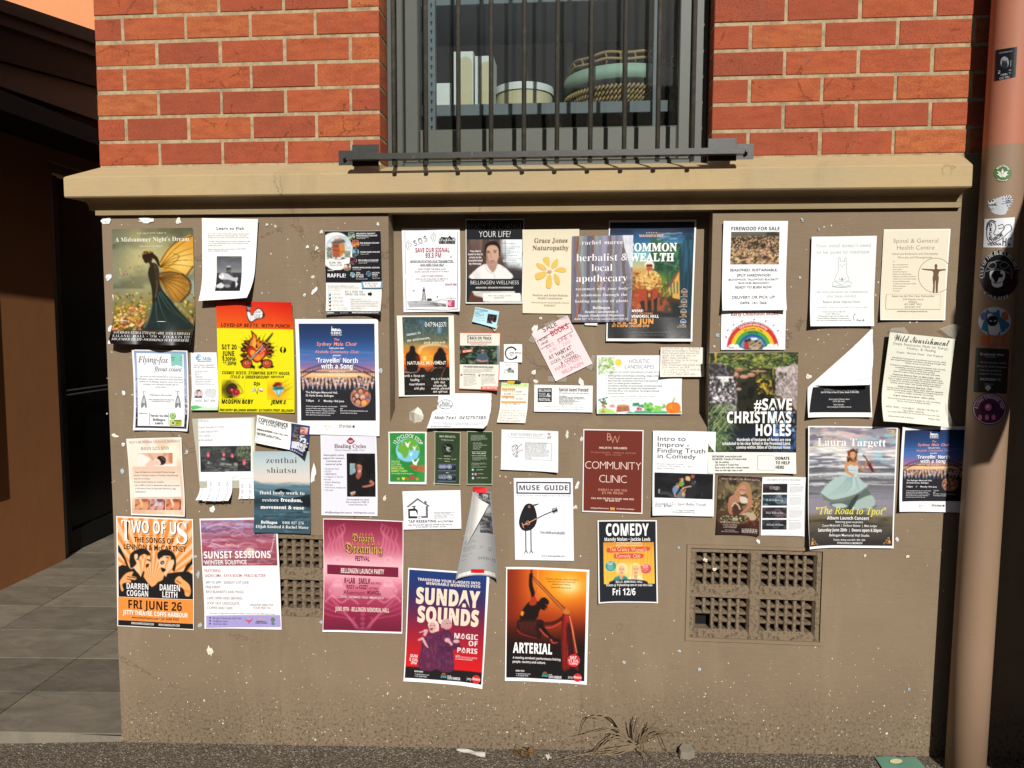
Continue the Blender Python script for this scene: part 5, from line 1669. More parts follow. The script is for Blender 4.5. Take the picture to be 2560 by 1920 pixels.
# natural movement
p=Poster('poster',(980,760,400),[(72,160),(857,158),(875,1270),(105,1275)],'sunset poster with two dark cloaked figures, white border',paper='f0ece0',Y=2.775,lift=dict(bl=.006,br=.004))
c=p.pic([(148,180),(785,178),(806,1252),(182,1258)])
c.V((0,'33454c'),(.2,'4a5c58'),(.3,'6a6a4c'),(.36,'a8844c'),(.45,'d8782c'),(.53,'f0902c'),(.6,'e2501c'),(.66,'8a2c14'),(.72,'241814'),(.85,'1e1c1a'),(1,'22221e'))
for _ in range(70):
 x,y=c.r.uniform(150,790),c.r.uniform(180,560)
 c.L([(x,y),(x+c.r.uniform(-40,40),y+30),(x+c.r.uniform(-60,60),y+70),(x+c.r.uniform(-20,90),y+95)],9,c.r.choice(['2a3a3c','6f8078','46585a','8a9484','5a6a54','395a74']),.7,5,2)
c.E(660,350,24,60,'6fa4c4',.8,8).E(430,250,50,30,'4a7a9c',.6,10)
c.L([(380,660),(420,590),(540,560),(700,570),(780,600)],44,'f0d29a',.8,6,14,8).L([(370,700),(400,640)],50,'f0c070',.8,4,20,8).E(458,750,150,120,'f8b83c',.7,60).E(457,750,24,24,'fdf3b8',1,6)
for _ in range(16):
 y=c.r.uniform(640,900)
 c.L([(160,y),(400,y+30),(790,y-10)],10,c.r.choice(['f2a03c','d84a1c','b8361c','f4c05a']),.4,5,3)
c.G([(195,760),(200,690),(245,650),(255,590),(290,572),(325,600),(330,660),(375,700),(395,770),(370,830),(350,930),(220,930)],'18110f',3).G([(575,770),(590,700),(630,650),(645,610),(690,600),(720,640),(745,680),(770,690),(748,700),(760,780),(740,870),(590,870)],'18110f',3)
c.E(372,740,34,50,'a8321c',.6,20)
c.G([(360,930),(400,880),(450,885),(500,960),(540,900),(590,880),(740,870),(800,900),(806,1260),(182,1260),(172,950)],'1c1714',3)
c.L([(175,935),(260,945),(350,935),(380,890)],14,'e8d0c0',.8,4,4).L([(545,930),(600,880),(720,880)],12,'e0a070',.8,4,4).L([(740,880),(700,960),(690,1000)],8,'c87848',.8)
for _ in range(40):
 x,y=c.r.uniform(180,780),c.r.uniform(980,1240)
 c.L([(x,y),(x+40,y-16),(x+90,y+4)],7,c.r.choice(['3c3a32','55523f','2a2a24','6a6650']),.7,4,2)
c.end()
p.T('0479143371',462,752,315,64,'eef0ec','s',-.005,jit=.12)
p.T('connect to',212,404,424,38,'eceee8','s',.005,jit=.25,rot=9)
p.T('the environment,',214,536,500,38,'eceee8','s',.005,jit=.25,rot=7)
p.T('and yourself',450,740,543,32,'f2e6c8','s',.005,jit=.25)
p.T('NATURAL MOVEMENT',220,752,834,46,'f4ead4','s',.008,jit=.2)
p.T('with a focus on',178,452,1004,36,'ece8e0','s',.008,jit=.25)
p.T('healing',262,384,1060,34,'ece8e0','s',.008,jit=.25)
p.T('nourishment',246,462,1120,34,'ece8e0','s',.008,jit=.25)
p.T('and play',314,458,1178,34,'ece8e0','s',.008,jit=.25)
for t,a,b,y in[('this is a lifestyle',546,796,1046),('shift that',588,738,1092),('adresses the',576,760,1138),('mental, physical',548,800,1178),('and spiritual',576,770,1222)]:
 p.T(t,a,b,y,32,'ece8e0','s',.008,jit=.25)
p.done()
# garage doors
p=Poster('flyer',(980,760,400),[(938,390),(1500,395),(1475,1190),(933,1172)],'garage door flyer with an orange border and a man with folded arms','flyer','d8664a',Y=2.775,lift=dict(br=.02))
p.F(.012,.016,.012,.012,'ece6d8')
c=p.pic([(940,573),(1484,573),(1484,836),(940,832)],.0019,'1f2a22')
c.N('3c5238',.1,.08,.5,.7,.9).N('7c9270',.05,.05,.62,.72,.8).N('0f1512',.15,.1,.55,.7,.8)
for _ in range(40):
 x,y=c.r.uniform(940,1450),c.r.uniform(580,820)
 c.L([(x,y),(x+c.r.uniform(-50,60),y+c.r.uniform(-60,30))],6,c.r.choice(['4f6a48','6f8a64','2c3f2c','90a284']),.8,0,1)
c.G([(1450,573),(1484,573),(1484,836),(1455,836)],'7a8890')
c.G([(1170,770),(1180,700),(1220,680),(1260,674),(1310,690),(1338,740),(1342,800),(1310,834),(1200,834)],'44586a',3).L([(1180,770),(1240,790),(1310,786)],24,'c08a70',1,4).L([(1330,770),(1280,800),(1230,800)],22,'b47c64',1,4).G([(1196,800),(1316,800),(1312,836),(1200,836)],'2c3440')
portrait(c,1258,634,22,'c69076','2c2420','44586a')
c.G([(1226,625),(1232,602),(1260,596),(1288,606),(1292,624)],'23262a',2).E(1260,656,17,12,'6b4430',.8).end()
p.Q([(974,640),(1114,616),(1118,654),(978,676)],'e0604a')
p.T('RC Finals',990,1100,661,22,'fff0ea','s',.02,it=.2,rot=8)
for i,(y,cl)in enumerate([(426,'5a6a70'),(530,'c8705a')]):
 p.R(1044,y,1380,y+8,cl)
for i,cl in enumerate(['3f5a58','5a6a70','a06a6a','d8705a']):
 p.R(1044,442+i*22,1066,452+i*22,cl)
p.T('BACK ON TRACK',1082,1378,486,36,'33363a','s',.03)
p.T('GARAGE DOORS & GATES',1082,1378,514,18,'b09a90',sp=.2)
p.T('www.backontrackgaragedoors.com.au',1094,1320,556,12,'777')
p.T('I FIX GARAGE DOORS AROUND BELLINGEN.',992,1408,876,22,'44484c','s',.02)
p.X(992,1436,898,17,4,9,'8a8a86')
p.E(966,974,14,14,'d8604a')
p.E(1212,982,14,14,'d8604a')
p.T('I HELP WITH THINGS LIKE:',992,1160,978,15,'44484c','s',.02)
p.T('LOCAL, OWNER-OPERATED:',1240,1424,982,15,'44484c','s',.02)
p.X(996,1196,1000,17.4,8,9,'8a8a86','l',.7)
p.X(1238,1456,1004,17.4,7,9,'8a8a86','l',.2)
p.Q([(1236,1134),(1478,1136),(1475,1190),(1236,1184)],'d85c46')
p.T('Ash  0456 157 052',1256,1464,1166,24,'fff0ec','s',.03)
p.done()
# dog card
p=Poster('card',(980,760,400),[(1155,38),(1487,103),(1443,332),(1115,243)],'tilted pale blue dog minding card with a photo of a black dog','card','b9e2ee',Y=2.775,lift=dict(br=.012))
p.T('Lisa the Dog Whisperer',1158,1330,90,20,'33424c','s',.02)
p.X(1152,1340,104,14,2,9,'4f6470')
p.T('Lisa Smith',1148,1212,136,14,'33424c','s',.02)
p.X(1144,1290,152,13,3,9,'4f6470')
p.X(1136,1290,200,14,2,9,'4f6470')
p.X(1130,1300,230,13,2,9,'4f6470')
c=p.pic([(1328,132),(1460,150),(1436,284),(1310,262)],.0016,'5a5a60')
c.E(1378,205,56,62,'1e1c1e').E(1340,190,18,40,'141214',1,0,20).E(1428,190,18,40,'141214',1,0,-20).E(1360,185,8,8,'9a7a5a').E(1400,185,8,8,'9a7a5a').E(1380,225,26,24,'4a423e').E(1380,215,12,9,'0c0c0c').E(1384,246,10,14,'d8a8b0').N('3a3a40',.3,.3,.6,.8,.4).end()
p.done()
sc=Poster('paper_scrap',(980,760,400),[(1380,325),(1470,296),(1440,360),(1424,378)],'folded cream corner of paper left just under the blue dog card','paper scrap','e8e4cc',Y=2.775,z=.006,group='torn paper scraps')
sc.done()
# two square cards
p=Poster('card',(980,760,400),[(1548,555),(1802,553),(1800,805),(1550,798)],'square white card with a black brush-stroke ring','card','f5f5f3',Y=2.775,lift=dict(br=.006))
t=np.linspace(.5,5.6,40)
for k in range(3):
 p.Ln([(1650+(84-k*7)*math.cos(a),680-(88-k*6)*math.sin(a)*(1 if k else 1.02))for a in t],9-k*2,'232326',taper=2 if k else 12)
p.E(1700,733,34,28,'232326')
p.E(1688,722,28,24,'f5f5f3')
p.T('UNITED WITH KAI',1625,1790,684,20,'333','s',.01,jit=.2)
p.T('RELAX',1634,1686,710,15,'555','s',.01,jit=.2)
p.done()
p=Poster('card',(980,760,400),[(1490,798),(1742,803),(1738,1047),(1487,1045)],'square white card with a small grey mountain drawing','card','f5f5f3',Y=2.775,z=.003,lift=dict(b=.004))
p.X(1562,1680,838,14,2,8,'8a8a88','c',.7)
c=p.pic((1545,860,1692,962),.0016,'f5f5f3')
c.G([(1560,920),(1610,890),(1640,876),(1670,905),(1690,930),(1690,950),(1550,950)],'b8bcbe').G([(1600,900),(1640,876),(1650,900),(1625,915)],'3c4448').E(1580,930,26,14,'f2f2f2').L([(1548,945),(1600,925),(1690,950)],7,'4a5458').N('5a6468',.1,.15,.62,.7,.8,box=(1545,905,1692,962)).E(1582,936,22,12,'f0f0f0').end()
p.X(1574,1660,978,15,2,7,'9a9a98','c',.8)
p.X(1572,1660,1028,15,1,7,'9a9a98','c',.9)
p.done()
# handwritten note with hazard tape
p=Poster('handwritten_note',(980,760,400),[(1515,1085),(1890,1095),(1865,1605),(1485,1595)],'handwritten note with green and orange highlighter, held by yellow and black tape','note','f2efe4',Y=2.775,mat='crumpled',curve=lambda u,v:.075*np.clip((v-.68)/.32,0,1))
p.Q([(1515,1088),(1888,1098),(1882,1155),(1514,1150)],'d4ecaa')
p.T('Prius Wanted ... ish',1524,1866,1128,26,'8a8c6a','i',jit=.15)
for q in[(1520,1162,1706,1192),(1516,1265,1696,1292),(1512,1340,1856,1366)]:
 p.R(*q,'f0b468')
for t,a,b,y in[('Electric (or hybrid)',1526,1700,1186),('* 2-3 yrs old, 40,000k',1534,1804,1216),('* @ 25000 inc rego on road',1530,1850,1250),('or 2008-ish type',1526,1690,1286),('* 1-1.5 litre, 10-20k',1534,1812,1314),('Would be pleased with these types',1516,1854,1360),('* 1.3 litre, 300km?',1544,1770,1388),('Ring / SMS',1560,1690,1420)]:
 p.T(t,a,b,y,20,'7c7a80','i',jit=.15,name='small_print')
p.Ln([(1516,1434),(1874,1444)],3,'999')
for i,(t,b)in enumerate([('Connection, I cannot put out',1806),('3 in what they are, if I need more',1856),('but this is to be electric, maybe',1850),('strictly plugged in',1740),('Thank you in advance!',1796)]):
 p.T(t,1512-i*2,b,1470+i*28,18,'8a888c','i',jit=.15,name='small_print')
p.tape([(1600,1058),(1708,1060),(1682,1104),(1598,1098)],'dfae1e')
p.tape([(1709,1060),(1786,1062),(1782,1106),(1683,1104)],'1c1a18')
p.tape([(1562,1582),(1752,1590),(1716,1628),(1560,1626)],'dfae1e')
p.tape([(1753,1590),(1752,1630),(1717,1628)],'1c1a18')
p.done()
# torn rural builder sheet
p=Poster('notice',(980,760,400),[(590,1232),(1382,1232),(1359,1660),(560,1662)],'torn white builder sheet with an oval stamp and a big phone number','notice','f5f6f8',Y=2.775,lift=dict(br=.02,b=.01),mat='crumpled',z=.006,curve=lambda u,v:.085*np.clip((v-.5)/.5,0,1))
p.Ln([(745+100*math.cos(a),1385+64*math.sin(a))for a in np.linspace(0,6.3,50)],7,'45484e')
p.T('THE',730,770,1346,12,'555')
p.T('Rural',692,802,1382,38,'44474c','R')
p.T('Building',662,834,1414,34,'44474c','R')
p.T('Co.',748,780,1440,20,'44474c','R')
p.Ln([(680,1430),(720,1438),(740,1430)],5,'555')
p.T('Bellingen NSW 2454',668,870,1482,18,'a0a2a8','i')
p.T('Roly King - 40 years working',624,926,1510,22,'9a9ca2','i')
p.T('Mob/Text: 0412757385',626,1318,1566,36,'33353a','s',.03,sp=.1)
p.T('* Renovations, decks, extensions, additions & carpentry, studio, stables etc',608,1302,1612,15,'8a8c92')
p.T('Call Roly or text 0412757385 for a quote',790,1232,1628,14,'8a8c92')
p.T('40 year local Tradesman',608,874,1650,14,'5a5c62','s',.02)
p.done(outline=dict(l=lambda v:np.where(v<.5,.075+.01*np.sin(v*40),np.clip(.075-(v-.5)*1.1,0,1)),r=lambda v:.004*np.sin(v*30)+np.clip((v-.94)*.9,0,1)))
# second-hand book sale
p=Poster('notice',(1300,760,400),[(160,410),(655,155),(1003,820),(495,1065)],'pink hand-lettered book sale notice taped on at a steep tilt','notice','f6dcdc',Y=2.775,lift=dict(bl=.004,br=.002))
A_=0
p.T('SALE',318,536,346,74,'33303a','s',0,jit=.14)
p.Ln([(240,508),(680,264),(728,378),(612,440),(288,628),(240,508)],8,'33303a')
p.T('SECOND',268,396,492,34,'3a3640','s',.005,jit=.2)
p.T('HAND',296,406,548,34,'3a3640','s',.005,jit=.2)
p.T('BOOKS',430,694,386,76,'d4384a','s',.03,jit=.14)
p.T('SAT. JUNE 6',352,748,536,54,'d8707a','s',-.008,jit=.14)
p.T('8:30 - 2:00',402,716,604,44,'d09aa4','s',-.015,jit=.14)
p.T("AT 'HABITAT'",396,748,692,54,'2f2c36','s',.01,jit=.14)
p.T('(COOL PLANTS',418,770,760,44,'37343e','s',0,jit=.16)
p.T('& COFFEE)',560,826,780,44,'37343e','s',0,jit=.16)
p.T('MAIN STREET',480,884,840,50,'d8788a','s',-.008,jit=.14)
p.T('BELLINGEN',584,896,900,50,'d8788a','s',-.008,jit=.14)
for q in([(330,286),(470,220),(500,250),(380,330)],[(500,160),(620,150),(665,190),(560,215)],[(160,430),(240,480),(190,540),(120,510)],[(1000,700),(1040,720),(990,915),(920,880)],[(385,998),(645,1000),(640,1075),(382,1068)]):
 p.tape(q)
p.done()
# special agent card
p=Poster('notice',(1300,760,400),[(198,1113),(1007,1127),(1000,1488),(198,1478)],'white special agent notice with a black square festival logo','notice','f3f3f0',Y=2.775,lift=dict(b=.014))
p.R(246,1162,442,1354,'242426')
for t,a,b,y,h in[('BELLINGEN',262,426,1212,34),('READERS',262,356,1252,26),('WRITERS',262,356,1286,26),('FESTIVAL',262,424,1338,36)]:
 p.T(t,a,b,y,h,'e8e8e6','s',.02 if h>30 else-.005)
p.T('&',366,428,1284,54,'e8e8e6','R')
p.T('Special Agent Wanted!',542,948,1206,46,'333338','s',.035)
p.T('For published local writer with a new memoir',540,948,1236,15,'555','s',.012)
p.TB(['The mission:','Unwitting heroes and unlikely villains','Danger, love, mystery, race against time','Life and death decisions','Mad scientists and evil doctors','Exile in exotic locations','Tragedy and triumph'],542,900,1276,18.4,14,'44464a','s',.02,'l')
p.T('A true story where all you believed turns out to be an illusion',332,880,1424,16,'55575c','s',.01)
p.T('contact: laureni, 0477570056, missinglinkarhma@protonmail.com',258,960,1458,17,'66686c','i')
p.done()
# holistic landscapes
p=Poster('notice',(1480,760,400),[(65,708),(1248,708),(1230,1508),(65,1503)],'wide white landscaping notice with painted vegetables and an orange pumpkin along its foot','notice','eef1f2',Y=2.775,mat='crumpled',amp=.0016,lift=dict(b=.024))
c=p.pic((84,728,420,975),.0021,'eef1f2')
c.L([(95,750),(130,840),(200,850),(300,830)],7,'8a6a44').L([(100,850),(100,960)],5,'8a6a44').dots(95,92,740,310,960,8,17,['8ab45c','a8c878','6f9a48','b8d08a','9cc06a'],.95,.8)
for a in np.linspace(0,6.28,22)[:-1]:
 c.L([(364+40*math.cos(a),806+40*math.sin(a)),(364+60*math.cos(a),806+60*math.sin(a))],8,'e8c84a',1,0,1)
c.E(364,806,42,44,'f0cc4a').E(355,800,22,22,'f6dc7a',.8,8).end()
p.T('HOLISTIC',518,798,812,50,'8a8e92','s',-.014,sp=.12)
p.T('LANDSCAPES',456,858,888,50,'8a8e92','s',-.014,sp=.12)
p.T('CERTIFIED BIOLOGIST AND PERMACULTURIST AT YOUR SERVICE',224,1100,951,22,'9c9fa2','s',-.005)
p.TB(['\u2022  Edible garden and landscape consulting, design, composting','\u2022  Tree Pruning and natural weed control','\u2022  Microbial Soil remediation, Soil Food Web Solutions','\u2022  LaWn to edible garden makeovers','\u2022  Companion planting, Air-prune beds, Greenhouse builds','\u2022  Syntropic Agroforestry design and implementation','\u2022  Dowsing, Moon cycle gardening, Astrological planting','\u2022  And much more...'],196,1000,998,34.6,20,'808388','s',.006,'l')
p.TB(['Contact Matteo to schedule a chat and a quote','on your garden plans and projects at','grassifestive@gmail.com','ABN: 4380912263'],240,868,1282,25,18,'9a9da0','s',0,'l')
c=p.pic([(84,1280),(1232,1285),(1224,1500),(84,1498)],.0023,'eef1f2')
c.G([(84,1450),(140,1430),(250,1440),(330,1490),(330,1505),(84,1505)],'a8d078',3).G([(500,1480),(600,1462),(800,1466),(1010,1468),(1010,1505),(500,1505)],'4fa07a',2).G([(1180,1470),(1230,1466),(1230,1505),(1180,1505)],'6fb08a')
c.L([(150,1480),(150,1380),(165,1300)],9,'8a6a4a').dots(18,96,1290,205,1400,12,20,['3f6a48','5a8458','2f5a44'],1,.6).dots(8,110,1385,190,1420,9,14,['a85a3c','c8784c']).G([(110,1490),(150,1450),(195,1490)],'b8805a')
c.G([(240,1412),(260,1385),(300,1385),(318,1412),(280,1422)],'d8695a',3).G([(268,1418),(295,1418),(300,1450),(262,1450)],'f0e6d8').dots(5,255,1392,305,1410,4,6,['f6ece4'])
c.G([(345,1395),(420,1385),(510,1390),(520,1470),(330,1485)],'a8694c',0).E(428,1396,84,14,'c08a68').L([(380,1420),(375,1470)],6,'7a4632').L([(450,1420),(460,1470)],6,'7a4632')
c.E(560,1458,32,26,'f2ede4').L([(560,1430),(572,1405)],7,'b8c89a').dots(16,570,1370,640,1400,10,17,['2f7a5a','3f9068','25684c']).E(634,1440,22,22,'c43a5c').E(672,1444,18,18,'d04a64').dots(16,650,1395,720,1420,9,15,['2f7a5a','3f9068']).dots(50,725,1370,830,1465,10,20,['4f9a4a','6fb45a','3c8040','8ac06a'],1,1.3).dots(60,830,1400,950,1470,8,15,['8ac85a','6fb44a','a0d070']).dots(20,960,1370,1005,1430,7,11,['5a9a54','7fb46a'])
c.G([(1015,1420),(1040,1372),(1115,1352),(1190,1366),(1216,1420),(1200,1480),(1140,1502),(1060,1500),(1025,1470)],'e07a26',4)
for k in(-70,-35,5,45,75):
 c.L([(1115+k*.5,1358),(1115+k*1.2,1425),(1115+k*.7,1498)],6,'b4561a',.9)
c.E(1085,1410,18,34,'f0963e',.8,8).L([(1115,1358),(1120,1330),(1140,1312)],12,'6a5a34').E(1140,1295,16,18,'d0c070',.9).end()
p.tape([(428,1508),(770,1508),(772,1542),(430,1538)],'c8cac8',z=-.002)
p.done()
# handwritten housing note over its corner
p=Poster('handwritten_note',(1480,760,400),[(943,595),(1545,600),(1543,1000),(930,1000)],'cream handwritten note overlapping the landscaping notice at its top right','note','efeadc',Y=2.775,z=.012,lift=dict(bl=.01,br=0,b=.006),mat='crumpled')
for i,t in enumerate(['I am Gardens etc ... via Epoch','Seeking unfurnished in Bellinger','Room, renovated small Bedroom unit','ample for walking and cats','Rent / lease furnished,','Quiet or long term living','         doctor','Clean, private, water, beds, ground floor','Non smoker, no 4x4','Very quiet working in medicine','A budget weekly','Margaret 0426 2603 2855x']):
 p.T(t,965,[1490,1480,1476,1436,1330,1450,1210,1494,1330,1488,1340,1440][i],622+i*32.5,25,'8a857c','i',jit=.14,name='small_print')
p.done()
# firewood over the rainbow notice
p=Poster('notice',(1760,760,400),[(238,30),(1130,10),(1115,630),(230,632)],'childrens music notice with a big printed rainbow','notice','f3f6f8',lift=dict(t=.001,b=.002))
p.T('Early Childhood Music',372,1026,158,46,'b8324c','s',.03)
p.X(388,1000,185,10,1,6,'6a6a70','j',1)
c=p.pic([(300,250),(1035,250),(1035,628),(290,628)],.0021,'f3f6f8')
for r,col in[((357,345),'c8342e'),((300,292),'f2c02c'),((246,240),'3f9a4c'),((192,188),'24559c'),((150,146),'8fb4c4')]:
 c.E(668,600,r[0],r[1],col)
c.G([(515,628),(530,520),(600,470),(760,470),(820,540),(825,628)],'6f8a94',2).G([(530,600),(825,560),(825,628),(520,628)],'55565c')
for q in[(582,515,26,'1f1c1c'),(625,495,22,'2a2422'),(655,530,22,'a87a5c'),(720,520,24,'2a2624'),(760,540,20,'3a2c24')]:
 c.E(q[0],q[1],q[2],q[2],q[3])
c.E(585,565,34,48,'b82c30').E(640,575,30,40,'8a7a64').E(680,570,40,30,'4a5a44').E(745,575,36,30,'a88a6a').L([(620,600),(720,540),(790,500)],18,'c8a078',1,3).E(700,610,60,24,'b0a088').G([(645,468),(735,465),(735,495),(645,498)],'dfe6ea')
c.G([(285,632),(300,605),(330,595),(345,565),(390,552),(430,565),(450,556),(480,575),(485,600),(530,612),(540,632)],'f6f8fa',3).G([(815,632),(820,600),(860,588),(880,556),(930,550),(960,565),(1000,545),(1018,590),(1035,600),(1036,632)],'f6f8fa',3)
c.end()
p.A('Using songs, games, rhythm and movement shared with parents and carers',668,600,360,-52,54,22,'6f3c44','s',0,'small_print',346)
p.A('Classes are held weekday mornings',668,600,314,-33,38,30,'f4e8dc','s',.02,'lettering',304)
p.A('Ages 6 months - 5 years',668,600,256,-28,33,30,'6a4a1c','s',.01,'lettering',250)
p.A('Inquire Now',668,600,203,-17,22,26,'24482c','s',.02,'lettering',200)
p.T('BELLINGEN',340,412,608,18,'a8486a','s',.02)
p.X(340,462,617,8,1,6,'a8486a','j',1)
p.X(872,985,592,12,3,6,'8a8c90')
for x,y,cl in[(405,288,'55505a'),(522,236,'8a8a90'),(690,214,'8a8088'),(846,234,'c0404a'),(955,294,'8a9098'),(1016,366,'b0606a'),(325,362,'b85a64'),(302,454,'a06050')]:
 p.G([(x-14,y+10),(x-4,y-8),(x+14,y-12),(x+10,y+6),(x,y+4),(x-4,y+12)],cl)
p.done()
p=Poster('notice',(1680,540,400),[(703,75),(1590,75),(1553,1300),(675,1308)],'white firewood notice with a photo of a heap of split logs','notice','f4f5f7',z=.009,lift=dict(b=.012,bl=.008,br=.01),mat='crumpled')
p.T('FIREWOOD FOR SALE',814,1474,201,46,'3f4048','s',.016)
c=p.pic([(810,224),(1476,222),(1466,668),(797,670)],.002,'3a3026')
c.G([(797,222),(1480,222),(1480,285),(1100,275),(797,300)],'5a5850').N('77756c',.1,.3,.5,.7,.6,box=(800,224,1476,290)).G([(1290,235),(1400,225),(1470,250),(1460,280),(1300,275)],'38362f')
for i in range(520):
 t=c.r.random()
 x,y=c.r.uniform(790,1480),285+t*395
 s=11+t*22
 a=c.r.uniform(0,3.14)
 q=c.r.uniform(.35,.6)
 col=c.r.choice(['c9a574','d8b98a','b88f5e','e2c89c','a87c54','c49a80','b88a70','d0a878','6a5038','4a3a2c'])
 ca,sa=math.cos(a),math.sin(a)
 P_=[(x+s*ca*u_-s*q*sa*v_,y+s*sa*u_+s*q*ca*v_)for u_,v_ in((-1,-1),(1,-.8),(1.1,.7),(-.9,1))]
 c.G([(px_+4,py_+5)for px_,py_ in P_],'2a2018').G(P_,col)
 c.L([P_[0],P_[1]],3,'efdcb8',.6,0)
c.E(1150,380,40,30,'241c14',.8,6).E(1245,420,40,26,'241c14',.8,6).E(1280,580,46,26,'2a2018',.7,6).end()
for t,a,b,y,h in[('SEASONED, SUSTAINABLE,',796,1450,764,36),('SPLIT HARDWOOD',890,1354,836,36),('(BLOODWOOD, TALLOWOOD, BLACKBUTT,',770,1470,890,26),('BLUE GUM, MAHOGANY)',912,1330,938,26),('READY TO BURN NOW',866,1370,1002,36),('DELIVERY OR PICK UP',816,1406,1142,40),('0494 141 066',926,1292,1221,40)]:
 p.T(t,a,b,y,h,'44454d','s',.012 if h>30 else .006)
p.done()
# meditation
p=Poster('notice',(1980,540,400),[(258,290),(1167,275),(1110,1520),(222,1523)],'faded white meditation notice with a line drawing of a sitting llama','notice','eceeee',lift=dict(l=.008,b=.01,tl=0,tr=0),mat='crumpled')
for t,a,b,y,h in[("Your mind doesn't need",322,1074,430,46),('to be quiet to meditate',332,1060,518,46),('An introduction to meditation',324,1044,1062,36),('(for busy minds)',480,878,1122,38)]:
 p.T(t,a,b,y,h,'c9cbcd','s',-.006)
p.T('Reduce Stress, Improve Focus',420,930,1200,34,'8a8c90','s',-.008)
p.T('mindfully, restore yourself to a more calm',330,1040,1270,26,'d6d8da','s',-.01)
gy='9a9ea4'
p.Ln([(636,655),(634,610),(640,580),(652,572),(662,600),(660,632),(690,620),(720,632),(722,600),(732,570),(744,590),(742,625),(746,660),(746,770),(770,840),(782,890),(700,900),(600,896),(584,884),(600,830),(632,760),(634,655)],4.5,gy,sm=3)
p.Ln([(600,905),(560,915),(548,945),(570,970),(640,960),(690,970),(740,965),(800,955),(816,925),(790,905),(740,915),(690,945),(640,935),(605,905)],4.5,gy,sm=3)
p.Ln([(654,672),(664,678),(674,672)],4,gy)
p.Ln([(706,670),(716,676),(726,668)],4,gy)
p.Ln([(678,690),(690,696),(702,688)],4,gy)
p.Ln([(640,850),(650,875),(680,880)],4,gy)
p.Ln([(735,840),(726,870),(700,880)],4,gy)
p.R(680,852,694,892,'6f8a90','drawing')
p.Ln([(548,972),(680,984),(816,972)],6,'9cc8c4',sm=3)
p.TB(['6 Week course from May 6th','$125 / $95 Conc.'],394,730,1328,30,16,'9cb8b4')
p.TB(['Wednesdays at 6pm, live on Zoom with','David Whitmore, Bellingen Acupuncturist','more info: rivstonehealstudio.com or scan QR'],312,802,1388,31,17,'8c9290')
p.T('Scan Me',872,986,1452,34,'70747a','c')
p.Ln([(845,1446),(838,1410),(842,1375),(858,1352)],5,'70747a',sm=3)
p.Ln([(846,1354),(860,1350),(860,1366)],5,'70747a')
p.done()
# health centre
p=Poster('notice',(1980,540,400),[(1265,187),(2183,180),(2098,1440),(1195,1437)],'cream health centre notice with a brown standing figure in a circle','notice','f4f2ea',lift=dict(b=.006,bl=.006))
p.F(.012,.012,.022,.016,'e6ddc6')
p.T('Spinal & General',1394,2006,370,58,'7d7468','s',-.014)
p.T('Health Centre',1444,1956,464,58,'7d7468','s',-.014)
p.T('Advanced Bodywork and Osteopathy',1374,2008,534,28,'8a8072','s',-.006)
p.T('Mon-Sat and Emergencies',1460,1922,584,28,'8a8072','s',-.006)
p.T('For',1384,1414,634,15,'8a8072',it=.15)
p.TB(['Back, neck and joint pain','Sprains, strains and aches','Postural issues','Headache and migraine','Digestive and menstrual issues','Pregnancy, post partum and newborn','Complex and chronic health problems','Sinus and breathing trouble','Circulatory and neurological problems','Medical emergencies','So much more...','For all ages'],1384,1710,677,33,16,'8a8072','s',0,'l',.12)
cx,cy,R_=1976,820,238
t=np.linspace(.62,5.66,60)
p.Ln([(cx+R_*math.cos(a),cy-R_*math.sin(a))for a in t],8,'a08a70')
B_='6f543c'
p.E(1982,690,20,28,B_)
p.G([(1968,710),(1996,710),(2000,730),(2040,740),(2016,800),(2022,860),(2010,950),(2004,1046),(1980,1050),(1978,900),(1970,900),(1960,1050),(1938,1048),(1944,950),(1936,860),(1948,790),(1930,745),(1964,730)],B_,sm=3)
p.Ln([(1940,745),(1860,740),(1786,730)],24,B_,taper=12)
p.Ln([(2030,748),(2080,742),(2114,740)],24,B_,taper=16)
p.Q([(1290,1078),(2042,1080),(2030,1292),(1276,1288)],'a89c88')
p.Q([(1294,1082),(2038,1084),(2026,1288),(1280,1284)],'e6ddc6')
p.T('Kuno van der Post | Kay Fairweather',1370,1960,1118,28,'6a6054','R',-.012)
for t_,a,b,y in[('2/34 Wheatley Street',1516,1804,1163),('Bellingen',1596,1720,1197),('(02) 5602 7015',1534,1776,1232),('0478 822 576',1544,1760,1272)]:
 p.T(t_,a,b,y,25,'7a7062','R',-.014)
p.T('spinalandgeneral@protonmail.com',1434,1856,1325,20,'7a7062','R',-.014)
p.done()
# river poster
p=Poster('poster',(1760,760,400),[(62,670),(1297,665),(1255,2333),(45,2330)],'large river photo poster with bold white capitals and a white strip below',paper='efeee6',lift=dict(tr=.004,bl=0,br=.01,l=.003),z=.003)
c=p.pic([(62,672),(1297,665),(1265,2045),(50,2038)])
c.V((0,'4a5230'),(.12,'5f6a3c'),(.2,'3c4428'),(.34,'2c2c20'),(.5,'1f1e18'),(.7,'1c1e1c'),(.85,'1a2430'),(1,'1a1c1c'))
B1=(62,665,1297,960)
c.N('90a04a',.15,.1,.48,.65,.9,box=B1).N('c9b84a',.2,.12,.6,.75,.8,box=(640,665,1000,900)).N('2a3420',.1,.06,.5,.62,.9,box=B1).N('1f3424',.2,.15,.5,.7,.8,box=(1050,665,1297,860)).dots(300,80,680,1290,900,6,15,['7c9a44','55702f','34451f','b4b858','8aa860','2b351d'],.75,.7)
for q in[(140,670,170,830),(400,760,520,680),(500,760,640,720),(1095,670,1105,800)]:
 c.L([(q[0],q[1]),(q[2],q[3])],14,'d8a850',.85,0,6)
c.G([(70,700),(140,680),(150,760),(80,830)],'2a2018',0,.8,10).L([(150,680),(160,820)],30,'e0b040',.8,0,10,6)
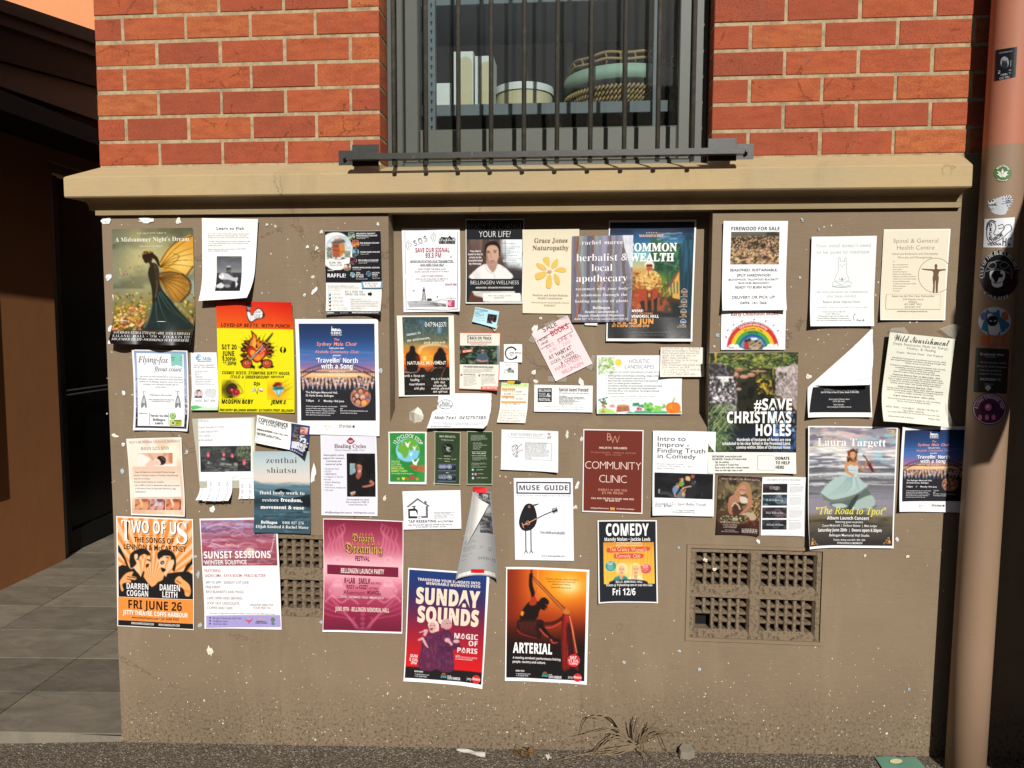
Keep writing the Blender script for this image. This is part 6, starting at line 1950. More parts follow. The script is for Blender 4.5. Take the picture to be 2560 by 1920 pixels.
c.G([(640,910),(960,890),(1160,980),(1180,1260),(1010,1400),(460,1500),(440,1200),(640,1000)],'26261a',3).N('b89a34',.3,.2,.55,.7,.85,box=(720,900,960,1250)).N('d8b838',.3,.3,.45,.65,.8,box=(740,1030,920,1180)).N('55602c',.3,.15,.5,.7,.7,box=(760,930,1160,1060)).N('8a7a30',.3,.3,.55,.7,.7,box=(950,1180,1100,1300)).N('0f100e',.3,.2,.55,.75,.8,box=(460,1080,1000,1480))
c.G([(960,890),(1160,855),(1300,850),(1290,1480),(1190,1330),(1080,1290),(985,1160),(1010,1070),(1160,960),(1080,940)],'a89894',2).N('d8ccc6',.08,.08,.45,.65,.8,box=(985,860,1295,1320)).N('77686a',.05,.05,.55,.65,.8,box=(985,960,1295,1440))
for q in[(440,980,40,46,'b8786a'),(550,1000,60,26,'c08a74'),(650,975,58,30,'b07860'),(480,1170,36,22,'a8847c'),(430,1090,30,36,'8a6458'),(490,900,60,30,'a06a4a'),(750,925,120,16,'9a7060')]:
 c.E(*q[:4],q[4]).E(q[0]-6,q[1]-q[3]*.35,q[2]*.7,q[3]*.4,'d8aa98',.6,4)
c.G([(62,840),(180,820),(270,825),(310,880),(370,940),(420,1060),(460,1260),(450,1400),(400,1490),(300,1500),(60,1330)],'6a6468',2).N('3a3638',.12,.12,.5,.62,.9,box=(62,830,420,1120)).N('f2eeec',.09,.1,.5,.56,.95,box=(80,1000,430,1360)).N('b4a8aa',.1,.15,.5,.65,.7,box=(200,1250,450,1500)).N('2c2a2c',.06,.08,.6,.66,.9,box=(62,850,450,1400)).L([(180,820),(270,826),(310,880)],8,'cfc6c4',.8)
for _ in range(230):
 x,y=c.r.uniform(40,330),c.r.uniform(1380,2040)
 k_=c.r.uniform(60,240)
 c.L([(x-40,y+60),(x+k_*.3,y-40),(x+k_,y+c.r.uniform(0,150))],c.r.uniform(5,10),c.r.choice(['6a8a4c','8fa86a','4a6438','b8c890','2c3a24','d0d8a8','3c5030']),.85,4,1)
c.N('4f7fc0',.3,.25,.5,.65,.9,box=(940,1480,1265,2040)).N('9ab4dc',.2,.2,.6,.75,.8,box=(1000,1480,1265,1800)).N('14181c',.12,.12,.55,.65,.9,box=(700,1700,1265,2040)).N('2f5a9a',.3,.3,.4,.7,.6,box=(900,1780,1265,2040)).N('a8792c',.1,.1,.6,.7,.8,box=(1150,1380,1290,1480)).end()
p.T('#SAVE',690,1208,1462,158,'fafaf6','s',.055)
p.T('CHRISTMAS',314,1202,1640,158,'fafaf6','s',.055)
p.T('HOLES',712,1198,1816,158,'fafaf6','s',.055)
for i,(t_,a)in enumerate([('Hundreds of hectares of forest are now',452),('scheduled to be clear felled in the Promised Land,',246),('coming within 300m of Christmas Holes',444)]):
 p.T(t_,a,1196-i*4,1888+i*53,40,'f4f4f0','s',.04)
for i,(t_,b)in enumerate([('INSTAGRAM  save.tuckers.nob',522),('FACEBOOK  Friends of Tuckers Nob',586),('Sign the petition',340),('Join Friends of Tuckers Nob',476),('Book a bush walk with a citizen scientist',622),('Help out with vigil, camp or stall',526)]):
 p.T(t_,124-(20 if i<2 else-22),b,2112+i*38,27,'3c3c3c','s',.03 if i<2 else .015)
p.Q([(738,2086),(966,2090),(962,2292),(736,2288)],'6a6a66')
p.Q([(742,2090),(962,2094),(958,2288),(740,2284)],'efeee6')
p.TB(['DONATE','TO HELP','HERE'],984,1176,2146,61,42,'2f2f2f','s',.035,'l')
p.done()
# massage
p=Poster('notice',(280,1040,400),[(215,310),(968,290),(1030,1380),(285,1360)],'cream massage notice with a rounded picture of a lying woman','notice','f2eee4',mat='crumpled',amp=.0016)
c=p.pic(p.F(.02,.015,.02,.02,None),.004)
c.V((0,'eee8da'),(.3,'ece4d2'),(.6,'e6d2c0'),(1,'d8b49c')).N('f3ecd6',.4,.5,.5,.8,.7).N('d9a98c',.4,.4,.62,.85,.5).end()
p.T("MAY'S REMEDIAL MASSAGE DORRIGO",258,950,368,34,'8a7a6c','r',-.004)
p.T('0459 523 010',418,796,464,44,'7d6c60','r',-.004)
c=p.pic([(372,508),(850,504),(852,690),(366,692)],.0019,'e0b49c')
c.G([(366,520),(470,540),(560,600),(480,692),(366,692)],'f0e6de',2).G([(480,692),(520,620),(600,580),(700,600),(640,690)],'e6c4ae',3).L([(520,510),(570,580),(590,600)],46,'d8a488',1,4,30).L([(760,505),(720,560)],60,'cc9478',1,4,36).G([(640,570),(690,545),(750,580),(752,640),(700,680),(650,670)],'2c2020',4).G([(598,640),(630,590),(665,600),(690,650),(660,680),(615,672)],'f0cdb8',4).L([(622,640),(640,632)],4,'5a3a30').L([(640,664),(656,658)],5,'b85a50').L([(690,560),(740,610)],5,'e8e0da',.8).G([(790,504),(852,504),(852,660),(800,640)],'b8583c',0,.6,14).G([(560,690),(852,650),(852,692),(560,692)],'f2ece6',0,1,6).end()
c=p.pic([(295,695),(945,690),(972,1108),(325,1112)],.005,'e6c6b0')
c.V((0,'e4c0a8'),(.5,'eadccc'),(.9,'efece4'),(1,'f0ede6')).end()
for i,(t_,a,b)in enumerate([('Dear All, May here my remedial Chinese massage',338,884),('service in Dorrigo is open on Thursday, Friday Saturday',316,930),('and now on Sunday.',322,540),('Private Health Rebates are available.',326,732),('call or SMS to book an appointment. My shop is located',330,946),('at 38 Hickory Street, Dorrigo NSW 2453 Phone  May',336,900),('0459523010.',338,482)]):
 p.T(t_,a,b,778+i*45.6,20,'54483f','s',.008)
for k,(x,b1,b2,b3)in enumerate([(435,'9a5a3c','d89a70','e8c0a0'),(648,'6a4a58','d89a88','3a3440'),(866,'8a4a34','d88a64','efdccc')]):
 c=p.pic(box4(x-100,1140,x+106,1286),.002,b1)
 c.N(b2,.5,.4,.4,.6,.8).L([(x-80,1280),(x,1220),(x+90,1240)],60,b2,1,4,40).L([(x-30,1140),(x-10,1200),(x+10,1240)],34,b3 if k!=1 else 'b8c0cc',.8,4,20).E(x+40,1250,50,26,b2).E(x-10,1246,12,9,b3,.9)
 if k==1:
  c.E(x-20,1215,20,26,'c8ccd4',.8).E(x+40,1210,18,24,'c8ccd4',.8)
 c.end()
p.done()
# free-to-a-good-home notice with tear-off tabs
p=Poster('notice',(280,1040,400),[(1115,35),(1992,8),(1985,1000),(1225,990)],'handwritten giveaway notice on grey backing with torn phone tabs','notice','b9b6a4',z=.003,lift=dict(b=0,bl=0,br=0,tl=0,tr=0))
p.Q([(1200,40),(1960,22),(1975,880),(1222,900)],'f0f1f2','white_panel')
p.Q([(1930,24),(1966,22),(1982,860),(1955,860)],'dfe0c4')
p.T('FREE',1214,1348,84,40,'8aa894','s',-.015,jit=.15)
for t_,a,b,y in[('Found dumped in forest',1214,1550,160),('8 young beautiful birds',1214,1476,222),('Very placid',1214,1364,278),('& Eat anything!!',1214,1398,340)]:
 p.T(t_,a,b,y,26,'7a7c82','i',jit=.2,name='small_print')
c=p.pic([(1224,412),(1930,406),(1930,768),(1236,768)],.0022,'3a3c3e')
c.N('4f564c',.1,.1,.5,.7,.8).N('8a9a68',.06,.05,.5,.62,.85,box=(1740,410,1930,610)).N('6a7a5a',.08,.06,.55,.68,.8,box=(1400,408,1760,500)).N('4a6a68',.2,.1,.5,.7,.6,box=(1226,410,1380,520)).N('1f2022',.2,.2,.55,.75,.7).N('8a8a88',.05,.12,.62,.7,.8,box=(1300,640,1760,766)).N('1c1d20',.2,.3,.4,.6,.7,box=(1750,620,1930,766))
for q in[(1340,530,20,40),(1556,525,18,32),(1672,545,20,30),(1836,635,22,44)]:
 c.E(*q,'e0627a').E(q[0]-4,q[1]-24,12,12,'c84a64').E(q[0]+5,q[1]+8,9,12,'ee8a9c')
for q in[(1540,660,40,12),(1620,665,44,12),(1720,665,26,18),(1344,640,14,22),(1550,590,30,20)]:
 c.E(*q,'a8a49c',.8)
c.end()
p.done()
rn=p.root
for i,(a,b,y0,y1,lf)in enumerate([(1222,1330,770,1132,.03),(1326,1450,770,1140,.034),(1445,1570,770,1146,.03),(1565,1672,770,1140,.03),(1772,1880,860,1134,.006),(1876,1985,860,1134,.004)]):
 t_=Poster('tear_off_tab',(280,1040,400),[(a,y0),(b,y0),(b+2,y1),(a+2,y1)],None,None,'f1f2f3',z=.0045+i*.0004,lift=dict(b=lf,tl=0,tr=0,bl=.004,br=.004),amp=.0004,group=None)
 t_.T('0498 203 254',(a+b)/2-125,(a+b)/2+125,(y1*.66+y0*.34)+14,26,'8a8c92','i',rot=90,jit=.15,name='small_print')
 t_.done()
 # the tabs are parts of the notice
 o=t_.root
 for ch in list(o.children):
  ch.parent=rn
  ch.location=Vector(ch.location)+Vector(o.location)-Vector(rn.location)
  if ch.name.startswith('paper_sheet'):
   ch.name='tear_off_tab'
 bpy.data.objects.remove(o)
mb_=obj('torn_edge',[tuple(v)for v in[bp(280+x*.18083,1040+y*.18083,2.694)for x,y in[(1560,768),(1980,764),(1985,862),(1775,862),(1752,842),(1700,840),(1660,866),(1580,882),(1562,880)]]],[tuple(range(9))],M['matt'],rn,np.tile(lin('eceef0'),(9,1)))
# zen shiatsu
p=Poster('poster',(600,1040,400),[(198,482),(975,482),(995,1610),(220,1590)],'blue-grey sea poster for body work with a pale sky and white lettering',z=.009,lift=dict(bl=.006,b=.006))
c=p.pic(p.F(0,0,0,0,None))
c.V((0,'a8bcc4'),(.12,'bccacc'),(.3,'d8d2c8'),(.37,'dccfc2'),(.4,'a8b4ba'),(.42,'5f7c88'),(.5,'4a6a78'),(.62,'22343f'),(.75,'3f5d6a'),(.88,'2f4a56'),(1,'3c5560'))
for i in range(90):
 t_=c.r.random()
 y=910+t_*690
 x=c.r.uniform(180,900)
 L_=c.r.uniform(90,420)
 c.L([(x,y),(x+L_/2,y+c.r.uniform(-26,20)),(x+L_,y+c.r.uniform(-20,26))],8+t_*22,c.r.choice(['1c2a34','2c4450','6f919e','8fb0ba','3c5a68','16222b','54748a']),.5,5,3,4)
c.G([(210,880),(340,930),(520,960),(980,975),(980,1010),(500,1010),(215,960)],'5d7f8c',2,.8,8).G([(500,1010),(590,992),(690,1010),(720,1040),(520,1040)],'141c22',2).G([(700,1140),(850,1100),(990,1070),(990,1260),(850,1200)],'111a20',2,.9,10).L([(220,1010),(500,1080),(750,1110),(990,1060)],12,'9fbcc4',.7,6,4,3).G([(440,945),(620,925),(750,950),(600,965)],'8496a0',2,.7,8).end()
p.T('zenthai',378,802,642,80,'5d555a','r',-.005)
p.T('shiatsu',392,796,778,80,'5d555a','r',-.005)
p.T('fluid body work to',292,908,1074,50,'eef0f0','r',-.002)
p.T('restore',326,550,1172,50,'eef0f0','r',-.002)
p.T('freedom,',580,878,1174,50,'f6f8f8','R',.012)
p.T('movement & ease',302,904,1274,50,'f6f8f8','R',.012)
p.T('Bellingen',312,538,1474,40,'f4f6f6','R',.012)
p.T('0468 827 276',608,900,1480,34,'e8ecec','r',sp=.1)
p.T('Elijah Kindred & Rachel Maree',246,970,1536,40,'eef0f0','r')
p.done()
# women's health
p=Poster('notice',(600,1040,400),[(1120,262),(1895,262),(1912,1375),(1135,1365)],'pale lilac womens health notice with a dark portrait photo','notice','f0f0f4',lift=dict(br=.004))
p.F(.025,.012,.025,.02,'e4e4ee')
p.G([(1482,332),(1592,332),(1580,362),(1536,386),(1496,364)],'8c3a4a',sm=2)
p.G([(1498,330),(1510,304),(1535,292),(1562,304),(1572,330)],'8c3a4a',sm=2)
p.G([(1500,334),(1572,334),(1560,358),(1536,366),(1512,358)],'e0a8a8',sm=2)
p.T('Healing Cycles',1312,1750,436,52,'6f3444','R',.006)
p.T('Online Women\u2019s Health Clinic',1322,1734,477,24,'8a8894','s',-.004)
p.TB(['Naturopathic online','support for women\u2019s','hormones and','menstrual cycles'],1156,1450,546,41.6,26,'6c6a76','s',.012)
p.TB(['\u2022 Endometriosis','\u2022 PCOS','\u2022 PMS/PMDD','\u2022 Irregular or Painful','   Periods','\u2022 Heavy Bleeding','\u2022 Fibroids','\u2022 Hormonal imbalances','\u2022 Fibroids'],1168,1474,733,36.8,22,'8a8892','s',.002,'l')
c=p.pic([(1482,510),(1874,512),(1882,1108),(1490,1106)],.002,'100e0f')
c.N('1c1818',.3,.3,.5,.7,.7).G([(1524,650),(1606,648),(1606,800),(1530,806)],'b8d0d8')
for i in range(6):
 c.L([(1526+i*16,650),(1528+i*16,804)],4,'46606a',1,0)
 c.L([(1524,672+i*24),(1606,670+i*24)],4,'46606a',1,0)
c.G([(1500,1060),(1510,900),(1560,800),(1640,770),(1720,800),(1800,880),(1860,930),(1840,990),(1700,1000),(1640,1040),(1640,1106),(1500,1106)],'161314',3)
c.G([(1626,780),(1690,760),(1680,830),(1640,870),(1610,830)],'9a5648',3).L([(1800,890),(1850,930),(1780,960),(1700,970)],44,'b06a58',1,4,24).L([(1540,1080),(1600,1060)],50,'a86a58',1,0,30).G([(1530,1050),(1600,1030),(1610,1050),(1540,1072)],'c8b8b4')
c.E(1650,690,52,74,'241414').G([(1616,680),(1650,660),(1690,680),(1692,740),(1660,790),(1622,760)],'bc7a68',4).G([(1616,690),(1636,680),(1640,780),(1620,750)],'6a3430',2,.8,4).L([(1630,706),(1648,704)],6,'3a1a18').L([(1664,704),(1684,706)],6,'3a1a18').L([(1640,752),(1660,760),(1682,750)],8,'f0e0da').end()
p.TB(['Now accepting new clients','Scan to book your FREE 10-','minute Discovery Call'],1478,1798,1156,35,22,'6c6a76','s',.008)
p.T('info@healingcycles.com.au',1186,1558,1334,22,'54525e','R')
p.T('healingcycles.com.au',1584,1874,1336,22,'54525e','R')
p.done()
# orange tribute concert
p=Poster('poster',(270,1270,440),[(113,97),(1082,135),(1090,1525),(130,1475)],'orange concert poster with two mop-haired singers and sun rays',paper='f6f4f0')
c=p.pic([(128,112),(1068,150),(1078,1140),(145,1104)],.0021,'f2c49a')
for i in range(22):
 a0=math.pi+(i+.0)*math.pi/22-.05
 a1=a0+math.pi/44
 c.G([(562,985),(562+1400*math.cos(a0),985+1400*math.sin(a0)),(562+1400*math.cos(a1),985+1400*math.sin(a1))],'ee8c3a')
K='1d1916'
c.G([(120,440),(160,480),(200,560),(230,620),(300,800),(280,800),(210,640),(170,580),(120,520)],K,0).G([(1075,600),(1050,660),(1000,700),(940,820),(970,830),(1030,740),(1078,690)],K)
c.G([(130,740),(250,720),(300,760),(380,730),(420,790),(470,870),(562,985),(640,920),(700,890),(730,820),(860,800),(960,790),(1080,830),(1080,1145),(140,1106)],K,2)
c.G([(330,740),(350,700),(420,640),(530,600),(540,640),(520,680),(510,720),(440,800),(440,880),(400,820)],'f2c49a',2)
for q in[((400,640),(430,900)),((470,620),(500,900))]:
 c.G([(440,900),q[0],(q[0][0]+30,q[0][1])],'ee8c3a',0,.9)
c.G([(290,730),(280,620),(310,550),(400,505),(490,510),(545,570),(520,590),(470,570),(420,590),(390,640),(350,640),(370,690),(320,740)],K,3).G([(340,580),(380,570),(385,620),(350,640)],'f2c49a',3).G([(490,700),(530,690),(520,720),(490,745)],K,2).L([(500,640),(540,650)],16,K).L([(490,560),(520,552)],9,K).L([(540,590),(552,640),(535,670)],5,K)
c.G([(640,600),(660,570),(800,560),(830,650),(820,740),(760,800),(740,860),(720,820),(670,760),(650,700)],'f2c49a',2).G([(700,820),(760,600),(800,600)],'ee8c3a',0,.9)
c.G([(630,600),(640,550),(700,515),(790,525),(850,580),(868,680),(850,780),(820,770),(830,700),(800,640),(800,600),(740,590),(690,600),(650,640)],K,3).G([(800,650),(836,640),(840,700),(810,720)],'f2c49a',3).G([(668,670),(710,655),(715,690),(680,700)],K,3).E(695,682,14,7,'f2ece4').L([(665,610),(700,605)],9,K).L([(735,610),(770,615)],9,K).G([(670,740),(720,750),(740,770),(700,800)],K,2)
c.G([(165,900),(240,810),(330,790),(310,840),(370,860),(360,890),(300,900),(300,930),(220,930),(190,960),(210,1020),(180,1035),(165,960)],'f2a868',3).L([(250,850),(370,870)],8,K).L([(250,880),(350,900)],8,K)
c.G([(860,880),(910,845),(960,890),(1030,950),(1050,1040),(1030,1100),(980,1090),(960,1010),(860,940)],'f2a868',3).L([(870,900),(930,940)],8,K).G([(960,1010),(1045,1030),(1030,1060),(975,1040)],'ee8c3a').L([(850,930),(900,960)],8,K)
c.G([(415,880),(455,780),(470,800),(440,930)],K).end()
p.G([(183,150),(290,140),(290,168),(272,160),(262,300),(272,405),(215,408),(225,300),(228,165),(198,172)],K)
p.T('T',180,292,404,266,'fbfaf8','R',-.004)
p.T('WO OF U',312,876,322,152,K,'s',.03,lay=p.nl+1)
p.T('WO OF U',304,868,314,152,'fbfaf8','s',.03)
p.T('S',886,1020,448,270,K,'R',0,lay=p.nl+1)
p.T('S',878,1010,440,270,'fbfaf8','R',0)
p.Ln([(322,330),(860,350)],3,K)
p.T('THE SONGS OF',336,842,432,66,K,'s',.025)
p.T('LENNON & McCARTNEY',210,998,525,70,K,'s',.015)
p.T('DARREN',248,520,1010,72,'f6f4f2','s',.03)
p.T('COGGAN',250,518,1098,72,'f6f4f2','s',.03)
p.T('DAMIEN',664,918,1030,76,'f6f4f2','s',.03)
p.T('LEITH',698,886,1114,72,'f6f4f2','s',.03)
p.Q([(140,1106),(1080,1144),(1082,1445),(142,1396)],'ee8f3e')
p.Q([(142,1397),(1082,1446),(1084,1512),(142,1464)],K)
p.T('FRI JUNE 26',268,944,1268,108,K,'s',.04)
p.T('JETTY THEATRE, COFFS HARBOUR',198,1018,1346,56,'f8f6f2','s',.04)
p.T('www.jettytheatre.com \u2022 ph: 6648 4930',310,906,1392,34,'3a2a1c','s',.01)
p.T('WWW.DARRENCOGGAN.COM',306,594,1456,26,'e8e4e0','s',.03)
p.T('WWW.DAMIENLEITH.COM',652,916,1474,26,'e8e4e0','s',.03)
p.done()
# sunset sessions
p=Poster('poster',(270,1270,440),[(1155,130),(2130,112),(2195,1518),(1235,1500)],'white winter event poster with a swirling purple and red painted sky',paper='f3f1f2',mat='crumpled',lift=dict(b=.004,bl=.006),z=.0025)
c=p.pic([(1170,152),(2112,138),(2134,714),(1200,716)])
c.V((0,'8a7a9c'),(.15,'a08ab4'),(.3,'9a6a80'),(.5,'a85464'),(.7,'a04a58'),(.85,'8c4c5c'),(1,'8a3a3c'))
for i in range(120):
 x,y=c.r.uniform(1120,2000),c.r.uniform(150,712)
 L_=c.r.uniform(120,420)
 k_=c.r.uniform(-40,40)
 cl=c.r.choice(['b8a0d0','c8b4e0','7a3a50','c86a5c','d8a8b8','5a4a6c','b04a54','8a6a9c','dcb8c0','9c3a44'])if y<560 else c.r.choice(['b8a4c8','c8644a','8c2c34','d8b4b0','a83c34','9a8ab8'])
 c.L([(x,y),(x+L_*.3,y+k_),(x+L_*.65,y-k_*.6),(x+L_,y+k_*.3)],c.r.uniform(10,34),cl,.6,6,4,4)
c.E(1790,545,62,52,'e0c8b4',.9,4).L([(1240,250),(1400,200),(1600,240),(1800,230)],20,'cdbce4',.8,6,6,4).L([(1300,430),(1500,480),(1560,440),(1620,480),(1760,470)],12,'e0c4cc',.8,6,4,3).end()
p.T('SUNSET SESSIONS',1216,2052,622,86,'f8f6f4','s',.02)
p.T('WINTER SOLSTICE',1220,1752,700,56,'f8f6f4','s',.008)
p.T('Artwork by Joel',1970,2212,425,26,'f0e6e8','s',-.005,rot=76)
p.T('FEATURING :',1226,1444,796,38,'c2606a','s',.004)
p.T('SADIN LIMA : KAYA BOOM : PABLO BLITZER',1228,1990,858,38,'b85a64','s',.004)
for t_,a,b,y in[('3PM TO 6PM - SUNDAY 21ST JUNE',1236,1778,942),('FREE EVENT',1238,1424,1000),('BYO BLANKETS AND MUGS',1242,1714,1060),('CAFE OPEN AND SERVING',1250,1696,1140),('SOUP, HOT CHOCOLATE,',1254,1668,1204),('COFFEE AND CAKE',1258,1578,1262)]:
 p.T(t_,a,b,y,33,'66626e','s',-.002)
p.TB(['REGISTER HERE FOR','YOUR FREE TIX'],1800,2086,1222,36,26,'66626e')
p.T('This event is supported by Nambucca Valley Council and Archive Mid North Coast',1284,2110,1324,15,'66626e','s',.01)
p.Q([(1246,1340),(2172,1334),(2184,1484),(1258,1492)],'a79cd0')
for i,(t_,b)in enumerate([('88 High St Bowraville NSW 2449',1692),('info@nvp.org.au',1518),('www.nvp.org.au',1514)]):
 p.E(1298+i,1370+i*34,10,11,'3a3458',n=10)
 p.T(t_,1330+i*3,b,1386+i*33,22,'4a4468')
p.G([(1730,1370),(1765,1400),(1785,1400),(1805,1398),(1842,1362),(1815,1412),(1795,1425),(1786,1455),(1776,1425),(1752,1412)],'d0506a')
p.G([(1908,1395),(1914,1376),(1932,1368),(1950,1376),(1956,1395)],'e89a4c')
p.T('Nambucca',1880,1998,1420,18,'44406a','s',.02)
p.T('Valley Council',1864,2016,1440,18,'44406a','s',.02)
p.E(2086,1390,26,30,'6a7a72')
p.E(2088,1438,22,18,'6a7a72')
p.done()
# dreaming festival
p=Poster('poster',(680,1280,400),[(718,80),(1825,115),(1808,1670),(718,1635)],'crimson and pink festival launch poster with spiky gold lettering',paper='f4f1f2')
c=p.pic([(726,92),(1815,128),(1798,1644),(726,1608)],.0024)
c.V((0,'7c2038'),(.1,'9a3450'),(.25,'c05a74'),(.36,'e8a4b0'),(.42,'f2bcc4'),(.5,'eeaab6'),(.6,'d4748c'),(.72,'a83c5a'),(.85,'8c2442'),(1,'6c1a34'))
for sgn in(-1,1):
 f=lambda x:1265+sgn*x
 for k,x in enumerate((460,400,345,300,260)):
  c.L([(f(x),620-k*30),(f(x+26),500-k*40),(f(x-12),390-k*40),(f(x+14),290-k*30),(f(x-16),200-k*12)],34,'d8849a',.55,6,6)
 for yy,rr in((650,60),(980,70),(1080,130)):
  c.E(f(350),yy,rr,rr*.8,'f3ccd2',.35)
  c.E(f(350),yy,rr*.6,rr*.5,'d87a90',.35)
 for k in range(6):
  c.L([(f(40+k*20),1620-k*20),(f(120+k*46),1500-k*46),(f(240+k*44),1450-k*60),(f(420),1420-k*70),(f(540),1380-k*80)],20,'c4607c',.42,6)
 c.L([(f(60),1260),(f(180),1180),(f(300),1240),(f(430),1150),(f(520),1230)],26,'eeb0bc',.4,6)
 c.L([(f(90),1600),(f(140),1500),(f(110),1440)],26,'b44a68',.6)
for y in(1400,1460,1530,1590):
 c.E(1265,y,34,26,'c0587a',.5)
c.end()
for t_,a,b,y,h in[('Dragon',1120,1420,398,96),('Dreaming',1020,1532,556,132)]:
 for dx,dy,cl in((7,7,'2a1410'),(-5,2,'5a3a1c'),(0,0,'d8ac5c')):
  p.nl+=.5
  p.T(t_,a+dx,b+dx,y+dy,h,cl,'f',.022 if cl!='d8ac5c' else .006,lay=p.nl)
 p.nl+=1
 for k in range(7):
  x=a+(b-a)*(k+.5)/7
  p.G([(x-12,y-h*.86),(x+(k%3-1)*14,y-h*1.35),(x+8,y-h*.86)],'b8863c','lettering')
p.T('FESTIVAL',1166,1364,656,64,'5c1a30','s',.015)
p.Q([(775,708),(1757,748),(1757,880),(775,835)],'7a1c3a')
p.T('BELLINGEN LAUNCH PARTY',968,1562,832,66,'f6dcd4','s',.03)
p.T('K+LAB',1016,1162,964,74,'6c1c38','s',.02)
p.T('SMILK',1212,1376,972,74,'6c1c38','s',.02)
p.T('BASS / PROG',1384,1514,978,28,'8a3048')
p.T('RISSY',1046,1156,1036,52,'742038','s',.01)
p.T('B2B',1168,1210,1036,24,'8a3048')
p.T('KDIZZY',1220,1340,1042,54,'742038','s',.01)
p.T('OUTTOVERSE',1352,1478,1048,26,'8a3048')
p.T('JAX',1002,1068,1106,52,'742038','s',.01)
p.T('ECLECTIC COLLECTIVE',1078,1296,1112,26,'8a3048')
p.T('MOARICE',1332,1492,1118,52,'742038','s',.01)
p.T('DE',1498,1522,1122,24,'8a3048')
p.T('LIVE ART \u2022 PERFORMANCE \u2022 VISUALS \u2022 IMMERSIVE DECOR',966,1558,1176,32,'f4d0d4','s',.015)
p.T('JUNE 19TH - BELLINGEN MEMORIAL HALL',888,1634,1358,58,'f4d8d0','s',.025)
p.done()
# sunday sounds
p=Poster('poster',(980,1400,440),[(208,92),(1228,162),(1143,1590),(157,1498)],'red and navy sunday music poster with two singers in dark clothes',paper='f4f3f3',lift=dict(b=.004,br=.012,bl=.008))
c=p.pic([(222,114),(1194,182),(1130,1540),(172,1456)])
c.V((0,'1d3a78'),(.12,'24356e'),(.25,'3c2a5c'),(.4,'6a2448'),(.55,'951f36'),(.7,'b81c28'),(.88,'d4181c'),(.895,'d4181c'),(.9,'1a1718'),(1,'1a1718'))
c.G([(172,1328),(1136,1412),(1130,1545),(170,1460)],'1b1819')
SK='d9a8a8'
c.G([(340,1345),(370,1100),(385,1000),(470,910),(560,880),(590,960),(580,1120),(560,1362)],'5c2444',3).G([(575,1362),(560,1110),(580,930),(640,870),(700,860),(800,960),(870,1060),(840,1090),(770,1100),(780,1378)],'552344',3)
c.N('7a3a5c',.12,.1,.55,.7,.6,box=(380,920,560,1340)).N('74385a',.12,.1,.55,.7,.6,box=(590,920,780,1360))
c.G([(400,960),(440,1040),(465,1090),(440,1080),(390,1010)],SK,2).L([(400,970),(350,990),(330,995)],34,SK,1,4,14).L([(440,880),(410,940)],34,SK,1,4).L([(345,900),(460,872)],14,'c8b8b8').E(428,878,30,20,SK)
c.G([(470,850),(470,770),(520,742),(580,770),(595,870),(570,885),(500,905)],'e8cfc4',4).G([(472,830),(478,780),(520,765),(556,790),(560,850),(520,895),(485,880)],'d8a4a0',4).L([(484,812),(504,808)],6,'5a2c34').L([(526,808),(548,806)],6,'5a2c34').G([(484,850),(520,846),(512,866),(490,866)],'6a2430',2)
c.G([(632,800),(640,750),(690,730),(744,756),(752,810),(735,850),(700,862),(660,850)],'cf9a96',4).G([(632,810),(630,770),(660,735),(720,732),(740,748),(680,756),(655,800),(652,840)],'b8a8a8',3).L([(690,784),(712,780)],6,'4a2430').L([(728,780),(746,778)],6,'4a2430').L([(700,828),(736,822)],6,'8a4448').L([(724,790),(736,806)],5,'a06a6a')
c.L([(690,985),(740,1030),(760,1060)],40,SK,1,4,26).E(700,995,36,28,SK).E(812,1010,40,24,SK).L([(600,1080),(740,1100),(860,1080)],40,'48203c',.8).L([(600,1120),(740,1130)],8,'3a1830').end()
for i,t_ in enumerate(['TRANSFORM YOUR SUNDAYS INTO','MEMORABLE MOMENTS WITH']):
 p.T(t_,332 if i==0 else 440,1106,276+i*46,33,'ece2e0','s',.035)
p.T('SUNDAY',306,1102,566,205,'ecd9c4','s',.1)
p.T('SOUNDS',322,1090,800,205,'ecd9c4','s',.1)
p.nl+=2
for pts_,cl in[([(466,830),(470,770),(520,740),(582,768),(596,830),(580,838)],'e8cfc4'),([(474,832),(480,782),(520,768),(554,792),(560,836)],'d8a4a0'),([(628,836),(630,768),(664,732),(720,730),(748,756),(752,836)],'b8a8a8'),([(642,836),(650,790),(680,758),(740,754),(750,800),(744,836)],'cf9a96')]:
 p.nl+=.5
 p.G(pts_,cl,'singer_heads',sm=2)
for q in[((484,812),(504,808)),((526,808),(548,806)),((690,786),(712,782)),((728,780),(746,778))]:
 p.Ln(q,7,'5a2c34','singer_heads')
p.T('MAGIC',788,1084,980,66,'f0dcdc','s',.045)
p.T('OF',966,1078,1068,62,'f0dcdc','s',.045)
p.T('PARIS',824,1076,1156,62,'f0dcdc','s',.045)
p.TB(['WITH','MILKO FOUCAULT-LARCHE','& CORINNE ANDREW'],804,1072,1196,24,18,'ecc8c8','s',.015,'l')
for t_,a,b,y in[('SUN',236,328,1206),('5 JUL',226,336,1252),('2PM',246,318,1290)]:
 p.T(t_,a,b,y,36 if y<1280 else 28,'f4dede','s',.04)
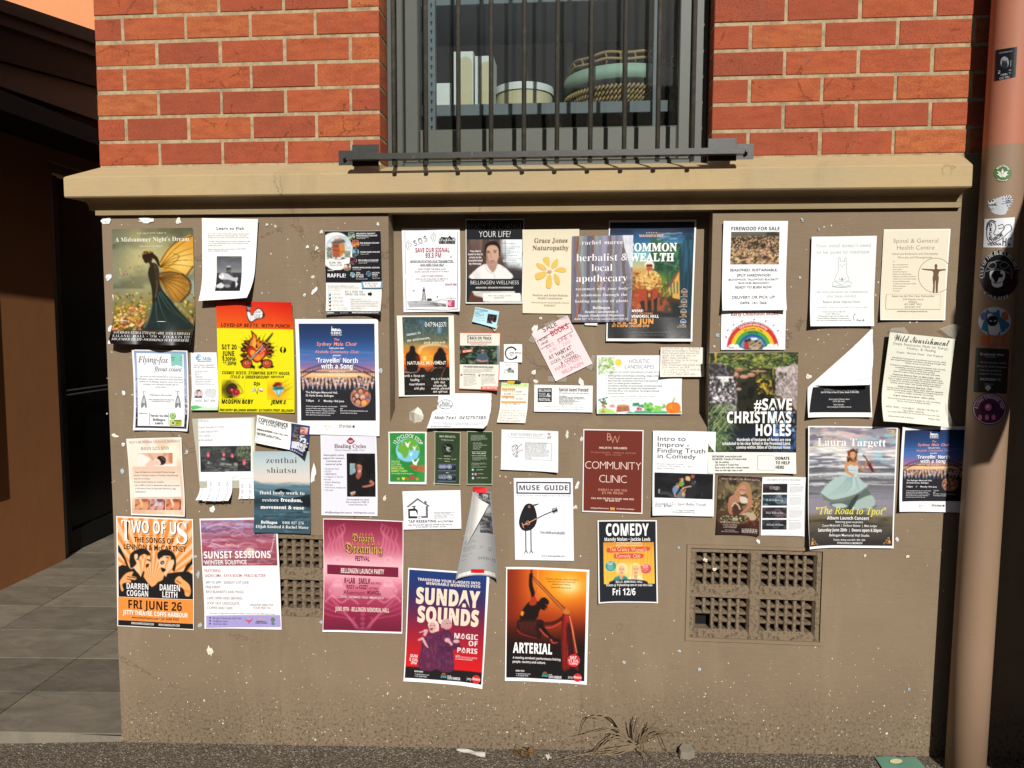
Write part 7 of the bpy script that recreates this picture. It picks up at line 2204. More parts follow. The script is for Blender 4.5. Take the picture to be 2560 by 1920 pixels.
def footer(p,x,y,k):
 p.T('BOOK NOW',x,x+108,y,18,'f0f0f0','s',.04)
 p.T('\u2192 jettytheatre.com',x,x+186,y+36,19,'d8d8dc')
 p.T('\u2192 02 6648 4930',x,x+156,y+60,19,'d8d8dc')
 for i,cl in enumerate(['5ab0c8','4a90a8','3a9a6a']):
  p.Ln([(x+330,y+66-i*11+k),(x+355,y+58-i*11+k),(x+380,y+68-i*11+k),(x+402,y+60-i*11+k)],7,cl,sm=3)
 for a in np.linspace(.5,2.6,5):
  p.Ln([(x+366+14*math.cos(a),y+36+k-12*math.sin(a)),(x+366+30*math.cos(a),y+36+k-30*math.sin(a))],5,'e07c3c')
 p.T('CITY OF',x+412,x+456,y+52+k,14,'e8e8e8','s',.03)
 p.T('COFFS HARBOUR',x+412,x+574,y+92+k,32,'f0f0f0','s',.035)
 p.T('jetty',x+654,x+716,y+92+k*1.4,34,'e4e4e4','s',0)
 p.E(x+774,y+82+k*1.4,52,52,'d4282c')
 p.nl+=.5
 p.T('theatre',x+724,x+822,y+92+k*1.4,30,'f6e8e6','s',.025)
footer(p,292,1390,4)
p.done()
# aerial performance
p=Poster('poster',(1240,1400,440),[(130,72),(1175,112),(1140,1550),(115,1495)],'fiery orange and black poster of an acrobat hanging in silks',paper='f3f2f2',lift=dict(l=.004,br=.006,bl=.004))
c=p.pic([(146,100),(1140,138),(1110,1506),(133,1454)])
c.V((0,'b84012'),(.2,'b03a10'),(.4,'8c260c'),(.55,'4a130a'),(.7,'1c0d0b'),(.85,'171214'),(1,'161214'))
c.E(760,320,560,420,'d8641a',.8,200).E(850,290,330,250,'f4a824',.9,130).E(930,320,130,80,'fdf0c0',.9,60).E(180,300,120,400,'5a140c',.6,100).E(620,760,300,160,'a83410',.45,110)
c.L([(448,110),(450,180)],26,'6a2410',1,0).L([(530,110),(528,400)],16,'e89a4c',.7,0)
D='1a0d0b'
c.L([(445,160),(440,300),(470,420),(490,520)],40,D,1,5,64).L([(462,210),(600,350),(760,520),(900,650)],34,'8a3a14',1,5,60).L([(470,220),(620,370),(880,640)],9,'e8a050',.9,4).L([(480,260),(640,420),(860,650)],8,'d4743a',.8,4).L([(520,330),(505,430),(520,500)],26,'d8602c',1,4,40)
c.G([(400,530),(440,510),(540,510),(580,560),(545,640),(520,720),(440,760),(330,740),(300,690),(340,610)],D,3).G([(420,540),(450,460),(490,450),(520,500),(500,550),(450,560)],'a8341c',3)
c.G([(540,520),(570,470),(620,460),(665,500),(668,530),(650,560),(655,580),(620,618),(580,610),(550,580)],D,3).L([(625,545),(650,570),(620,612)],10,'c8402c',.9).G([(310,680),(325,630),(356,640),(340,690)],'e88a30',2)
c.G([(265,830),(280,740),(360,730),(460,740),(560,735),(610,770),(580,850),(570,970),(420,960),(290,910)],'2a100c',3).L([(270,860),(330,920),(520,975)],14,'c83420',.9,4,6)
for k in range(9):
 c.L([(300+k*26,760),(310+k*22,850),(330+k*24,930)],9,'a02c1c',.75,4,3)
c.L([(560,790),(620,880),(690,960)],60,D,1,4,36).L([(550,850),(600,910),(660,960)],16,'d84a38',.9,4).L([(690,960),(760,990),(846,1010)],44,D,1,4,14).L([(690,980),(720,1030),(780,1022)],24,'c84030',1,4,10).L([(600,790),(720,780),(820,730),(860,680)],46,'4a140e',1,5,40).L([(620,840),(720,830),(830,760)],14,'d8443a',.9,4)
c.G([(845,660),(920,650),(935,720),(980,900),(1010,1100),(1040,1365),(1000,1360),(905,1362),(836,1360),(822,900)],'6a1612',2)
for k in range(9):
 c.L([(860+k*8,680),(850+k*16,900),(846+k*20,1340)],9,c.r.choice(['c8322a','8a1c18','2a0c0c','e0483c']),.85,4,6)
c.L([(920,690),(960,850),(1000,1060),(1018,1160)],12,'f0a060',.9,5).G([(845,640),(880,595),(920,620),(925,670),(870,670)],'c8702c',3).G([(905,760),(950,900),(985,1130),(1000,1360),(930,1360),(905,1100),(890,900)],'1c0c0c',2,.7).end()
for i,(t_,a,b)in enumerate([('"Celebrates diversity, reflects the thrill of',620,1034),('teamwork and is full of heart and',652,994),('palpable good feeling."',704,944),('Sydney Morning Herald',696,946)]):
 p.T(t_,a,b,244+i*31+(10 if i==3 else 0),21,'5c3a14','s',.004,it=.18 if i<3 else 0)
p.T('ARTERIAL',214,708,1164,130,'f8f6f4','s',.06)
p.TB(['A moving acrobatic performance linking','people, country and culture.'],212,814,1238,46,28,'ece8e6','s',.016,'l')
p.E(977,1252,80,80,'d0303a')
p.nl+=.5
for t_,a,b,y,h in[('SAT',932,1014,1230,34),('11 JUL',910,1040,1272,34),('7:30PM',922,1024,1302,22)]:
 p.T(t_,a,b,y,h,'f8e8e6','s',.035)
footer(p,252,1386,-4)
p.done()
# twelve o'clock stop
p=Poster('poster',(960,1040,400),[(68,212),(595,215),(593,938),(70,935)],'green peace poster with the globe, white doves and a brown hand',paper='f2f3ee')
c=p.pic([(86,230),(572,234),(570,905),(88,903)],.0018,'2a8438')
c.N('3c9a48',.5,.8,.4,.7,.5).L([(86,550),(330,545),(570,560)],5,'5cb068',.5,0)
c.E(333,466,166,164,'7cc4e4').N('a4d8ee',.4,.4,.5,.8,.5,box=(190,330,480,600))
for q in[[(200,430),(240,400),(330,430),(350,490),(320,560),(280,580),(250,520),(195,480)],[(280,330),(400,310),(480,400),(490,470),(440,470),(420,440),(380,480),(340,450),(300,430),(260,400)],[(195,400),(230,350),(260,380),(230,420)]]:
 c.G(q,'6aa83c',3)
for x,y,s in[(333,380,46),(428,430,34),(378,520,28),(440,630,62)]:
 c.G([(x-s*.2,y+s),(x-s*.9,y-s*.6),(x-s*.1,y),(x+s*.1,y-s*.1),(x+s*.9,y-s*.9),(x+s*.4,y+s*.2),(x+s*.2,y+s)],'f6f6f4',3)
c.G([(360,690),(400,662),(470,680),(540,670),(572,690),(572,775),(500,760),(440,755),(400,730)],'a8683c',3).L([(365,700),(440,712),(480,700)],5,'6a3c1c').L([(390,725),(460,732)],5,'6a3c1c')
for x,y,s,cl in[(205,865,18,'d8a45c'),(276,860,24,'e8d83c'),(333,866,20,'d8502c'),(400,852,30,'d8303c'),(466,866,20,'e0853c')]:
 c.G([(x,y+s),(x-s,y-s*.2),(x-s*.6,y-s),(x,y-s*.5),(x+s*.6,y-s),(x+s,y-s*.2)],cl,3)
c.end()
p.A("12 O'CLOCK STOP",333,470,182,-62,66,50,'f4f6f0','s',.004,ry=178)
for i,(t_,b,h)in enumerate([('Please stop at',226,17),('12 Noon each',226,17),('day for 1 Minute',246,17),('& say the words:',246,17),('PEACE, LOVE,',282,24),('RESPECT + UNITY',332,24),('And visualise a world of peace...',418,18)]):
 p.T(t_,108,b,[625,651,675,700,732,768,798][i],h,'e8f07c' if h>20 else 'd4e6a0','s',.012)
p.done()
# headlight cards
p=Poster('leaflet',(960,1040,400),[(710,208),(1062,222),(1055,945),(703,930)],'tall dark green headlight leaflet with two car lamp photos','leaflet','cfd4b8',mat='gloss',amp=.0018)
p.F(.016,.01,.016,.012,'33452c')
p.T('REX REFLECTS',774,990,294,26,'e8ece0','s',-.005)
p.T('Headlight Restoration',796,970,334,15,'d0d8c4')
c=p.pic((800,372,962,566),.0016,'33452c')
c.E(880,442,78,78,'161a16').E(880,442,68,68,'33452c').G([(830,430),(850,390),(900,385),(940,420),(930,480),(880,500),(850,470)],'14161a',3).G([(865,430),(900,420),(925,440),(900,465),(940,480),(890,490),(862,460)],'8f948c',3).L([(840,400),(880,430),(870,470)],8,'a8aca4',.9).end()
p.T('REX',830,930,534,26,'14180f','s',.05)
p.T('REFLECTS',836,924,556,13,'c8ccc0','s',.02)
p.T('\u2022 mobile   \u2022 affordable   \u2022 genuine',746,1004,592,14,'d8dccc')
p.T('Before',848,912,628,16,'e6d27c')
p.T('After',858,906,784,15,'e8ece0')
for y0,y1,a_ in((655,762,0),(798,908,1)):
 c=p.pic([(752,y0),(1002,y0),(1000,y1),(748,y1)],.0016,'2a3048')
 c.V((0,'5a6480'),(.3,'2c3248'),(.75,'1a1e2c'),(.9,'7884a0'),(1,'20242c'))
 for x,r in((790,26),(836,28),(908,30)):
  c.E(x,(y0+y1)/2-12,r+6,r,'a8b0bc').E(x,(y0+y1)/2-12,r-6,r-8,'5a6474' if not a_ else '2a2c34').E(x,(y0+y1)/2-12,r-16,r-18,'c8d0d8')
 if a_:
  c.L([(880,y0+20),(940,y0+40),(930,y0+70)],6,'d8d890')
 c.end()
p.done()
p=Poster('leaflet',(960,1040,400),[(1152,208),(1503,210),(1502,940),(1152,938)],'tall dark green leaflet with only printed lines and three round icons','leaflet','cfd4b8',mat='gloss',amp=.0018)
p.F(.016,.01,.016,.012,'31432b')
p.X(1206,1438,266,13.5,6,10,'c4ccb8')
for i,(t_,b)in enumerate([('Safer night driving',1354),('Improves vehicle appearance',1424),('Adds resale value',1350),('Mobile service',1328)]):
 p.T(t_,1236,b,376+i*26,14,'d0d8c4')
p.R(1212,485,1418,489,'b8c0ac')
p.T('Get a free quote!',1224,1412,516,20,'e8ece0','s',.012)
p.T('send us a message including:',1218,1414,544,13,'d0d8c4','s',.01)
p.X(1226,1430,566,13.5,4,10,'c4ccb8')
p.X(1214,1430,648,14,3,10,'c4ccb8')
p.R(1212,697,1418,701,'b8c0ac')
p.E(1232,737,16,16,'9ad4a4')
p.E(1232,797,16,16,'5a82c8')
p.E(1272,797,16,16,'e0889c')
p.E(1236,850,16,16,'c0cad8')
p.T('f',1226,1240,808,24,'f0f4fa','s',.03,lay=p.nl+2)
p.T('0452 678 754',1284,1378,742,14,'d0d8c4')
p.T('rexreflects',1306,1378,796,14,'d0d8c4')
p.T('rexreflects@gmail.com',1284,1442,852,13,'d0d8c4')
p.done()
# ballet
p=Poster('notice',(1230,1040,400),[(133,182),(918,205),(915,765),(125,730)],'white ballet class notice with a small coloured pencil dancer','notice','eef0f1',mat='crumpled',lift=dict(b=.008,br=.008),amp=.0018)
p.Q([(232,232),(740,246),(738,306),(234,290)],'b4b6ba')
p.Q([(236,236),(736,250),(734,302),(238,286)],'eef0f1')
p.T('BABY BOOMERS BALLET',264,702,274,30,'9a9ca2','s',-.012,sp=.1)
for _ in range(60):
 x,y=p.r.uniform(275,365),p.r.uniform(380,540)
 p.Ln([(x,y),(x+p.r.uniform(-16,16),y+p.r.uniform(4,22))],4,p.r.choice(['7a6a9c','b8607a','4a4650','8a88a0','c88a9c','5a7aa8']))
p.Ln([(350,425),(420,376)],4,'6a6a74')
p.Ln([(370,470),(440,458)],4,'6a6a74')
p.Ln([(340,540),(345,566)],4,'6a6a74')
p.X(474,806,372,20,11,11,'8e9096','l',.3)
for a,b in[((470,352),(832,366)),((832,366),(830,600)),((830,600),(462,580)),((462,580),(470,352))]:
 p.Ln([a,b],3,'b4b6ba')
p.T('69',774,818,302,40,'c4606c','s',0,jit=.2)
p.Ln([(774,232),(812,240)],8,'b84a58')
p.done()
# tap reseating
p=Poster('notice',(960,1040,400),[(260,1035),(1058,1020),(1075,1545),(280,1558)],'white plumbing notice with a grey house and dripping tap emblem','notice','f4f5f9',mat='crumpled',lift=dict(bl=.002,br=.003))
dg,bk_='66686e','2b2c32'
p.G([(315,1250),(470,1128),(560,1196),(560,1176),(592,1166),(595,1212),(630,1230),(630,1252),(600,1236),(470,1156),(340,1258)],dg)
p.G([(582,1240),(612,1240),(614,1402),(520,1402),(520,1378),(584,1376)],dg)
p.G([(338,1280),(440,1272),(470,1300),(474,1330),(452,1332),(444,1306),(362,1308),(366,1380),(468,1380),(468,1408),(342,1410)],bk_)
p.G([(400,1240),(446,1236),(446,1248),(430,1250),(432,1278),(410,1278),(412,1250),(388,1252),(388,1242)],bk_)
p.G([(466,1332),(474,1350),(466,1358),(458,1350)],bk_,sm=2)
p.Ln([(512,1380),(490,1376),(488,1410),(512,1408)],12,'8a8c92')
for a,b in[((698,1324),(980,1322)),((980,1322),(980,1398)),((980,1398),(698,1406)),((698,1406),(698,1324))]:
 p.Ln([a,b],2.5,'8a8c92')
p.TB(['DO YOU HAVE NOISEY /','LEAKING / HARD TO TURN','OFF WATER TAPS?'],706,964,1346,24,17,'707278','R',-.012,'l')
p.T('TAP RESEATING',342,730,1464,34,'303238','s',.03)
p.T('0412757385',748,960,1460,24,'484a50','s',.03)
p.T('(Easy ON and OFF) taps and WATER-FLOW control..',342,958,1502,20,'54565c','s',.02)
p.T('30 YEAR RESIDENT AND GENERAL BUILDER',446,864,1528,15,'54565c','s',.02,it=.15)
p.done()
# muse guide
p=Poster('poster',(1100,1180,400),[(1020,80),(1835,80),(1852,1220),(1040,1208)],'white gig guide poster with a black bird playing a long guitar',paper='f2f3f8',mat='matt')
p.Q([(1056,130),(1806,134),(1808,300),(1060,294)],'26272c')
p.Q([(1074,148),(1788,152),(1790,282),(1078,276)],'f2f3f8')
p.T('MUSE GUIDE',1100,1770,246,66,'2c2d33','s',.02,sp=.16)
p.T('Connecting live music from the Nambucca Valley to the Coffs Coast',1070,1804,328,18,'777980','i',sp=.1)
p.G([(1230,428),(1275,440),(1310,480),(1335,560),(1344,650),(1320,730),(1270,785),(1200,806),(1140,790),(1105,740),(1094,680),(1110,600),(1140,520),(1180,450)],'1e1e22','bird_drawing',sm=4)
p.G([(1280,444),(1376,428),(1360,440),(1300,470)],'1e1e22','bird_drawing')
p.G([(1296,456),(1310,450),(1308,462)],'f2f3f8','bird_drawing')
p.E(1236,472,15,16,'d8a07c','bird_drawing')
p.E(1236,472,9,10,'1e1e22','bird_drawing')
p.Ln([(1140,730),(1250,680),(1340,634)],12,'d8987a','bird_drawing')
p.Ln([(1340,634),(1450,580),(1570,530)],12,'1e1e22','bird_drawing')
p.Ln([(1136,692),(1160,766)],10,'d8987a','bird_drawing')
p.Ln([(1218+26*math.cos(a),694+26*math.sin(a))for a in np.linspace(0,6.3,24)],7,'d8987a','bird_drawing')
for k in range(4):
 p.Ln([(1552+k*18,496-k*6),(1580+k*16,566-k*10)],9,'1e1e22','bird_drawing')
p.Ln([(1556,542),(1628,512)],22,'1e1e22','bird_drawing')
for a in(1188,1260):
 p.Ln([(a,800 if a<1200 else 780),(a+2,940),(a+4,1075)],12,'1e1e22','bird_drawing')
 p.Ln([(a+4,1070),(a-18,1116)],9,'1e1e22','bird_drawing')
 p.Ln([(a+4,1070),(a+26,1112)],9,'1e1e22','bird_drawing')
p.T('Your reliable go-to gig guide',1390,1730,836,34,'55575e','i')
p.Ln([(1392,830),(1732,848)],3,'55575e')
p.T('www.museguide.net',1404,1726,1156,22,'666870','s',.004,sp=.12)
p.done()
# community clinic
p=Poster('poster',(1230,1040,400),[(1262,177),(2095,192),(2078,1348),(1248,1318)],'plain brick-red clinic poster with thin pale capitals',paper='f2ece8',lift=dict(bl=.002))
p.F(.018,.013,.018,.016,'712e22')
p.T('B',1592,1646,336,106,'d8a488','s',-.016)
p.T('W',1636,1764,374,108,'d8a488','s',-.022)
p.T('HOLISTIC WELLNESS',1484,1866,450,26,'f0dcd0','s',.03,sp=.14)
p.T('PSYCHOTHERAPY - REMEDIAL MASSAGE',1368,1986,512,19,'c88a70',sp=.22)
p.T('GRIN (facials)',1564,1786,540,18,'c88a70',sp=.2)
p.T('COMMUNITY',1288,2060,730,106,'f0d8cc','s',-.016,sp=.08)
p.T('CLINIC',1482,1862,916,106,'f0d8cc','s',-.016,sp=.08)
p.T('SUNDAY 14 JUNE 2026',1468,1866,1032,30,'d8a088','s',.006,sp=.12)
p.T('$75 PER PERSON',1520,1812,1074,30,'d8a088','s',.006,sp=.12)
p.T('CALL 0439 326 839 TO SECURE YOUR SPOT',1372,1964,1148,21,'f0dcd0','s',.03,sp=.08)
p.T('WE BOOK OUT!',1564,1770,1176,20,'f0dcd0','s',.03,sp=.08)
p.T('bellingenwellness.com.au',1366,1614,1276,17,'f0dcd0','s',.02)
p.T('35 Hyde Street, Bellingen',1720,1966,1288,17,'f0dcd0','s',.02)
p.G([(1636,1250),(1660,1262),(1666,1252),(1672,1262),(1698,1254),(1696,1302),(1672,1290),(1666,1302),(1660,1290),(1634,1298)],'d89a4c')
p.done()
# improv course
p=Poster('notice',(1560,1040,400),[(397,195),(1265,212),(1232,1375),(387,1355)],'white improv course notice with a stage photo of five actors','notice','f3f4f7',z=.008,lift=dict(tr=.002,bl=.008,b=.005))
for t_,a,b,y in[('Intro to',464,846,338),('Improv -',464,896,420),('Finding Truth',462,1116,502),('in Comedy',462,988,578)]:
 p.T(t_,a,b,y,64,'33343a','s',.004)
p.TB(['8 week beginners course','21st June - 9th August - 12 - 2pm','Bello Youth Hub'],456,934,662,31,19,'8c8e94','s',-.004,'l')
c=p.pic([(418,770),(1228,792),(1218,1140),(416,1116)],.002,'17171a')
c.N('222227',.3,.3,.4,.7,.8).L([(1075,1040),(1062,1130)],4,'55555c')
c.L([(485,1000),(480,1060)],22,'9a9894').L([(490,1055),(600,1060),(690,1110)],44,'3a3c42',1,4,50).G([(720,1120),(740,1060),(790,1010),(830,1030),(835,1120)],'6a7078',3).G([(665,1010),(690,960),(740,950),(760,980),(720,1050),(690,1080)],'6f8fb0',3).L([(700,1060),(706,1110)],22,'c88a70').E(740,950,24,32,'c88a70').E(738,930,24,16,'8a5a34')
c.G([(760,960),(760,900),(800,870),(830,920),(810,960)],'7a9a4a',3).E(800,870,20,24,'d8a088').E(775,865,14,20,'9a4a34').G([(830,930),(850,880),(900,890),(920,950),(900,1000),(850,990)],'1c1c20',3).E(868,858,22,26,'d8a488').G([(845,850),(860,822),(905,830),(915,880),(890,890)],'d8b070',3).G([(900,960),(910,870),(960,850),(990,890),(995,980),(970,1110),(850,1120),(870,1010)],'26262b',3).E(946,822,24,28,'a85c48').E(946,802,24,12,'6a3a2c')
c.L([(800,990),(870,970),(930,960)],20,'d09a80',1,4).L([(780,1020),(830,985)],16,'d8a488').E(818,1070,24,30,'c8a070').L([(850,1000),(820,1060)],18,'c88a70').dots(20,930,890,990,960,3,5,['8a8a90']).end()
p.T('Sundays 12 - 2pm Bello Youth',426,1128,1222,36,'55565c','s',-.004)
p.T('Hub, $380',422,656,1246,32,'55565c','s',-.004)
p.T('To book: 0415669088?',706,972,1302,20,'8c8e94')
p.T('kickassup@protonmail.com',664,972,1324,20,'8c8e94')
p.done()
# comedy club
p=Poster('poster',(1480,1290,313.76),[(95,65),(1140,65),(1159,1519),(114,1512)],'black comedy poster with a yellow picture of two blonde women',paper='f2efec',lift=dict(l=.006,bl=.006))
p.F(.022,.014,.022,.016,'202329')
p.T('COMEDY',246,1000,336,208,'f8f8f6','s',.055)
p.T('Mandy Nolan \u2022 Jackie Loeb',220,1024,428,58,'f4f4f2','s',.03)
c=p.pic([(197,450),(1086,450),(1104,1180),(210,1180)],.0018,'e8a83a')
c.V((0,'d8923c'),(.2,'e8b03c'),(1,'efbf4a'))
for k in range(15):
 x=210+k*64
 c.L([(x,450),(x+c.r.uniform(-8,8),800),(x,1180)],10,'c07a28',.6,4,5)
c.E(640,950,150,130,'f4dc8a',.7,60)
c.G([(255,590),(290,545),(600,540),(1000,535),(1012,575),(985,605),(700,620),(300,632),(262,615)],'d8503c',3).G([(385,690),(420,652),(640,650),(880,655),(905,695),(870,735),(640,738),(410,735)],'d8503c',3)
c.E(330,870,104,96,'f4e4b0').E(330,870,98,90,'3a968c').E(947,920,106,92,'f4e4b0').E(947,920,100,86,'d8504a')
for x,hair,coat in((520,'ecd9a0','2f8f8c'),(770,'f0d890','f0e4b4')):
 if x==770:
  c.G([(690,1150),(680,900),(720,830),(780,815),(840,850),(870,960),(880,1150)],hair,4)
 else:
  c.E(525,900,96,86,hair).E(470,950,40,50,hair).E(590,950,36,50,hair)
 c.G([(x-150,1180),(x-130,1080),(x-40,1040),(x+40,1040),(x+110,1080),(x+140,1180)],coat,3).G([(x-40,1010),(x+30,1010),(x+20,1090),(x-10,1120)],'d8a070',2)
 c.G([(x-52,900),(x-20,860),(x+40,870),(x+58,930),(x+40,1000),(x,1035),(x-40,1000)],'e8b888',4).L([(x-34,925),(x-10,922)],8,'5a4434').L([(x+16,922),(x+42,925)],8,'5a4434').L([(x-16,992),(x+22,990)],12,'b8403c').L([(x+4,930),(x-2,962)],5,'b8805a')
c.L([(720,850),(710,1000),(700,1140)],16,'d0a850',.7).L([(840,880),(850,1020)],12,'c89a48',.7)
c.E(640,1150,330,44,'202329').G([(300,1150),(980,1150),(980,1182),(300,1182)],'202329').end()
p.TB(['For happy women everywhere','and men who can take the heat'],420,886,474,40,24,'f6ecd0','s',.02)
p.T('The Cranky Woman\u2019s',310,960,608,66,'f4dcb0','s',-.004,jit=.22)
p.T('Comedy Club',424,852,720,62,'f4dcc0','s',-.004,jit=.22)
p.TB(['JACKIE','LOEB'],268,370,824,30,20,'f4faf8','s',.03)
p.X(270,394,886,22,3,14,'dff0ee','c')
p.TB(['MANDY','NOLAN'],888,990,868,30,20,'fbefee','s',.03)
p.X(880,996,924,22,3,14,'f8dcdc','c')
p.T('BELLO. MEMORIAL HALL',420,892,1166,40,'f2f2f2','s',.006)
p.T('Tickets @ Trybooking.com or scan the code',245,1062,1222,38,'f2f2f2','s',.02)
p.T('Fri 12/6',364,766,1382,118,'f8f8f6','s',.04)
p.done()
# herb training poster
p=Poster('poster',(1780,1040,400),[(90,815),(688,840),(638,1650),(50,1625)],'dark brown poster of a long-haired woman kneeling over a herb basket',mat='gloss',lift=dict(bl=.004,br=.006))
c=p.pic(p.F(0,0,0,0,None),.0019)
c.V((0,'4a3434'),(.2,'6a5a44'),(.45,'5c4c38'),(.7,'4a3428'),(.9,'3a2420'),(1,'2a1a18'))
c.N('8a8058',.12,.12,.5,.7,.7,box=(80,900,688,1300)).N('2c241c',.1,.1,.55,.7,.8).N('c8985a',.08,.06,.6,.72,.8,box=(480,1200,680,1440)).dots(120,460,1100,670,1420,5,12,['b89868','8a6a3c','d8b480','5a4428'],.8).dots(140,420,1380,640,1640,5,12,['8a3a2c','6a2a24','a85a3c','3a1c18'],.8)
HR='a87f58'
c.G([(300,1160),(330,1020),(380,930),(440,900),(510,930),(540,1040),(548,1160),(500,1120),(470,1080),(400,1060),(390,1180),(330,1190)],HR,4)
c.G([(225,1260),(230,1130),(300,1080),(380,1090),(480,1130),(545,1100),(540,1220),(500,1260),(460,1190),(390,1170),(300,1200),(270,1300)],'b07a62',3).G([(380,1110),(470,1120),(490,1190),(400,1200)],'d8c8b4',2).G([(270,1240),(320,1190),(390,1210),(410,1320),(380,1380),(320,1390)],'4a3028',3).L([(270,1250),(310,1195),(360,1230),(385,1290)],22,'d0c0a8',.9,4)
c.G([(420,1340),(560,1330),(610,1400),(560,1440),(440,1400)],'b8a488',3)
c.L([(235,1200),(240,1290),(270,1360),(300,1400)],52,'a87058',1,4,30).L([(530,1150),(510,1240),(420,1330),(350,1390)],52,'b47a62',1,4,26).E(310,1390,34,22,'a87058').E(360,1385,36,24,'b47a62')
c.G([(375,1000),(400,960),(450,960),(470,1010),(455,1060),(420,1085),(385,1060)],'c08a74',4).L([(372,1010),(408,1014)],8,'4a2c28').L([(420,1018),(456,1020)],8,'4a2c28').L([(395,1058),(425,1062)],8,'f0dcd0')
for k in range(9):
 c.L([(340+k*5,960+k*6),(330-k*3,1060),(310+k*8,1170)],7,c.r.choice(['7a5a3c','c89f74','8a6444']),.8,5,3)
c.E(300,1420,220,66,'7a4c34').E(295,1412,205,52,'3a2a20').dots(90,110,1370,480,1450,6,13,['5a6a3c','8a8a5a','b8a884','3a4428','d0c4ac'],.9)
for k in range(26):
 c.L([(85+k*16,1440+30*math.sin(k/8)),(100+k*15.5,1500+22*math.sin(k/8))],6,'9a6a48',.6,0)
c.G([(50,1470),(480,1490),(640,1560),(640,1660),(40,1640)],'2c1a18',0,.75,30).end()
p.T('Answer the call to the Herbal mystery',122,650,880,34,'d8c8b8','c',-.008)
for t_,a,b,y,h in[('HERBALISM TRAINING',112,380,1474,24),('CONSULTATIONS',144,344,1510,24),('& MENTORSHIP',152,336,1540,24),('with Taj Scicluna',172,312,1576,16),('BHSc Western Herbal Medicine',122,362,1598,15)]:
 p.T(t_,a,b,y,h,'cbb8ac','R',-.014)
p.T('BOTANICAL',404,618,1586,32,'d8c8bc','f',.01)
p.T('EDUCATION',404,614,1610,24,'d8c8bc','f',.01)
p.done()
# upcoming events
p=Poster('notice',(1780,1040,400),[(688,835),(1285,838),(1265,1652),(668,1645)],'white events notice with four dark banner pictures stacked at left','notice','f3f3f5')
p.T('UPCOMING EVENTS & TRAINING',750,1214,890,24,'9a9ca2','R',-.016)
for i,(y0,y1,cl,cb)in enumerate([(932,1056,'26242a','5a3c3c'),(1078,1234,'243a44','8a98a0'),(1256,1404,'33282e','77646a'),(1426,1562,'222429','55585e')]):
 c=p.pic([(698-i*3,y0),(1038-i*4,y0),(1036-i*4,y1),(696-i*3,y1)],.0019,cl)
 c.N(cb,.4,.4,.55,.75,.7).N('141418',.3,.3,.6,.8,.6)
 if i:
  c.E(940-i*20,(y0+y1)/2,60,52,cb,.7).E(940-i*20,(y0+y1)/2,40,34,cl,.6)
 c.end()
 p.T(['BOTANICAL','The Herbal Apothecary','Herbs for Childbearing Women','Natural Medicine'][i],740+(50 if i==0 else 0),980-(45 if i==0 else 0),(y0+y1)/2+12,34,'dcdce0','f' if i==0 else 'c',-.004)
 x0=1070-i*4
 p.X(x0,x0+150,y0+12,10,1,9,'5c5e64','j',1)
 p.X(x0,x0+198,y0+40,13.4,max(3,int((y1-y0)/16)),8,'a4a6aa')
p.X(732,1196,1638,10,1,9,'a4a6aa','j',1)
p.done()
# album launch
p=Poster('poster',(1960,1040,500),[(250,103),(1255,120),(1195,1450),(250,1440)],'album launch poster of a violinist in a pale blue gown on a beach',paper='f6f6f6',lift=dict(l=.012,bl=.012,b=.008),z=.004,mat='matt')
c=p.pic([(267,116),(1238,136),(1182,1424),(252,1414)])
c.V((0,'8a8492'),(.1,'a8a4ac'),(.2,'b4aeb4'),(.28,'9ea2ac'),(.335,'8a929e'),(.34,'55565c'),(.4,'8a8c90'),(.5,'6c6e74'),(.6,'8c8894'),(.72,'8a8288'),(.76,'6a6048'),(.88,'4a443c'),(1,'2e2a28'))
c.N('d8cfc8',.18,.4,.5,.75,.85,box=(258,120,1235,560)).N('6a6878',.12,.3,.52,.72,.8,box=(258,120,1235,540)).N('8ec4d0',.2,.25,.6,.75,.8,box=(780,200,1235,480)).N('d8a8a8',.2,.3,.58,.75,.7,box=(400,120,900,300)).N('f2f0ec',.06,.25,.58,.7,.85,box=(258,350,1235,560)).N('d8cfa8',.15,.3,.6,.8,.6,box=(258,120,600,400))
for _ in range(60):
 y=c.r.uniform(570,780)
 x=c.r.uniform(240,1100)
 c.L([(x,y),(x+100,y+c.r.uniform(-6,6)),(x+220,y+c.r.uniform(-6,8))],c.r.uniform(6,14),c.r.choice(['eeeef0','d8d8dc','4a4a50','35353a','a8a8ae']),.75,4,3)
c.L([(250,640),(600,630),(1230,640)],26,'e6e6e8',.8,4,20,6).L([(250,705),(600,700),(1230,700)],20,'3c3c40',.7,4,16,6).L([(250,745),(700,740),(1230,752)],16,'dcdce0',.7,4,12,5).L([(250,840),(420,850)],20,'4a4448',.7,0,6,6)
for _ in range(40):
 y=c.r.uniform(800,1100)
 x=c.r.uniform(240,1000)
 c.L([(x,y),(x+160,y+2),(x+330,y)],6,c.r.choice(['a8a2aa','6a6468','b8b0b4','585458']),.5,4,2)
c.N('2c2824',.15,.3,.5,.75,.6,box=(250,1110,1190,1420)).G([(560,1030),(800,1040),(960,1090),(900,1180),(760,1200),(780,1320),(620,1330),(560,1200)],'3c3a36',3,.6,20)
SKN='c88f62'
c.G([(670,640),(740,640),(800,650),(890,740),(925,770),(840,840),(720,890),(580,940),(500,935),(430,890),(395,840),(480,740),(560,680)],'a9c0bc',4).G([(395,840),(440,870),(520,915),(640,900),(800,850),(925,765),(915,800),(800,890),(640,930),(510,945),(430,900)],'70766a',3)
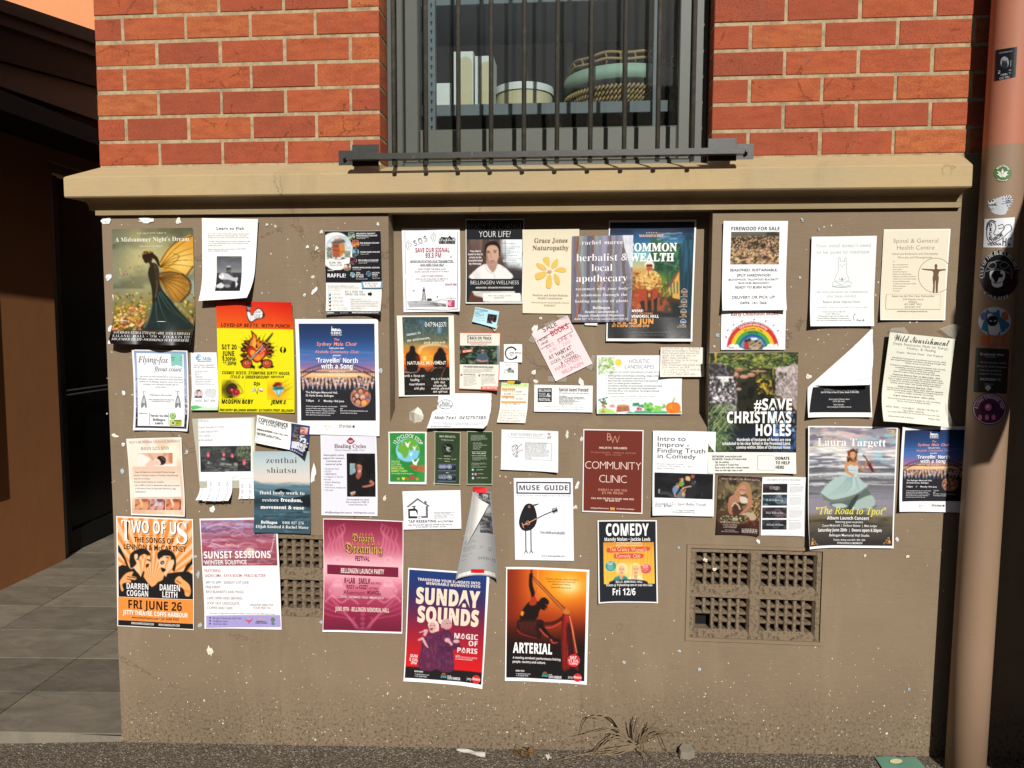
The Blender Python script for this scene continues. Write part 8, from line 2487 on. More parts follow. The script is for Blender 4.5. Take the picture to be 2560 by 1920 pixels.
c.G([(500,950),(640,935),(800,880),(900,800),(940,830),(1000,960),(1010,1000),(860,1030),(700,1040),(540,1000)],'5a6a64',3).G([(700,1000),(860,900),(970,870),(1000,980),(880,1015),(760,1030)],'a4b6b0',3).G([(690,1030),(760,900),(830,860),(740,1035)],'36433f',2).G([(520,970),(640,960),(700,990),(640,1010),(560,1000)],'b0c0ba',2)
for k in range(12):
 c.L([(700+k*9,670),(620+k*20,770),(460+k*36,890-k*8)],8,c.r.choice(['8aa4a2','c8d8d4','7a9490']),.7,5,3)
c.G([(700,545),(730,525),(765,545),(800,525),(815,560),(800,660),(700,650),(706,600)],'c4d0d0',3).L([(706,590),(806,600)],5,'8a9a9a').L([(702,620),(802,630)],5,'8a9a9a')
c.G([(680,500),(720,482),(780,485),(820,510),(800,540),(765,545),(735,530),(700,545)],SKN,3).L([(690,510),(682,590),(720,630),(770,655)],34,SKN,1,4,24).L([(815,515),(860,590),(890,560),(912,500)],28,'b67c54',1,4,20).E(915,488,14,20,SKN).G([(730,450),(765,450),(765,500),(735,500)],'b67c54',2)
c.E(752,425,52,66,'5c3420').dots(46,700,365,805,490,8,17,['5c3420','7a4a2c','4a2818','9a6a40']).G([(728,410),(750,388),(780,400),(782,440),(760,470),(735,450)],'d8a478',4).L([(738,420),(752,418)],5,'4a2c20').L([(764,420),(776,420)],5,'4a2c20').L([(748,452),(768,450)],6,'a84a40')
c.L([(872,432),(900,458),(930,520)],11,'4a2a24').L([(930,510),(965,580),(985,612)],42,'7a3434',1,4,30).L([(940,530),(980,606)],8,'2a1818').E(876,432,10,10,'5a3428').end()
p.T('UMBEL Music presents...',390,634,208,14,'f0f0f0')
p.T('Laura Targett',368,1112,326,84,'f8f8f8','R',-.004)
p.T('"The Road to Tpot"',338,1122,1078,78,'e8e04a','i',.012)
p.T('Album Launch Concert',464,936,1138,34,'f4f4f4','s',.03)
p.T('featuring guest musicians',560,868,1174,24,'ececec','s',.006)
p.T('Conor Mcdonald  |  Emiliano Beltzer  |  Matt Ledgar',406,1028,1214,24,'ececec','s',.006)
p.T('Saturday June 20th  |  Doors open 6.30pm',354,1076,1268,32,'f4f4f4','s',.025)
p.T('Bellingen Memorial Hall Studio',486,938,1322,28,'ececec','s',.006)
p.T('Tickets: sliding scale $35 | $30 | $25',528,892,1368,19,'ececec','s',.006)
p.T('TRYBOOKING.COM/DMGEW',570,860,1404,21,'ececec','s',.01)
for x,y,sx,sy in[(1220,150,-1,1),(262,1400,1,-1),(1172,1400,-1,-1)]:
 cl='d8b860' if sy>0 else 'c8925a'
 for a,b in((60,14),(36,44),(14,72)):
  p.Ln([(x+sx*6,y+sy*6),(x+sx*(a*.5+14),y+sy*(b*.4)),(x+sx*(a+10),y+sy*b),(x+sx*(a+26),y+sy*(b-12)),(x+sx*(a+14),y+sy*(b-18))],5,cl,sm=4)
 p.E(x+sx*24,y+sy*24,15,15,cl)
p.done()
# second choir poster, half in the pipe's shadow
I6=lambda x,y:(1960+x*500/2212,1040+y*500/2212)
p=Poster('poster',(700,780,400),SM,'blue choir poster half in shadow next to the drainpipe',paper='f4f4f3',at=[I6(1293,115),I6(2028,110),I6(1978,1060),I6(1253,1045)],lift=dict(bl=.004,l=.004),z=.004)
choir(p)
p.done()
# wild nourishment: hangs curled
p=Poster('notice',(2000,800,400),[(1195,165),(2115,260),(1970,1455),(1050,1365)],'curled cream nourishment notice in typewriter print, standing off the wall','notice','e4e3d2',z=.012,amp=.003,lift=dict(b=.028,bl=.012,br=.004,l=.01),mat='crumpled')
p.T('Wild Nourishment',1262,2030,322,100,'33332f','c',.004)
for t_,a,b,y,h in[('Deeply Restorative Meals for Energy,',1250,2020,372,34),('Vitality, & Healing',1444,1844,420,34),('Organic \u00b7 Nutrient Dense \u00b7 Chef Prepared',1300,1940,480,27)]:
 p.T(t_,a,b,y,h,'68685f','s',-.01,sp=.12)
yy=532
for blk,bold in[(['Specialising in postpartum nourishment and recovery, while','also supporting families and those rebuilding strength after','illness, stress or burnout.'],0),(['Created by a qualified nurse and experienced chef, currently','completing nutrition studies, combining clinical','understanding with whole-food cooking.','Seasonal organic meals prepared locally each week.'],0),(['Postpartum Recovery Pack, For Mum & Baby - $320'],1),(['2L slow-simmered bone broth, 4 slow-cooked organic meals','(easy to digest, freezer friendly), 8 nutrient-dense snacks,','Prepared for the first four weeks postpartum to support','healing, tissue repair, and steady energy after birth.'],0),(['Family & Recovery Meal Pack - $290'],1),(['4 family-sized (3-4 person) organic meals. Seasonal vegetable','side, 8 nutrient-dense snacks. Wholesome, strengthening food','to support vitality, immunity, and energy.'],0),(['Organic Chicken Bone Broth - $20/1L $35/2L'],1),(['Slow-simmered with turmeric & ginger for rich, nourishing','flavour and natural healing benefits'],0)]:
 if bold or blk[0][0]in 'SC':
  yy+=14
 for t_ in blk:
  xc=1610-(yy-540)*.135*.93
  w=len(t_)*(6.9 if bold else 6.45)
  p.T(t_,xc-w,xc+w,yy+8,19,'55554c' if bold else '75756b','s',.012 if bold else 0)
  yy+=28.4
p.T('LIMITED WEEKLY AVAILABILITY - DELIVERY OR PICK UP -',1126,1886,1224,24,'6c6c62','s',-.006,sp=.12)
p.T('PRE-ORDER ESSENTIAL',1380,1668,1262,22,'6c6c62','s',-.006,sp=.12)
p.TB(['Text "Nourish" 0405512958 for the current menu and to reserve your order','@wildnourishment.bello on instagram'],1140,1878,1286,42,20,'6c6c62','R',-.014,'l')
p.T('With love, Ebony',1706,1876,1364,22,'6c6c62','R',-.014)
for q in([(1900,120),(2080,60),(2190,70),(2110,262),(2020,215)],[(1240,110),(1420,100),(1480,185),(1210,160)],[(1975,1130),(2060,1340),(2130,1520),(1970,1470),(1965,1300)]):
 p.tape(q)
p.done()
# ------------------------------------------------------------------ curled sheets
G8=(2000,800,400)
p=Poster('poster',G8,[(130,130),(1000,125),(975,1335),(83,1335)],'black circle-practice poster whose top corner has folded right over, white back showing',lift=dict(bl=.016,b=.006,tl=0,tr=0),z=.004)
p.Q([(170,925),(960,872),(962,1272),(104,1270)],'1b1c20')
p.Q([(954,185),(984,185),(976,800),(960,830)],'1b1c20')
p.T('Sat 9 May & Sun 07 June (both 3.00-5.30)',292,794,918,24,'8a8a8c','R',-.012)
p.T('AUTHENTIC RELATING PRACTICES',318,770,974,28,'9a9a9c','s',-.01)
p.T('Sat 16 May & Sun 21 June (both 3.30-6.30)',282,802,1004,24,'e4e4e4','R',.006)
for t_,a,b,y in[('Keep track of future dates:',390,678,1098),('[NEW QR Code]',446,604,1128),('More Details:',452,596,1174),('www.yourpeacewithin.com.au',362,694,1204)]:
 p.T(t_,a,b,y,20,'d8d8d8','R',-.004)
p.done(outline=dict(l=lambda v:np.clip(1-v/.66,.0,.985)))
def flap(p,A,B,C,h,col,name='folded_back',n=22,wr=.0015):
 """a corner folded over the edge A-B, its tip at C, standing h off the sheet"""
 a,b=np.meshgrid(np.linspace(0,1,n+1),np.linspace(0,1,n+1))
 a,b=a.ravel(),b.ravel()
 P2=(np.outer((1-a),A)+np.outer(a,B))*(1-b)[:,None]+np.outer(b,C)
 u,v=p.uv(P2)
 q=p.wq
 W_=(q[0]*((1-u)*(1-v))[:,None]+q[1]*(u*(1-v))[:,None]+q[2]*(u*v)[:,None]+q[3]*((1-u)*v)[:,None])
 W_[:,1]-=p.z0+.003+h*np.sin(np.minimum(b*2.6,math.pi/2))+wr*np.sin(v*60+u*9)*b-.25*h*np.clip(b-.6,0,1)
 fs=np.array([(j*(n+1)+i,j*(n+1)+i+1,(j+1)*(n+1)+i+1,(j+1)*(n+1)+i)for j in range(n)for i in range(n)])
 obj(name,W_,fs,M['crumpled'],p.root,np.broadcast_to(lin(col),W_.shape),True)
flap(p,(978,122),(190,900),(925,880),.034,'f1f3f6')
p=Poster('notice',(1100,1180,400),[(470,262),(712,262),(830,1418),(250,1418)],'curled grey newsprint notice held by two pieces of red tape','notice','ababab',z=.006,lift=dict(tl=0,tr=0,bl=0,br=0,b=0),amp=.0006,curve=lambda u,v:.05*np.abs(2*u-1)**2.2*(.25+.75*v))
c=p.pic([(540,280),(694,280),(750,830),(562,830)],.002,'5c5c5e')
c.V((0,'55565a'),(.25,'6a6a6c'),(.4,'d0d0d0'),(.52,'8a8a8c'),(.6,'48484a'),(.75,'77777a'),(1,'4a4a4c')).N('2c2c2e',.04,.5,.5,.7,.7).N('c8c8c8',.03,.6,.6,.75,.6).end()
p.T('r re',592,682,346,50,'f2f2f2','s',.03)
p.R(345,832,790,836,'d8d8d8')
for x0,x1,y0,n_ in[(360,510,932,3),(345,520,1004,4),(330,486,1112,2),(320,450,1184,1),(555,610,1024,2),(676,745,1028,3)]:
 p.X(x0,x1,y0,20,n_,11,'6a6a6c')
p.T('04935132',556,760,1196,40,'5a5a5c','s',-.012)
p.tape([(460,198),(650,202),(652,276),(520,274),(458,246)],'d81420',z=.004)
p.tape([(438,1322),(622,1328),(620,1378),(436,1372)],'d81420',z=.003)
p.Q([(290,1352),(770,1350),(790,1400),(270,1402)],'ecebe4')
p.done()
flap(p,(455,250),(340,1060),(696,402),.046,'efeee8',wr=.0004)
# a stiff torn offcut that sticks out of the niche's foot
pts=[(1790,1390),(1905,1312),(1958,1362),(1985,1440),(1978,1490),(1900,1575),(1790,1642),(1855,1388),(1862,1590)]
dz=[.02,.03,.035,.035,.03,.02,.004,.05,.03]
w_=[bp(700+x*.18083,780+y*.18083,2.735-d)for(x,y),d in zip(pts,dz)]
o=obj('torn_paper',[tuple(v)for v in w_],[(0,7,8,6),(7,1,2,3),(7,3,4,5),(7,5,8),(0,1,7)],M['crumpled'],None,np.tile(lin('e8e2d0'),(9,1)))
tag(o,'stiff folded cream paper offcut sticking out at the left end of the niche foot','paper scrap')
# ------------------------------------------------------------------ scraps, glue spots and flecks left on the plinth
rs=random.Random(21)
def scrap(x,y,w,h,col,label=None,rot=0,Y=2.7,z=.0015):
 n=14
 ca,sa=math.cos(rot),math.sin(rot)
 V=[bp(x,y,Y)-Vector((0,z+.004,0))]
 for ring,rr in((1,.55),(2,1.0)):
  for i in range(n):
   t=2*math.pi*i/n
   r=rr*rs.uniform(.6,1.1)
   dx,dy=w/2*r*math.cos(t),h/2*r*math.sin(t)
   V.append(bp(x+dx*ca-dy*sa,y+dx*sa+dy*ca,Y)-Vector((0,z+rs.uniform(0,.003),0)))
 F=[(0,1+i,1+(i+1)%n)for i in range(n)]+[(1+i,1+n+i,1+n+(i+1)%n,1+(i+1)%n)for i in range(n)]
 o=obj('paper_scrap',[tuple(v)for v in V],F,M['crumpled'],None,np.tile(lin(col),(len(V),1)),loc=V[0])
 tag(o,label or('small pale torn paper scrap stuck to the plinth' if col[0]in 'ef' else 'bluish dried glue or putty spot on the plinth'),'paper scrap' if col[0]in 'ef' else 'glue spot','small torn paper scraps' if col[0]in 'ef' else 'bluish putty spots')
 if col[0]not in 'ef':
  o.name='putty_spot'
scrap(268,553,28,19,'f2f2ee','white torn scrap in the top left corner of the plinth')
scrap(366,550,42,17,'f2f2ee','wide white torn scrap above the fairy poster')
scrap(447,553,16,20,'efefe8','white torn scrap above the right corner of the fairy poster')
scrap(787,727,12,26,'f2f2ee','long white torn scrap left of the raffle poster',.6)
scrap(784,1183,15,52,'f2f2ee','long white paper strip right of the blue-grey sea poster',.1)
scrap(526,1627,16,30,'e6dcc4','cream paint chip on the bare lower left of the plinth',-.4)
for x,y,w,h in[(272,693,18,19),(287,743,10,20),(278,822,16,20),(310,982,9,16),(289,1089,20,9),(309,1110,9,13),(532,1272,16,17),(962,1245,10,16),(1418,1085,9,26),(1454,1097,7,16),(1443,1213,9,24),(2020,941,18,13),(2242,1348,10,13),(2161,1389,8,9),(2268,1390,11,8),(1895,1353,8,15),(1763,1399,14,10),(1787,1422,13,9),(1438,1268,12,12),(690,566,8,8),(668,562,8,7),(804,580,10,12),(828,616,8,8),(945,560,7,11),(769,618,9,10),(792,621,9,14),(783,693,12,10),(762,738,10,9)]:
 scrap(x,y,w,h,rs.choice(['f0f0ea','ebe6d6','f2f2f0','e8e2d2']),None,rs.uniform(-.5,.5))
for x,y,w,h in[(1337,822,14,25),(1335,931,11,14),(1340,953,14,11),(1453,955,12,26),(1352,795,8,8)]:
 scrap(x,y,w,h,'f0f0ea',None,rs.uniform(-.5,.5),2.775)
for x,y,w,h in[(952,926,13,15),(306,1178,9,18),(490,1391,9,8),(496,1436,10,20),(501,1562,11,14),(1088,1076,14,12),(1087,1208,12,10),(1696,1369,8,9),(468,1130,8,14),(1794,838,12,12),(1785,866,7,10),(1999,694,9,9),(803,1554,9,10),(1560,1655,9,9),(1698,1626,8,8),(1748,1672,9,9),(2005,550,7,14),(2046,574,7,8),(2272,1722,9,9)]:
 scrap(x,y,w,h,rs.choice(['b9c4c8','c4ccd0','aab8c0']),None,rs.uniform(-.5,.5))
V,F,Cc=[],[],[]
for i in range(1500):
 if i<800:
  x,y=rs.uniform(262,2370),rs.choice([rs.uniform(555,900),rs.uniform(555,1500),rs.uniform(640,1300)])
 else:
  x,y=rs.uniform(300,2320),1860-abs(rs.gauss(0,130))
 if 960<x<1780 and y<1075 or 1700<x<2070 and 1360<y<1605 or 690<x<820 and 1330<y<1550:
  continue
 c_=bp(x,y,2.6992)
 s_=rs.uniform(.0008,.0030)*(1 if rs.random()<.95 else 2)
 n0=len(V)
 k_=rs.randint(4,6)
 st=rs.uniform(.5,1.6)
 for j in range(k_):
  t=2*math.pi*j/k_
  r=s_*rs.uniform(.5,1.1)
  V.append((c_.x+r*math.cos(t),c_.y-rs.uniform(0,.0006),c_.z+r*math.sin(t)*st))
  Cc.append(lin(rs.choice(['e4dcc8','d8cfba','efeae0','cbb898','e0d6c0'])))
 F.append(tuple(range(n0,n0+k_)))
tag(obj('paint_flecks',V,F,M['matt'],None,np.array(Cc)),kind='stuff')
# ------------------------------------------------------------------ stickers on the drainpipe
class Sticker(Poster):
 def pos(s,u,v,lay=0):
  u,v=np.asarray(u,float),np.asarray(v,float)
  q=s.pq
  P2=q[0]*((1-u)*(1-v))[...,None]+q[1]*(u*(1-v))[...,None]+q[2]*(u*v)[...,None]+q[3]*((1-u)*v)[...,None]
  R_=PR+.0007+lay*.00022
  out=[]
  for x,y in P2.reshape(-1,2):
   d=CR*((x-CX)/FPX)-CU*((y-CY)/FPX)+CF
   z=EYE.z+d.z*2.56/d.y
   for _ in range(3):
    cc=pipe_c(z)
    a=d.x**2+d.y**2
    b=-2*(d.x*cc.x+d.y*cc.y)
    k_=b*b-4*a*(cc.x**2+cc.y**2-R_*R_)
    t=(-b-math.sqrt(max(k_,0)))/(2*a)
    z=EYE.z+d.z*t
   out.append((d.x*t,d.y*t,z))
  return np.array(out)
 @staticmethod
 def rnd(a,b):
  x,y=2*a-1,2*b-1
  return .5+.5*x*np.sqrt(1-y*y/2),.5+.5*y*np.sqrt(1-x*x/2)
def sticker(x,y,k,quad,label,paper,rounded=False,cat='sticker'):
 p=Sticker('sticker',(x,y,k*2212),quad,label,cat,paper,Y=2.56,group='stickers on the drainpipe',mat='gloss')
 p.pq=np.array([(x+a*k,y+b*k)for a,b in quad])
 p.rounded=rounded
 p.W,p.H=p.W,p.H
 return p
p=sticker(1920,0,.28933,[(1968,432),(2155,403),(2140,665),(1957,700)],'black barber sticker with a bearded face and crossed razors near the pipe top','17171a')
p.E(2045,540,36,52,'9a9a9e','drawing')
p.nl+=1
p.E(2045,560,26,34,'2c2c30','drawing')
p.G([(2020,520),(2040,526),(2052,526),(2070,518),(2060,545),(2030,546)],'3a3a40')
p.Ln([(1988,634),(2100,604)],9,'a8a8aa')
p.Ln([(1990,612),(2098,632)],9,'8a8a8c')
p.Ln([(2100,520),(2096,575)],5,'9a9a9c')
p.T('I WILL',2012,2072,652,18,'dcdcdc')
p.T('CUT YOU',1998,2086,680,18,'dcdcdc')
p.T('UNCOMMON KUTS',1996,2112,456,12,'b0b0b0')
p.done(.006)
k1=160/1269
p=sticker(2400,380,k1,box4(670,253,1032,573),'round green sticker with a white hemp leaf','5d8048',True)
for t_,L_ in[(0,130),(.95,140),(-.95,140),(1.5,120),(-1.5,120),(2.2,80),(-2.2,80)]:
 cx,cy=845,455
 dx,dy=math.sin(t_),-math.cos(t_)
 p.G([(cx,cy+10),(cx+dx*L_*.5-dy*26,cy+dy*L_*.5+dx*26),(cx+dx*L_,cy+dy*L_),(cx+dx*L_*.5+dy*26,cy+dy*L_*.5-dx*26)],'eef0e6','leaf_drawing')
p.Ln([(845,455),(840,520)],8,'eef0e6','leaf_drawing')
p.A('New Hemp',850,413,118,-58,62,44,'eef0e6','s',.02)
p.A('Newcastle',850,400,156,218,146,26,'eef0e6','s',.02,flip=False)
p.done(.006)
k2=160/508
p=sticker(2400,480,k2,box4(212,-2,432,182),'scraped-off silver sticker remains','c9ccd2',True)
p.done(.005,outline=dict(l=lambda v:.12*np.sin(v*19)**2,r=lambda v:.3*np.clip(v-.3,0,1)+.1*np.sin(v*23)**2,t=lambda u:.35*(1-u)+.1*np.sin(u*25)**2))
p=sticker(2400,480,k2,[(195,215),(435,200),(420,440),(185,440)],'square white punk band sticker with a drawn fist','eceef2')
p.Ln([(225,260),(245,238),(275,250),(285,285),(268,330),(300,340),(345,300),(360,265),(400,262),(408,300),(380,325),(330,370),(260,405),(222,380),(212,320),(222,262)],6,'33343c',sm=3)
p.Ln([(212,300),(220,250),(250,225),(285,240)],10,'33343c',sm=3)
p.Ln([(300,270),(340,255),(350,285),(305,290)],7,'33343c')
for i,ch in enumerate('DICE'):
 p.T(ch,232,254,275+i*34,26,'26272e','s',.03,name='lettering')
p.T('THROW',248,352,376,32,'26272e','s',.03,rot=32)
p.T('VIENNA',218,328,425,24,'3a3b42','s',.01)
p.T('HC',336,404,426,60,'4a4b55','s',.03)
p.done(.006)
p=sticker(2400,480,k2,box4(154,462,470,842),'large round black sticker with a white skull in a goggled helmet','17181b',True)
ln='8a8c90'
p.Ln([(190,680),(200,620),(240,570),(300,545),(370,560),(410,620),(408,690)],5,ln,sm=3)
p.Ln([(205,630),(300,610),(400,650)],6,ln,sm=3)
for cx in(254,350):
 p.Ln([(cx+34*math.cos(a),582+26*math.sin(a))for a in np.linspace(0,6.3,20)],5,ln)
p.nl+=1
p.G([(242,630),(300,620),(352,632),(356,680),(340,710),(335,745),(290,758),(255,740),(250,705),(238,680)],'eeeeec','skull_drawing',sm=3)
p.nl+=1
for cx in(270,322):
 p.E(cx,664,19,16,'17181b','skull_drawing')
p.G([(290,676),(300,700),(282,700)],'17181b','skull_drawing')
p.Ln([(262,715),(295,726),(330,712)],5,'17181b','skull_drawing')
p.A('CULT OF THE BLACK HELMET',312,655,128,-100,78,28,'d8d8d8','R',-.004,ry=158)
p.A('CoTBH',312,650,168,222,156,26,'c8c8c8','R',-.004,ry=180)
p.done(.006)
k3=160/476
p=sticker(2400,760,k3,box4(136,22,380,238),'blue sticker of a hooded horned figure with spray cans','c8d0d4',True)
p.nl+=1
for pts_,cl in[([(170,150),(190,90),(200,40),(225,60),(265,60),(290,40),(300,90),(330,120),(370,150),(340,200),(300,215),(290,235),(215,235),(200,210),(160,190)],'2b6f96'),([(205,110),(240,85),(280,105),(275,150),(240,165),(210,150)],'0e1116'),([(150,80),(185,60),(195,100),(165,120)],'6a6a9c'),([(310,70),(350,60),(360,110),(325,120)],'a86a3c')]:
 p.nl+=1
 p.G(pts_,cl,'figure_drawing',sm=3)
p.Ln([(220,122),(236,130)],6,'d8d8d8','figure_drawing')
p.Ln([(252,130),(270,120)],6,'d8d8d8','figure_drawing')
p.T('HECTIC',150,356,300,66,'c8642c','s',.05,jit=.12)
p.T('DECAL',205,280,322,26,'b85a2c','s',.03,jit=.1)
p.done(.006)
p=sticker(2400,760,k3,[(118,325),(365,335),(350,668),(100,655)],'black creased tree surgery leaflet taped round the drainpipe','1e2124')
p.T('Heartwood Arbor',148,328,384,20,'c8ccd0','R',-.012)
p.T('Parkwood NSW',188,268,398,9,'a8acb0')
for t_,a,b,y in[('10 years experience Arborist',150,346,442),('Pruning, Tree Health & Maintenance',126,352,472),('Mulch Sales and Delivery',144,306,500),('Dangerous Tree Removal',146,308,526)]:
 p.T(t_,a,b,y,13,'b0b4b8','R',-.012)
p.T('0420580171',148,300,570,18,'d0d4d8','R',-.012,it=.15)
p.E(208,622,22,18,'b8bcc0','drawing')
p.Ln([(208,622),(208,648)],7,'b8bcc0')
p.T('HEARTWOOD',180,248,600,8,'b8bcc0')
p.done(.006)
p=sticker(2400,760,k3,box4(90,664,348,900),'round purple and pink sticker with lettering round its rim','4a1c48',True)
p.Ln([(219+118*math.cos(a),782+108*math.sin(a))for a in np.linspace(0,6.3,40)],5,'d8c8d8')
p.nl+=1
p.G([(165,735),(255,735),(258,790),(210,812),(163,790)],'2c1030','emblem')
p.nl+=1
p.E(210,768,26,26,'d86aa0','emblem')
p.E(206,762,12,12,'f0b8d0','emblem')
for x in(150,200,250):
 p.G([(x-10,860),(x-14,835),(x,822),(x+14,835),(x+10,860)],'e080a8','emblem',sm=3)
p.A('A LONG STRANGE TRIP',219,782,84,-88,88,24,'e8c8dc','s',.02,ry=78)
p.done(.006)
# ------------------------------------------------------------------ behind the glass
def wpt(x,y,Y):
 return bp(x,y,Y)
z_s=bp(1280,262,2.95).z
sh=empty('storage_rack',(-.1,2.95,2.1),'grey slotted metal rack with one shelf inside the window','rack')
mb=MB()
mb.box(-.62,.335,2.93,3.35,z_s-.042,z_s,.002)
mb.build('shelf',M['steel'],sh)
mb=MB()
zt_=bp(1280,14,2.95).z
mb.box(-.62,.335,2.93,3.35,zt_,zt_+.05,.002)
mb.build('shelf',M['steel'],sh)
for x0,x1 in((1070,1088),(1633,1643)):
 a,b=bp(x0,200,2.9).x,bp(x1,200,2.9).x
 mb=MB()
 mb.box(a,b,2.9,2.929,1.95,4.2)
 mb.build('slotted_post',M['steel'],sh)
 if x0<1100:
  mb=MB()
  for i in range(26):
   z=2.2+i*.0315
   c_=(a+b)/2
   mb.add([(c_+.0045*math.cos(t),2.8985,z+.0045*math.sin(t))for t in np.linspace(0,6.28,13)[:-1]],[tuple(range(12))])
   mb.add([(c_-.002,2.8988,z-.011),(c_+.002,2.8988,z-.011),(c_+.002,2.8988,z),(c_-.002,2.8988,z)],[(0,1,2,3)])
  mb.build('slot_row',M['black'],sh)
for x0,x1,y0,arch,lb in((1134,1183,129,1,'tall white board box with an arched front inside the window'),(1187,1233,140,1,'white board box with an arched front right of the taller one'),(1090,1128,208,0,'small white box left of the tall ones on the rack')):
 a,b,zt=bp(x0,220,3.0).x,bp(x1,220,3.0).x,bp(x0,y0,3.0).z
 mb=MB()
 mb.box(a,b,3.0,3.12,z_s+.001,zt,.002)
 r=empty('display_box',(a,3.0,z_s),lb,'box')
 mb.build('box_body',M['white'],r)
 if arch:
  mb=MB()
  m_=(a+b)/2+.008
  w2=(b-a)*.36
  pts_=[(m_-w2,z_s+.004),(m_+w2,z_s+.004)]+[(m_+w2*math.cos(t),zt-.05+w2*1.1*math.sin(t))for t in np.linspace(0,math.pi,12)]
  mb.add([(x,2.998,z)for x,z in pts_],[tuple(range(14))])
  mb.build('arched_panel',M['cream'],r)
def lathe(mb,cx,cy,prof,n=40):
 base=len(mb.v)
 for r,z in prof:
  mb.v+=[(cx+r*math.cos(2*math.pi*k/n),cy+r*math.sin(2*math.pi*k/n),z)for k in range(n)]
 for i in range(len(prof)-1):
  for k in range(n):
   mb.f.append((base+i*n+k,base+i*n+(k+1)%n,base+(i+1)*n+(k+1)%n,base+(i+1)*n+k))
c_=bp(1311,230,3.14)
za,zb_=bp(1311,204,3.03).z,bp(1311,222,3.03).z
dr=empty('round_box',(c_.x,3.14,z_s),'round cream drum box with a white lid on the rack','box')
mb=MB()
lathe(mb,c_.x,3.14,[(.112,z_s+.001),(.112,zb_),(0,zb_)])
mb.build('drum',M['cream'],dr)
mb=MB()
lathe(mb,c_.x,3.14,[(.117,zb_),(.117,za),(0,za+.001)])
mb.build('lid',M['white'],dr)
c_=bp(1560,200,3.2)
za,zb_=bp(1560,157,2.98).z,bp(1560,194,2.98).z
ba=empty('basket',(c_.x,3.22,z_s),'woven seagrass basket with loose coiled rim standing on the rack','basket')
rr=random.Random(3)
for lay in range(4):
 mb=MB()
 R_,zz=.20+lay*.008,z_s+.012+lay*.018
 for k in range(90):
  t=2*math.pi*k/90
  p0=Vector((c_.x+R_*math.cos(t),3.22+R_*math.sin(t),zz-.011))
  t2=t+.09
  p1=Vector((c_.x+(R_+.012)*math.cos(t2),3.22+(R_+.012)*math.sin(t2),zz+.013))
  mb.tube([p0,(p0+p1)/2+Vector((math.cos(t),math.sin(t),0))*.005,p1],.0052,5)
 mb.build('coil',M['rope'],ba,True)
tr=empty('round_tray',(c_.x,3.22,zb_),'sage green round tray resting on the basket with rope trim above','tray')
mb=MB()
lathe(mb,c_.x,3.22,[(0,zb_),(.225,zb_),(.24,zb_+.004),(.24,za),(.234,za),(.22,zb_+.01)])
mb.build('tray',M['sage'],tr,True)
mb=MB()
for k in range(26):
 t=2*math.pi*k/26
 x,y=c_.x+.225*math.cos(t),3.22+.225*math.sin(t)
 mb.tube([(x,y,za-.005),(x+.004,y,za+.03),(x,y,za+.045)],.005,6)
for z,R_ in((za+.022,.226),(za+.047,.222)):
 mb.tube([(c_.x+R_*math.cos(t),3.22+R_*math.sin(t),z+.004*math.sin(t*9))for t in np.linspace(0,2*math.pi,73)],.006,6)
mb.build('rope_trim',M['rope'],tr,True)
# ------------------------------------------------------------------ on the ground
def gp(x,y,h=0.0):
 d=CR*((x-CX)/FPX)-CU*((y-CY)/FPX)+CF
 X=0
 for _ in range(4):
  t=(slope(X)+h-EYE.z)/d.z
  X=d.x*t
 P_=EYE+d*t
 return Vector((P_.x,min(P_.y,2.69),P_.z+.0035-.006*(2.7-P_.y)))
def mat_sheet(name,pts,col,label,cat,lift=.004,mat='crumpled'):
 P_=[gp(*q)for q in pts]
 n=8
 V=[]
 for j in range(n+1):
  for i in range(n+1):
   a,b=i/n,j/n
   v=P_[0]*((1-a)*(1-b))+P_[1]*(a*(1-b))+P_[2]*(a*b)+P_[3]*((1-a)*b)
   V.append(v+Vector((0,0,lift*(abs(math.sin(a*5+b*2))+.1))))
 fs=np.array([(j*(n+1)+i,(j+1)*(n+1)+i,(j+1)*(n+1)+i+1,j*(n+1)+i+1)for j in range(n)for i in range(n)])
 return tag(obj(name,[tuple(v)for v in V],fs,M[mat],None,np.tile(lin(col),(len(V),1)),True,loc=P_[3]),label,cat)
mat_sheet('paper_strip',[(1146,1869),(1214,1886),(1212,1897),(1141,1880)],'e8e4da','white paper strip lying on the footpath by the wall','litter',.004)
mat_sheet('paper_scrap',[(1362,1891),(1372,1891),(1379,1899),(1368,1904)],'ece8de','white paper crumb on the footpath left of the dry grass','litter',.006)
g=mat_sheet('fallen_poster',[(2187,1895),(2288,1897),(2330,1936),(2215,1940)],'6fa08a','green poster lying on the footpath at the foot of the drainpipe','poster',.003,'gloss')
P_=[gp(2240+16*math.cos(t),1905+6*math.sin(t),.006)for t in np.linspace(0,6.28,17)[:-1]]
obj('printed_sun',[tuple(v)for v in P_],[tuple(range(16))],M['gloss'],g,np.tile(lin('efe9b0'),(16,1)))
ck=gp(1715,1892)
mb=MB()
pts_=[(-.026,0),(-.010,.022),(.022,.018),(.030,-.006),(.006,-.024),(-.022,-.02)]
mb.add([(ck.x+x*1.05,ck.y+y,ck.z)for x,y in pts_]+[(ck.x+x*.9,ck.y+y*.9+.004,ck.z+.028+.25*y)for x,y in pts_],[(0,1,2,3,4,5),(11,10,9,8,7,6)]+[(i,6+i,6+(i+1)%6,(i+1)%6)for i in range(6)])
tag(mb.build('concrete_chunk',M['soil'],loc=ck),'broken lump of concrete by the wall right of the dry grass','rubble')
mb=MB()
lc=gp(1312,1893)
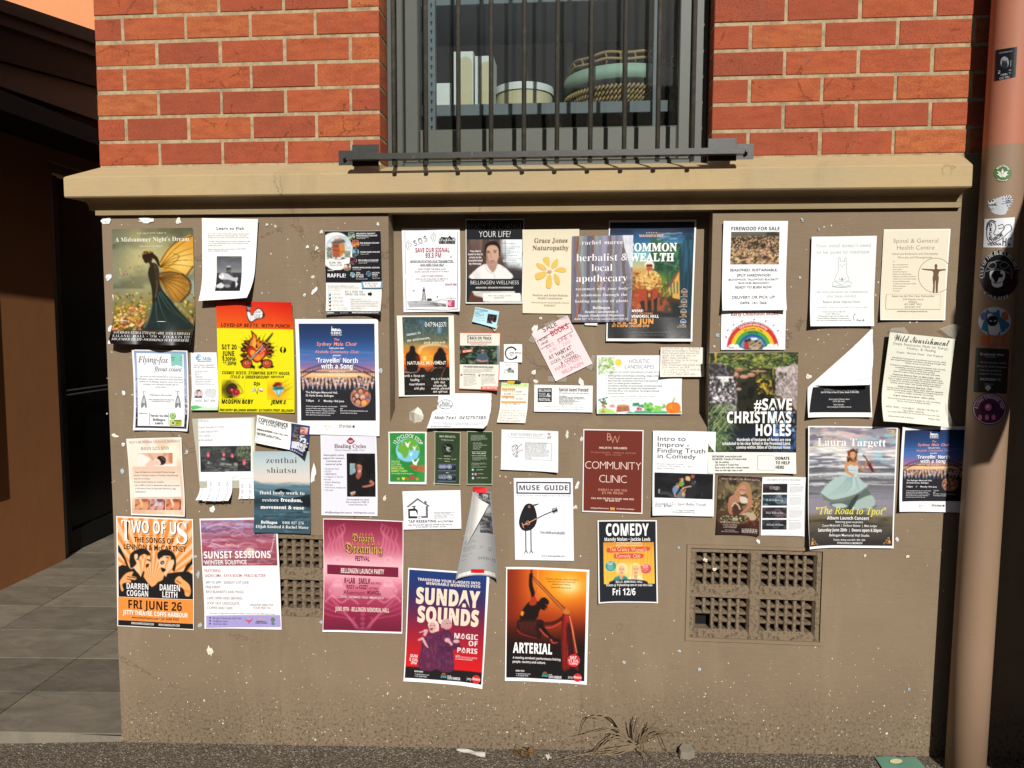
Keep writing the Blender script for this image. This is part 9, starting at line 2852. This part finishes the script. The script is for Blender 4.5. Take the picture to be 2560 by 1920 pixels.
for i in range(22):
 a,t=rr.uniform(0,6.28),rr.uniform(-.5,.9)
 o_=lc+Vector((rr.uniform(-.03,.03),rr.uniform(-.02,.015),rr.uniform(.002,.02)))
 d=Vector((math.cos(a),math.sin(a)*.6,t)).normalized()*rr.uniform(.014,.026)
 s_=d.cross(Vector((.2,.3,1))).normalized()*d.length*.42
 mb.add([o_-d,o_+s_+Vector((0,0,.006)),o_+d,o_-s_+Vector((0,0,.004))],[(0,1,3),(1,2,3)])
M['leaf']=simple('dead_leaf','8a6a44',.8,.2,0,.4,60)
tag(mb.build('dead_leaves',M['leaf'],loc=lc),'small clump of curled brown leaves on the footpath below the acrobat poster','leaves',kind=None)
gr_=empty('dry_grass_tuft',tuple(gp(1590,1866)),'dry brown grass tuft arching out from the foot of the wall','plant')
mb=MB()
BLD=[[(600,330),(480,180),(370,145),(300,190),(268,290)],[(590,330),(500,258),(400,260),(210,318)],[(610,340),(520,300),(440,345),(380,410),(310,500)],[(610,350),(500,330),(430,380),(360,440)],[(645,360),(640,260),(638,195)],[(655,360),(662,240),(685,170)],[(665,350),(700,240),(738,155)],[(690,370),(760,270),(805,210)],[(700,370),(780,270),(822,205)],[(710,370),(790,265),(860,245),(920,270)],[(710,360),(840,280),(900,310),(950,400),(1000,500),(1030,560)],[(690,370),(800,320),(900,300),(1000,290),(1050,330)],[(650,390),(500,410),(350,440),(160,480),(20,515)],[(650,400),(540,440),(400,470)],[(690,410),(740,480),(755,570)],[(710,400),(790,470),(830,550)],[(650,370),(560,300),(500,310),(470,400)],[(700,390),(760,350),(780,420),(800,520)],[(640,390),(500,420),(330,430)],[(660,400),(560,400),(480,440)]]
for i,B_ in enumerate(BLD*2):
 if i>=len(BLD):
  B_=[(x+rr.uniform(-26,26)*(k>0)+rr.uniform(-20,20),y+rr.uniform(-20,30)*(k>0))for k,(x,y)in enumerate(B_)]
 S_=smooth_pts(B_,6,False)
 pts3=[]
 for j,(x,y)in enumerate(S_):
  px_,py_=1380+x*.315,1740+y*.315
  q=bp(px_,py_,2.655-.05*j/len(S_))
  if q.z<slope(q.x)+.006:
   q=gp(px_,py_,.004)
  pts3.append(q)
 n_=len(pts3)
 w0_=rr.uniform(.0016,.003)
 V=[]
 for j,q in enumerate(pts3):
  d=(pts3[min(j+1,n_-1)]-pts3[max(j-1,0)])
  s_=Vector((d.z,0,-d.x)).normalized()*w0_*(1-.75*j/n_)
  V+=[q+s_,q-s_+Vector((0,-.0012,0))]
 mb.add(V,[(2*j,2*j+1,2*j+3,2*j+2)for j in range(n_-1)])
mb.build('grass_blades',M['straw'],gr_)
mb=MB()
for i in range(1100):
 x=rr.uniform(-1.72,1.3)
 y=2.698-abs(rr.gauss(0,.05))if i<560 else 2.698-rr.uniform(0,.4)
 s_=rr.uniform(.0015,.0065)
 z=slope(x)-.006*(2.7-y)
 V=[(x+s_*rr.uniform(.6,1.2)*a,y+s_*rr.uniform(.6,1.2)*b,z+s_*c_*rr.uniform(.5,1))for a,b,c_ in((1,0,.3),(0,1,.3),(-1,0,.3),(0,-1,.3),(0,0,1.1))]
 mb.add(V,[(0,1,4),(1,2,4),(2,3,4),(3,0,4)])
tag(mb.build('gravel',M['soil']),kind='stuff')
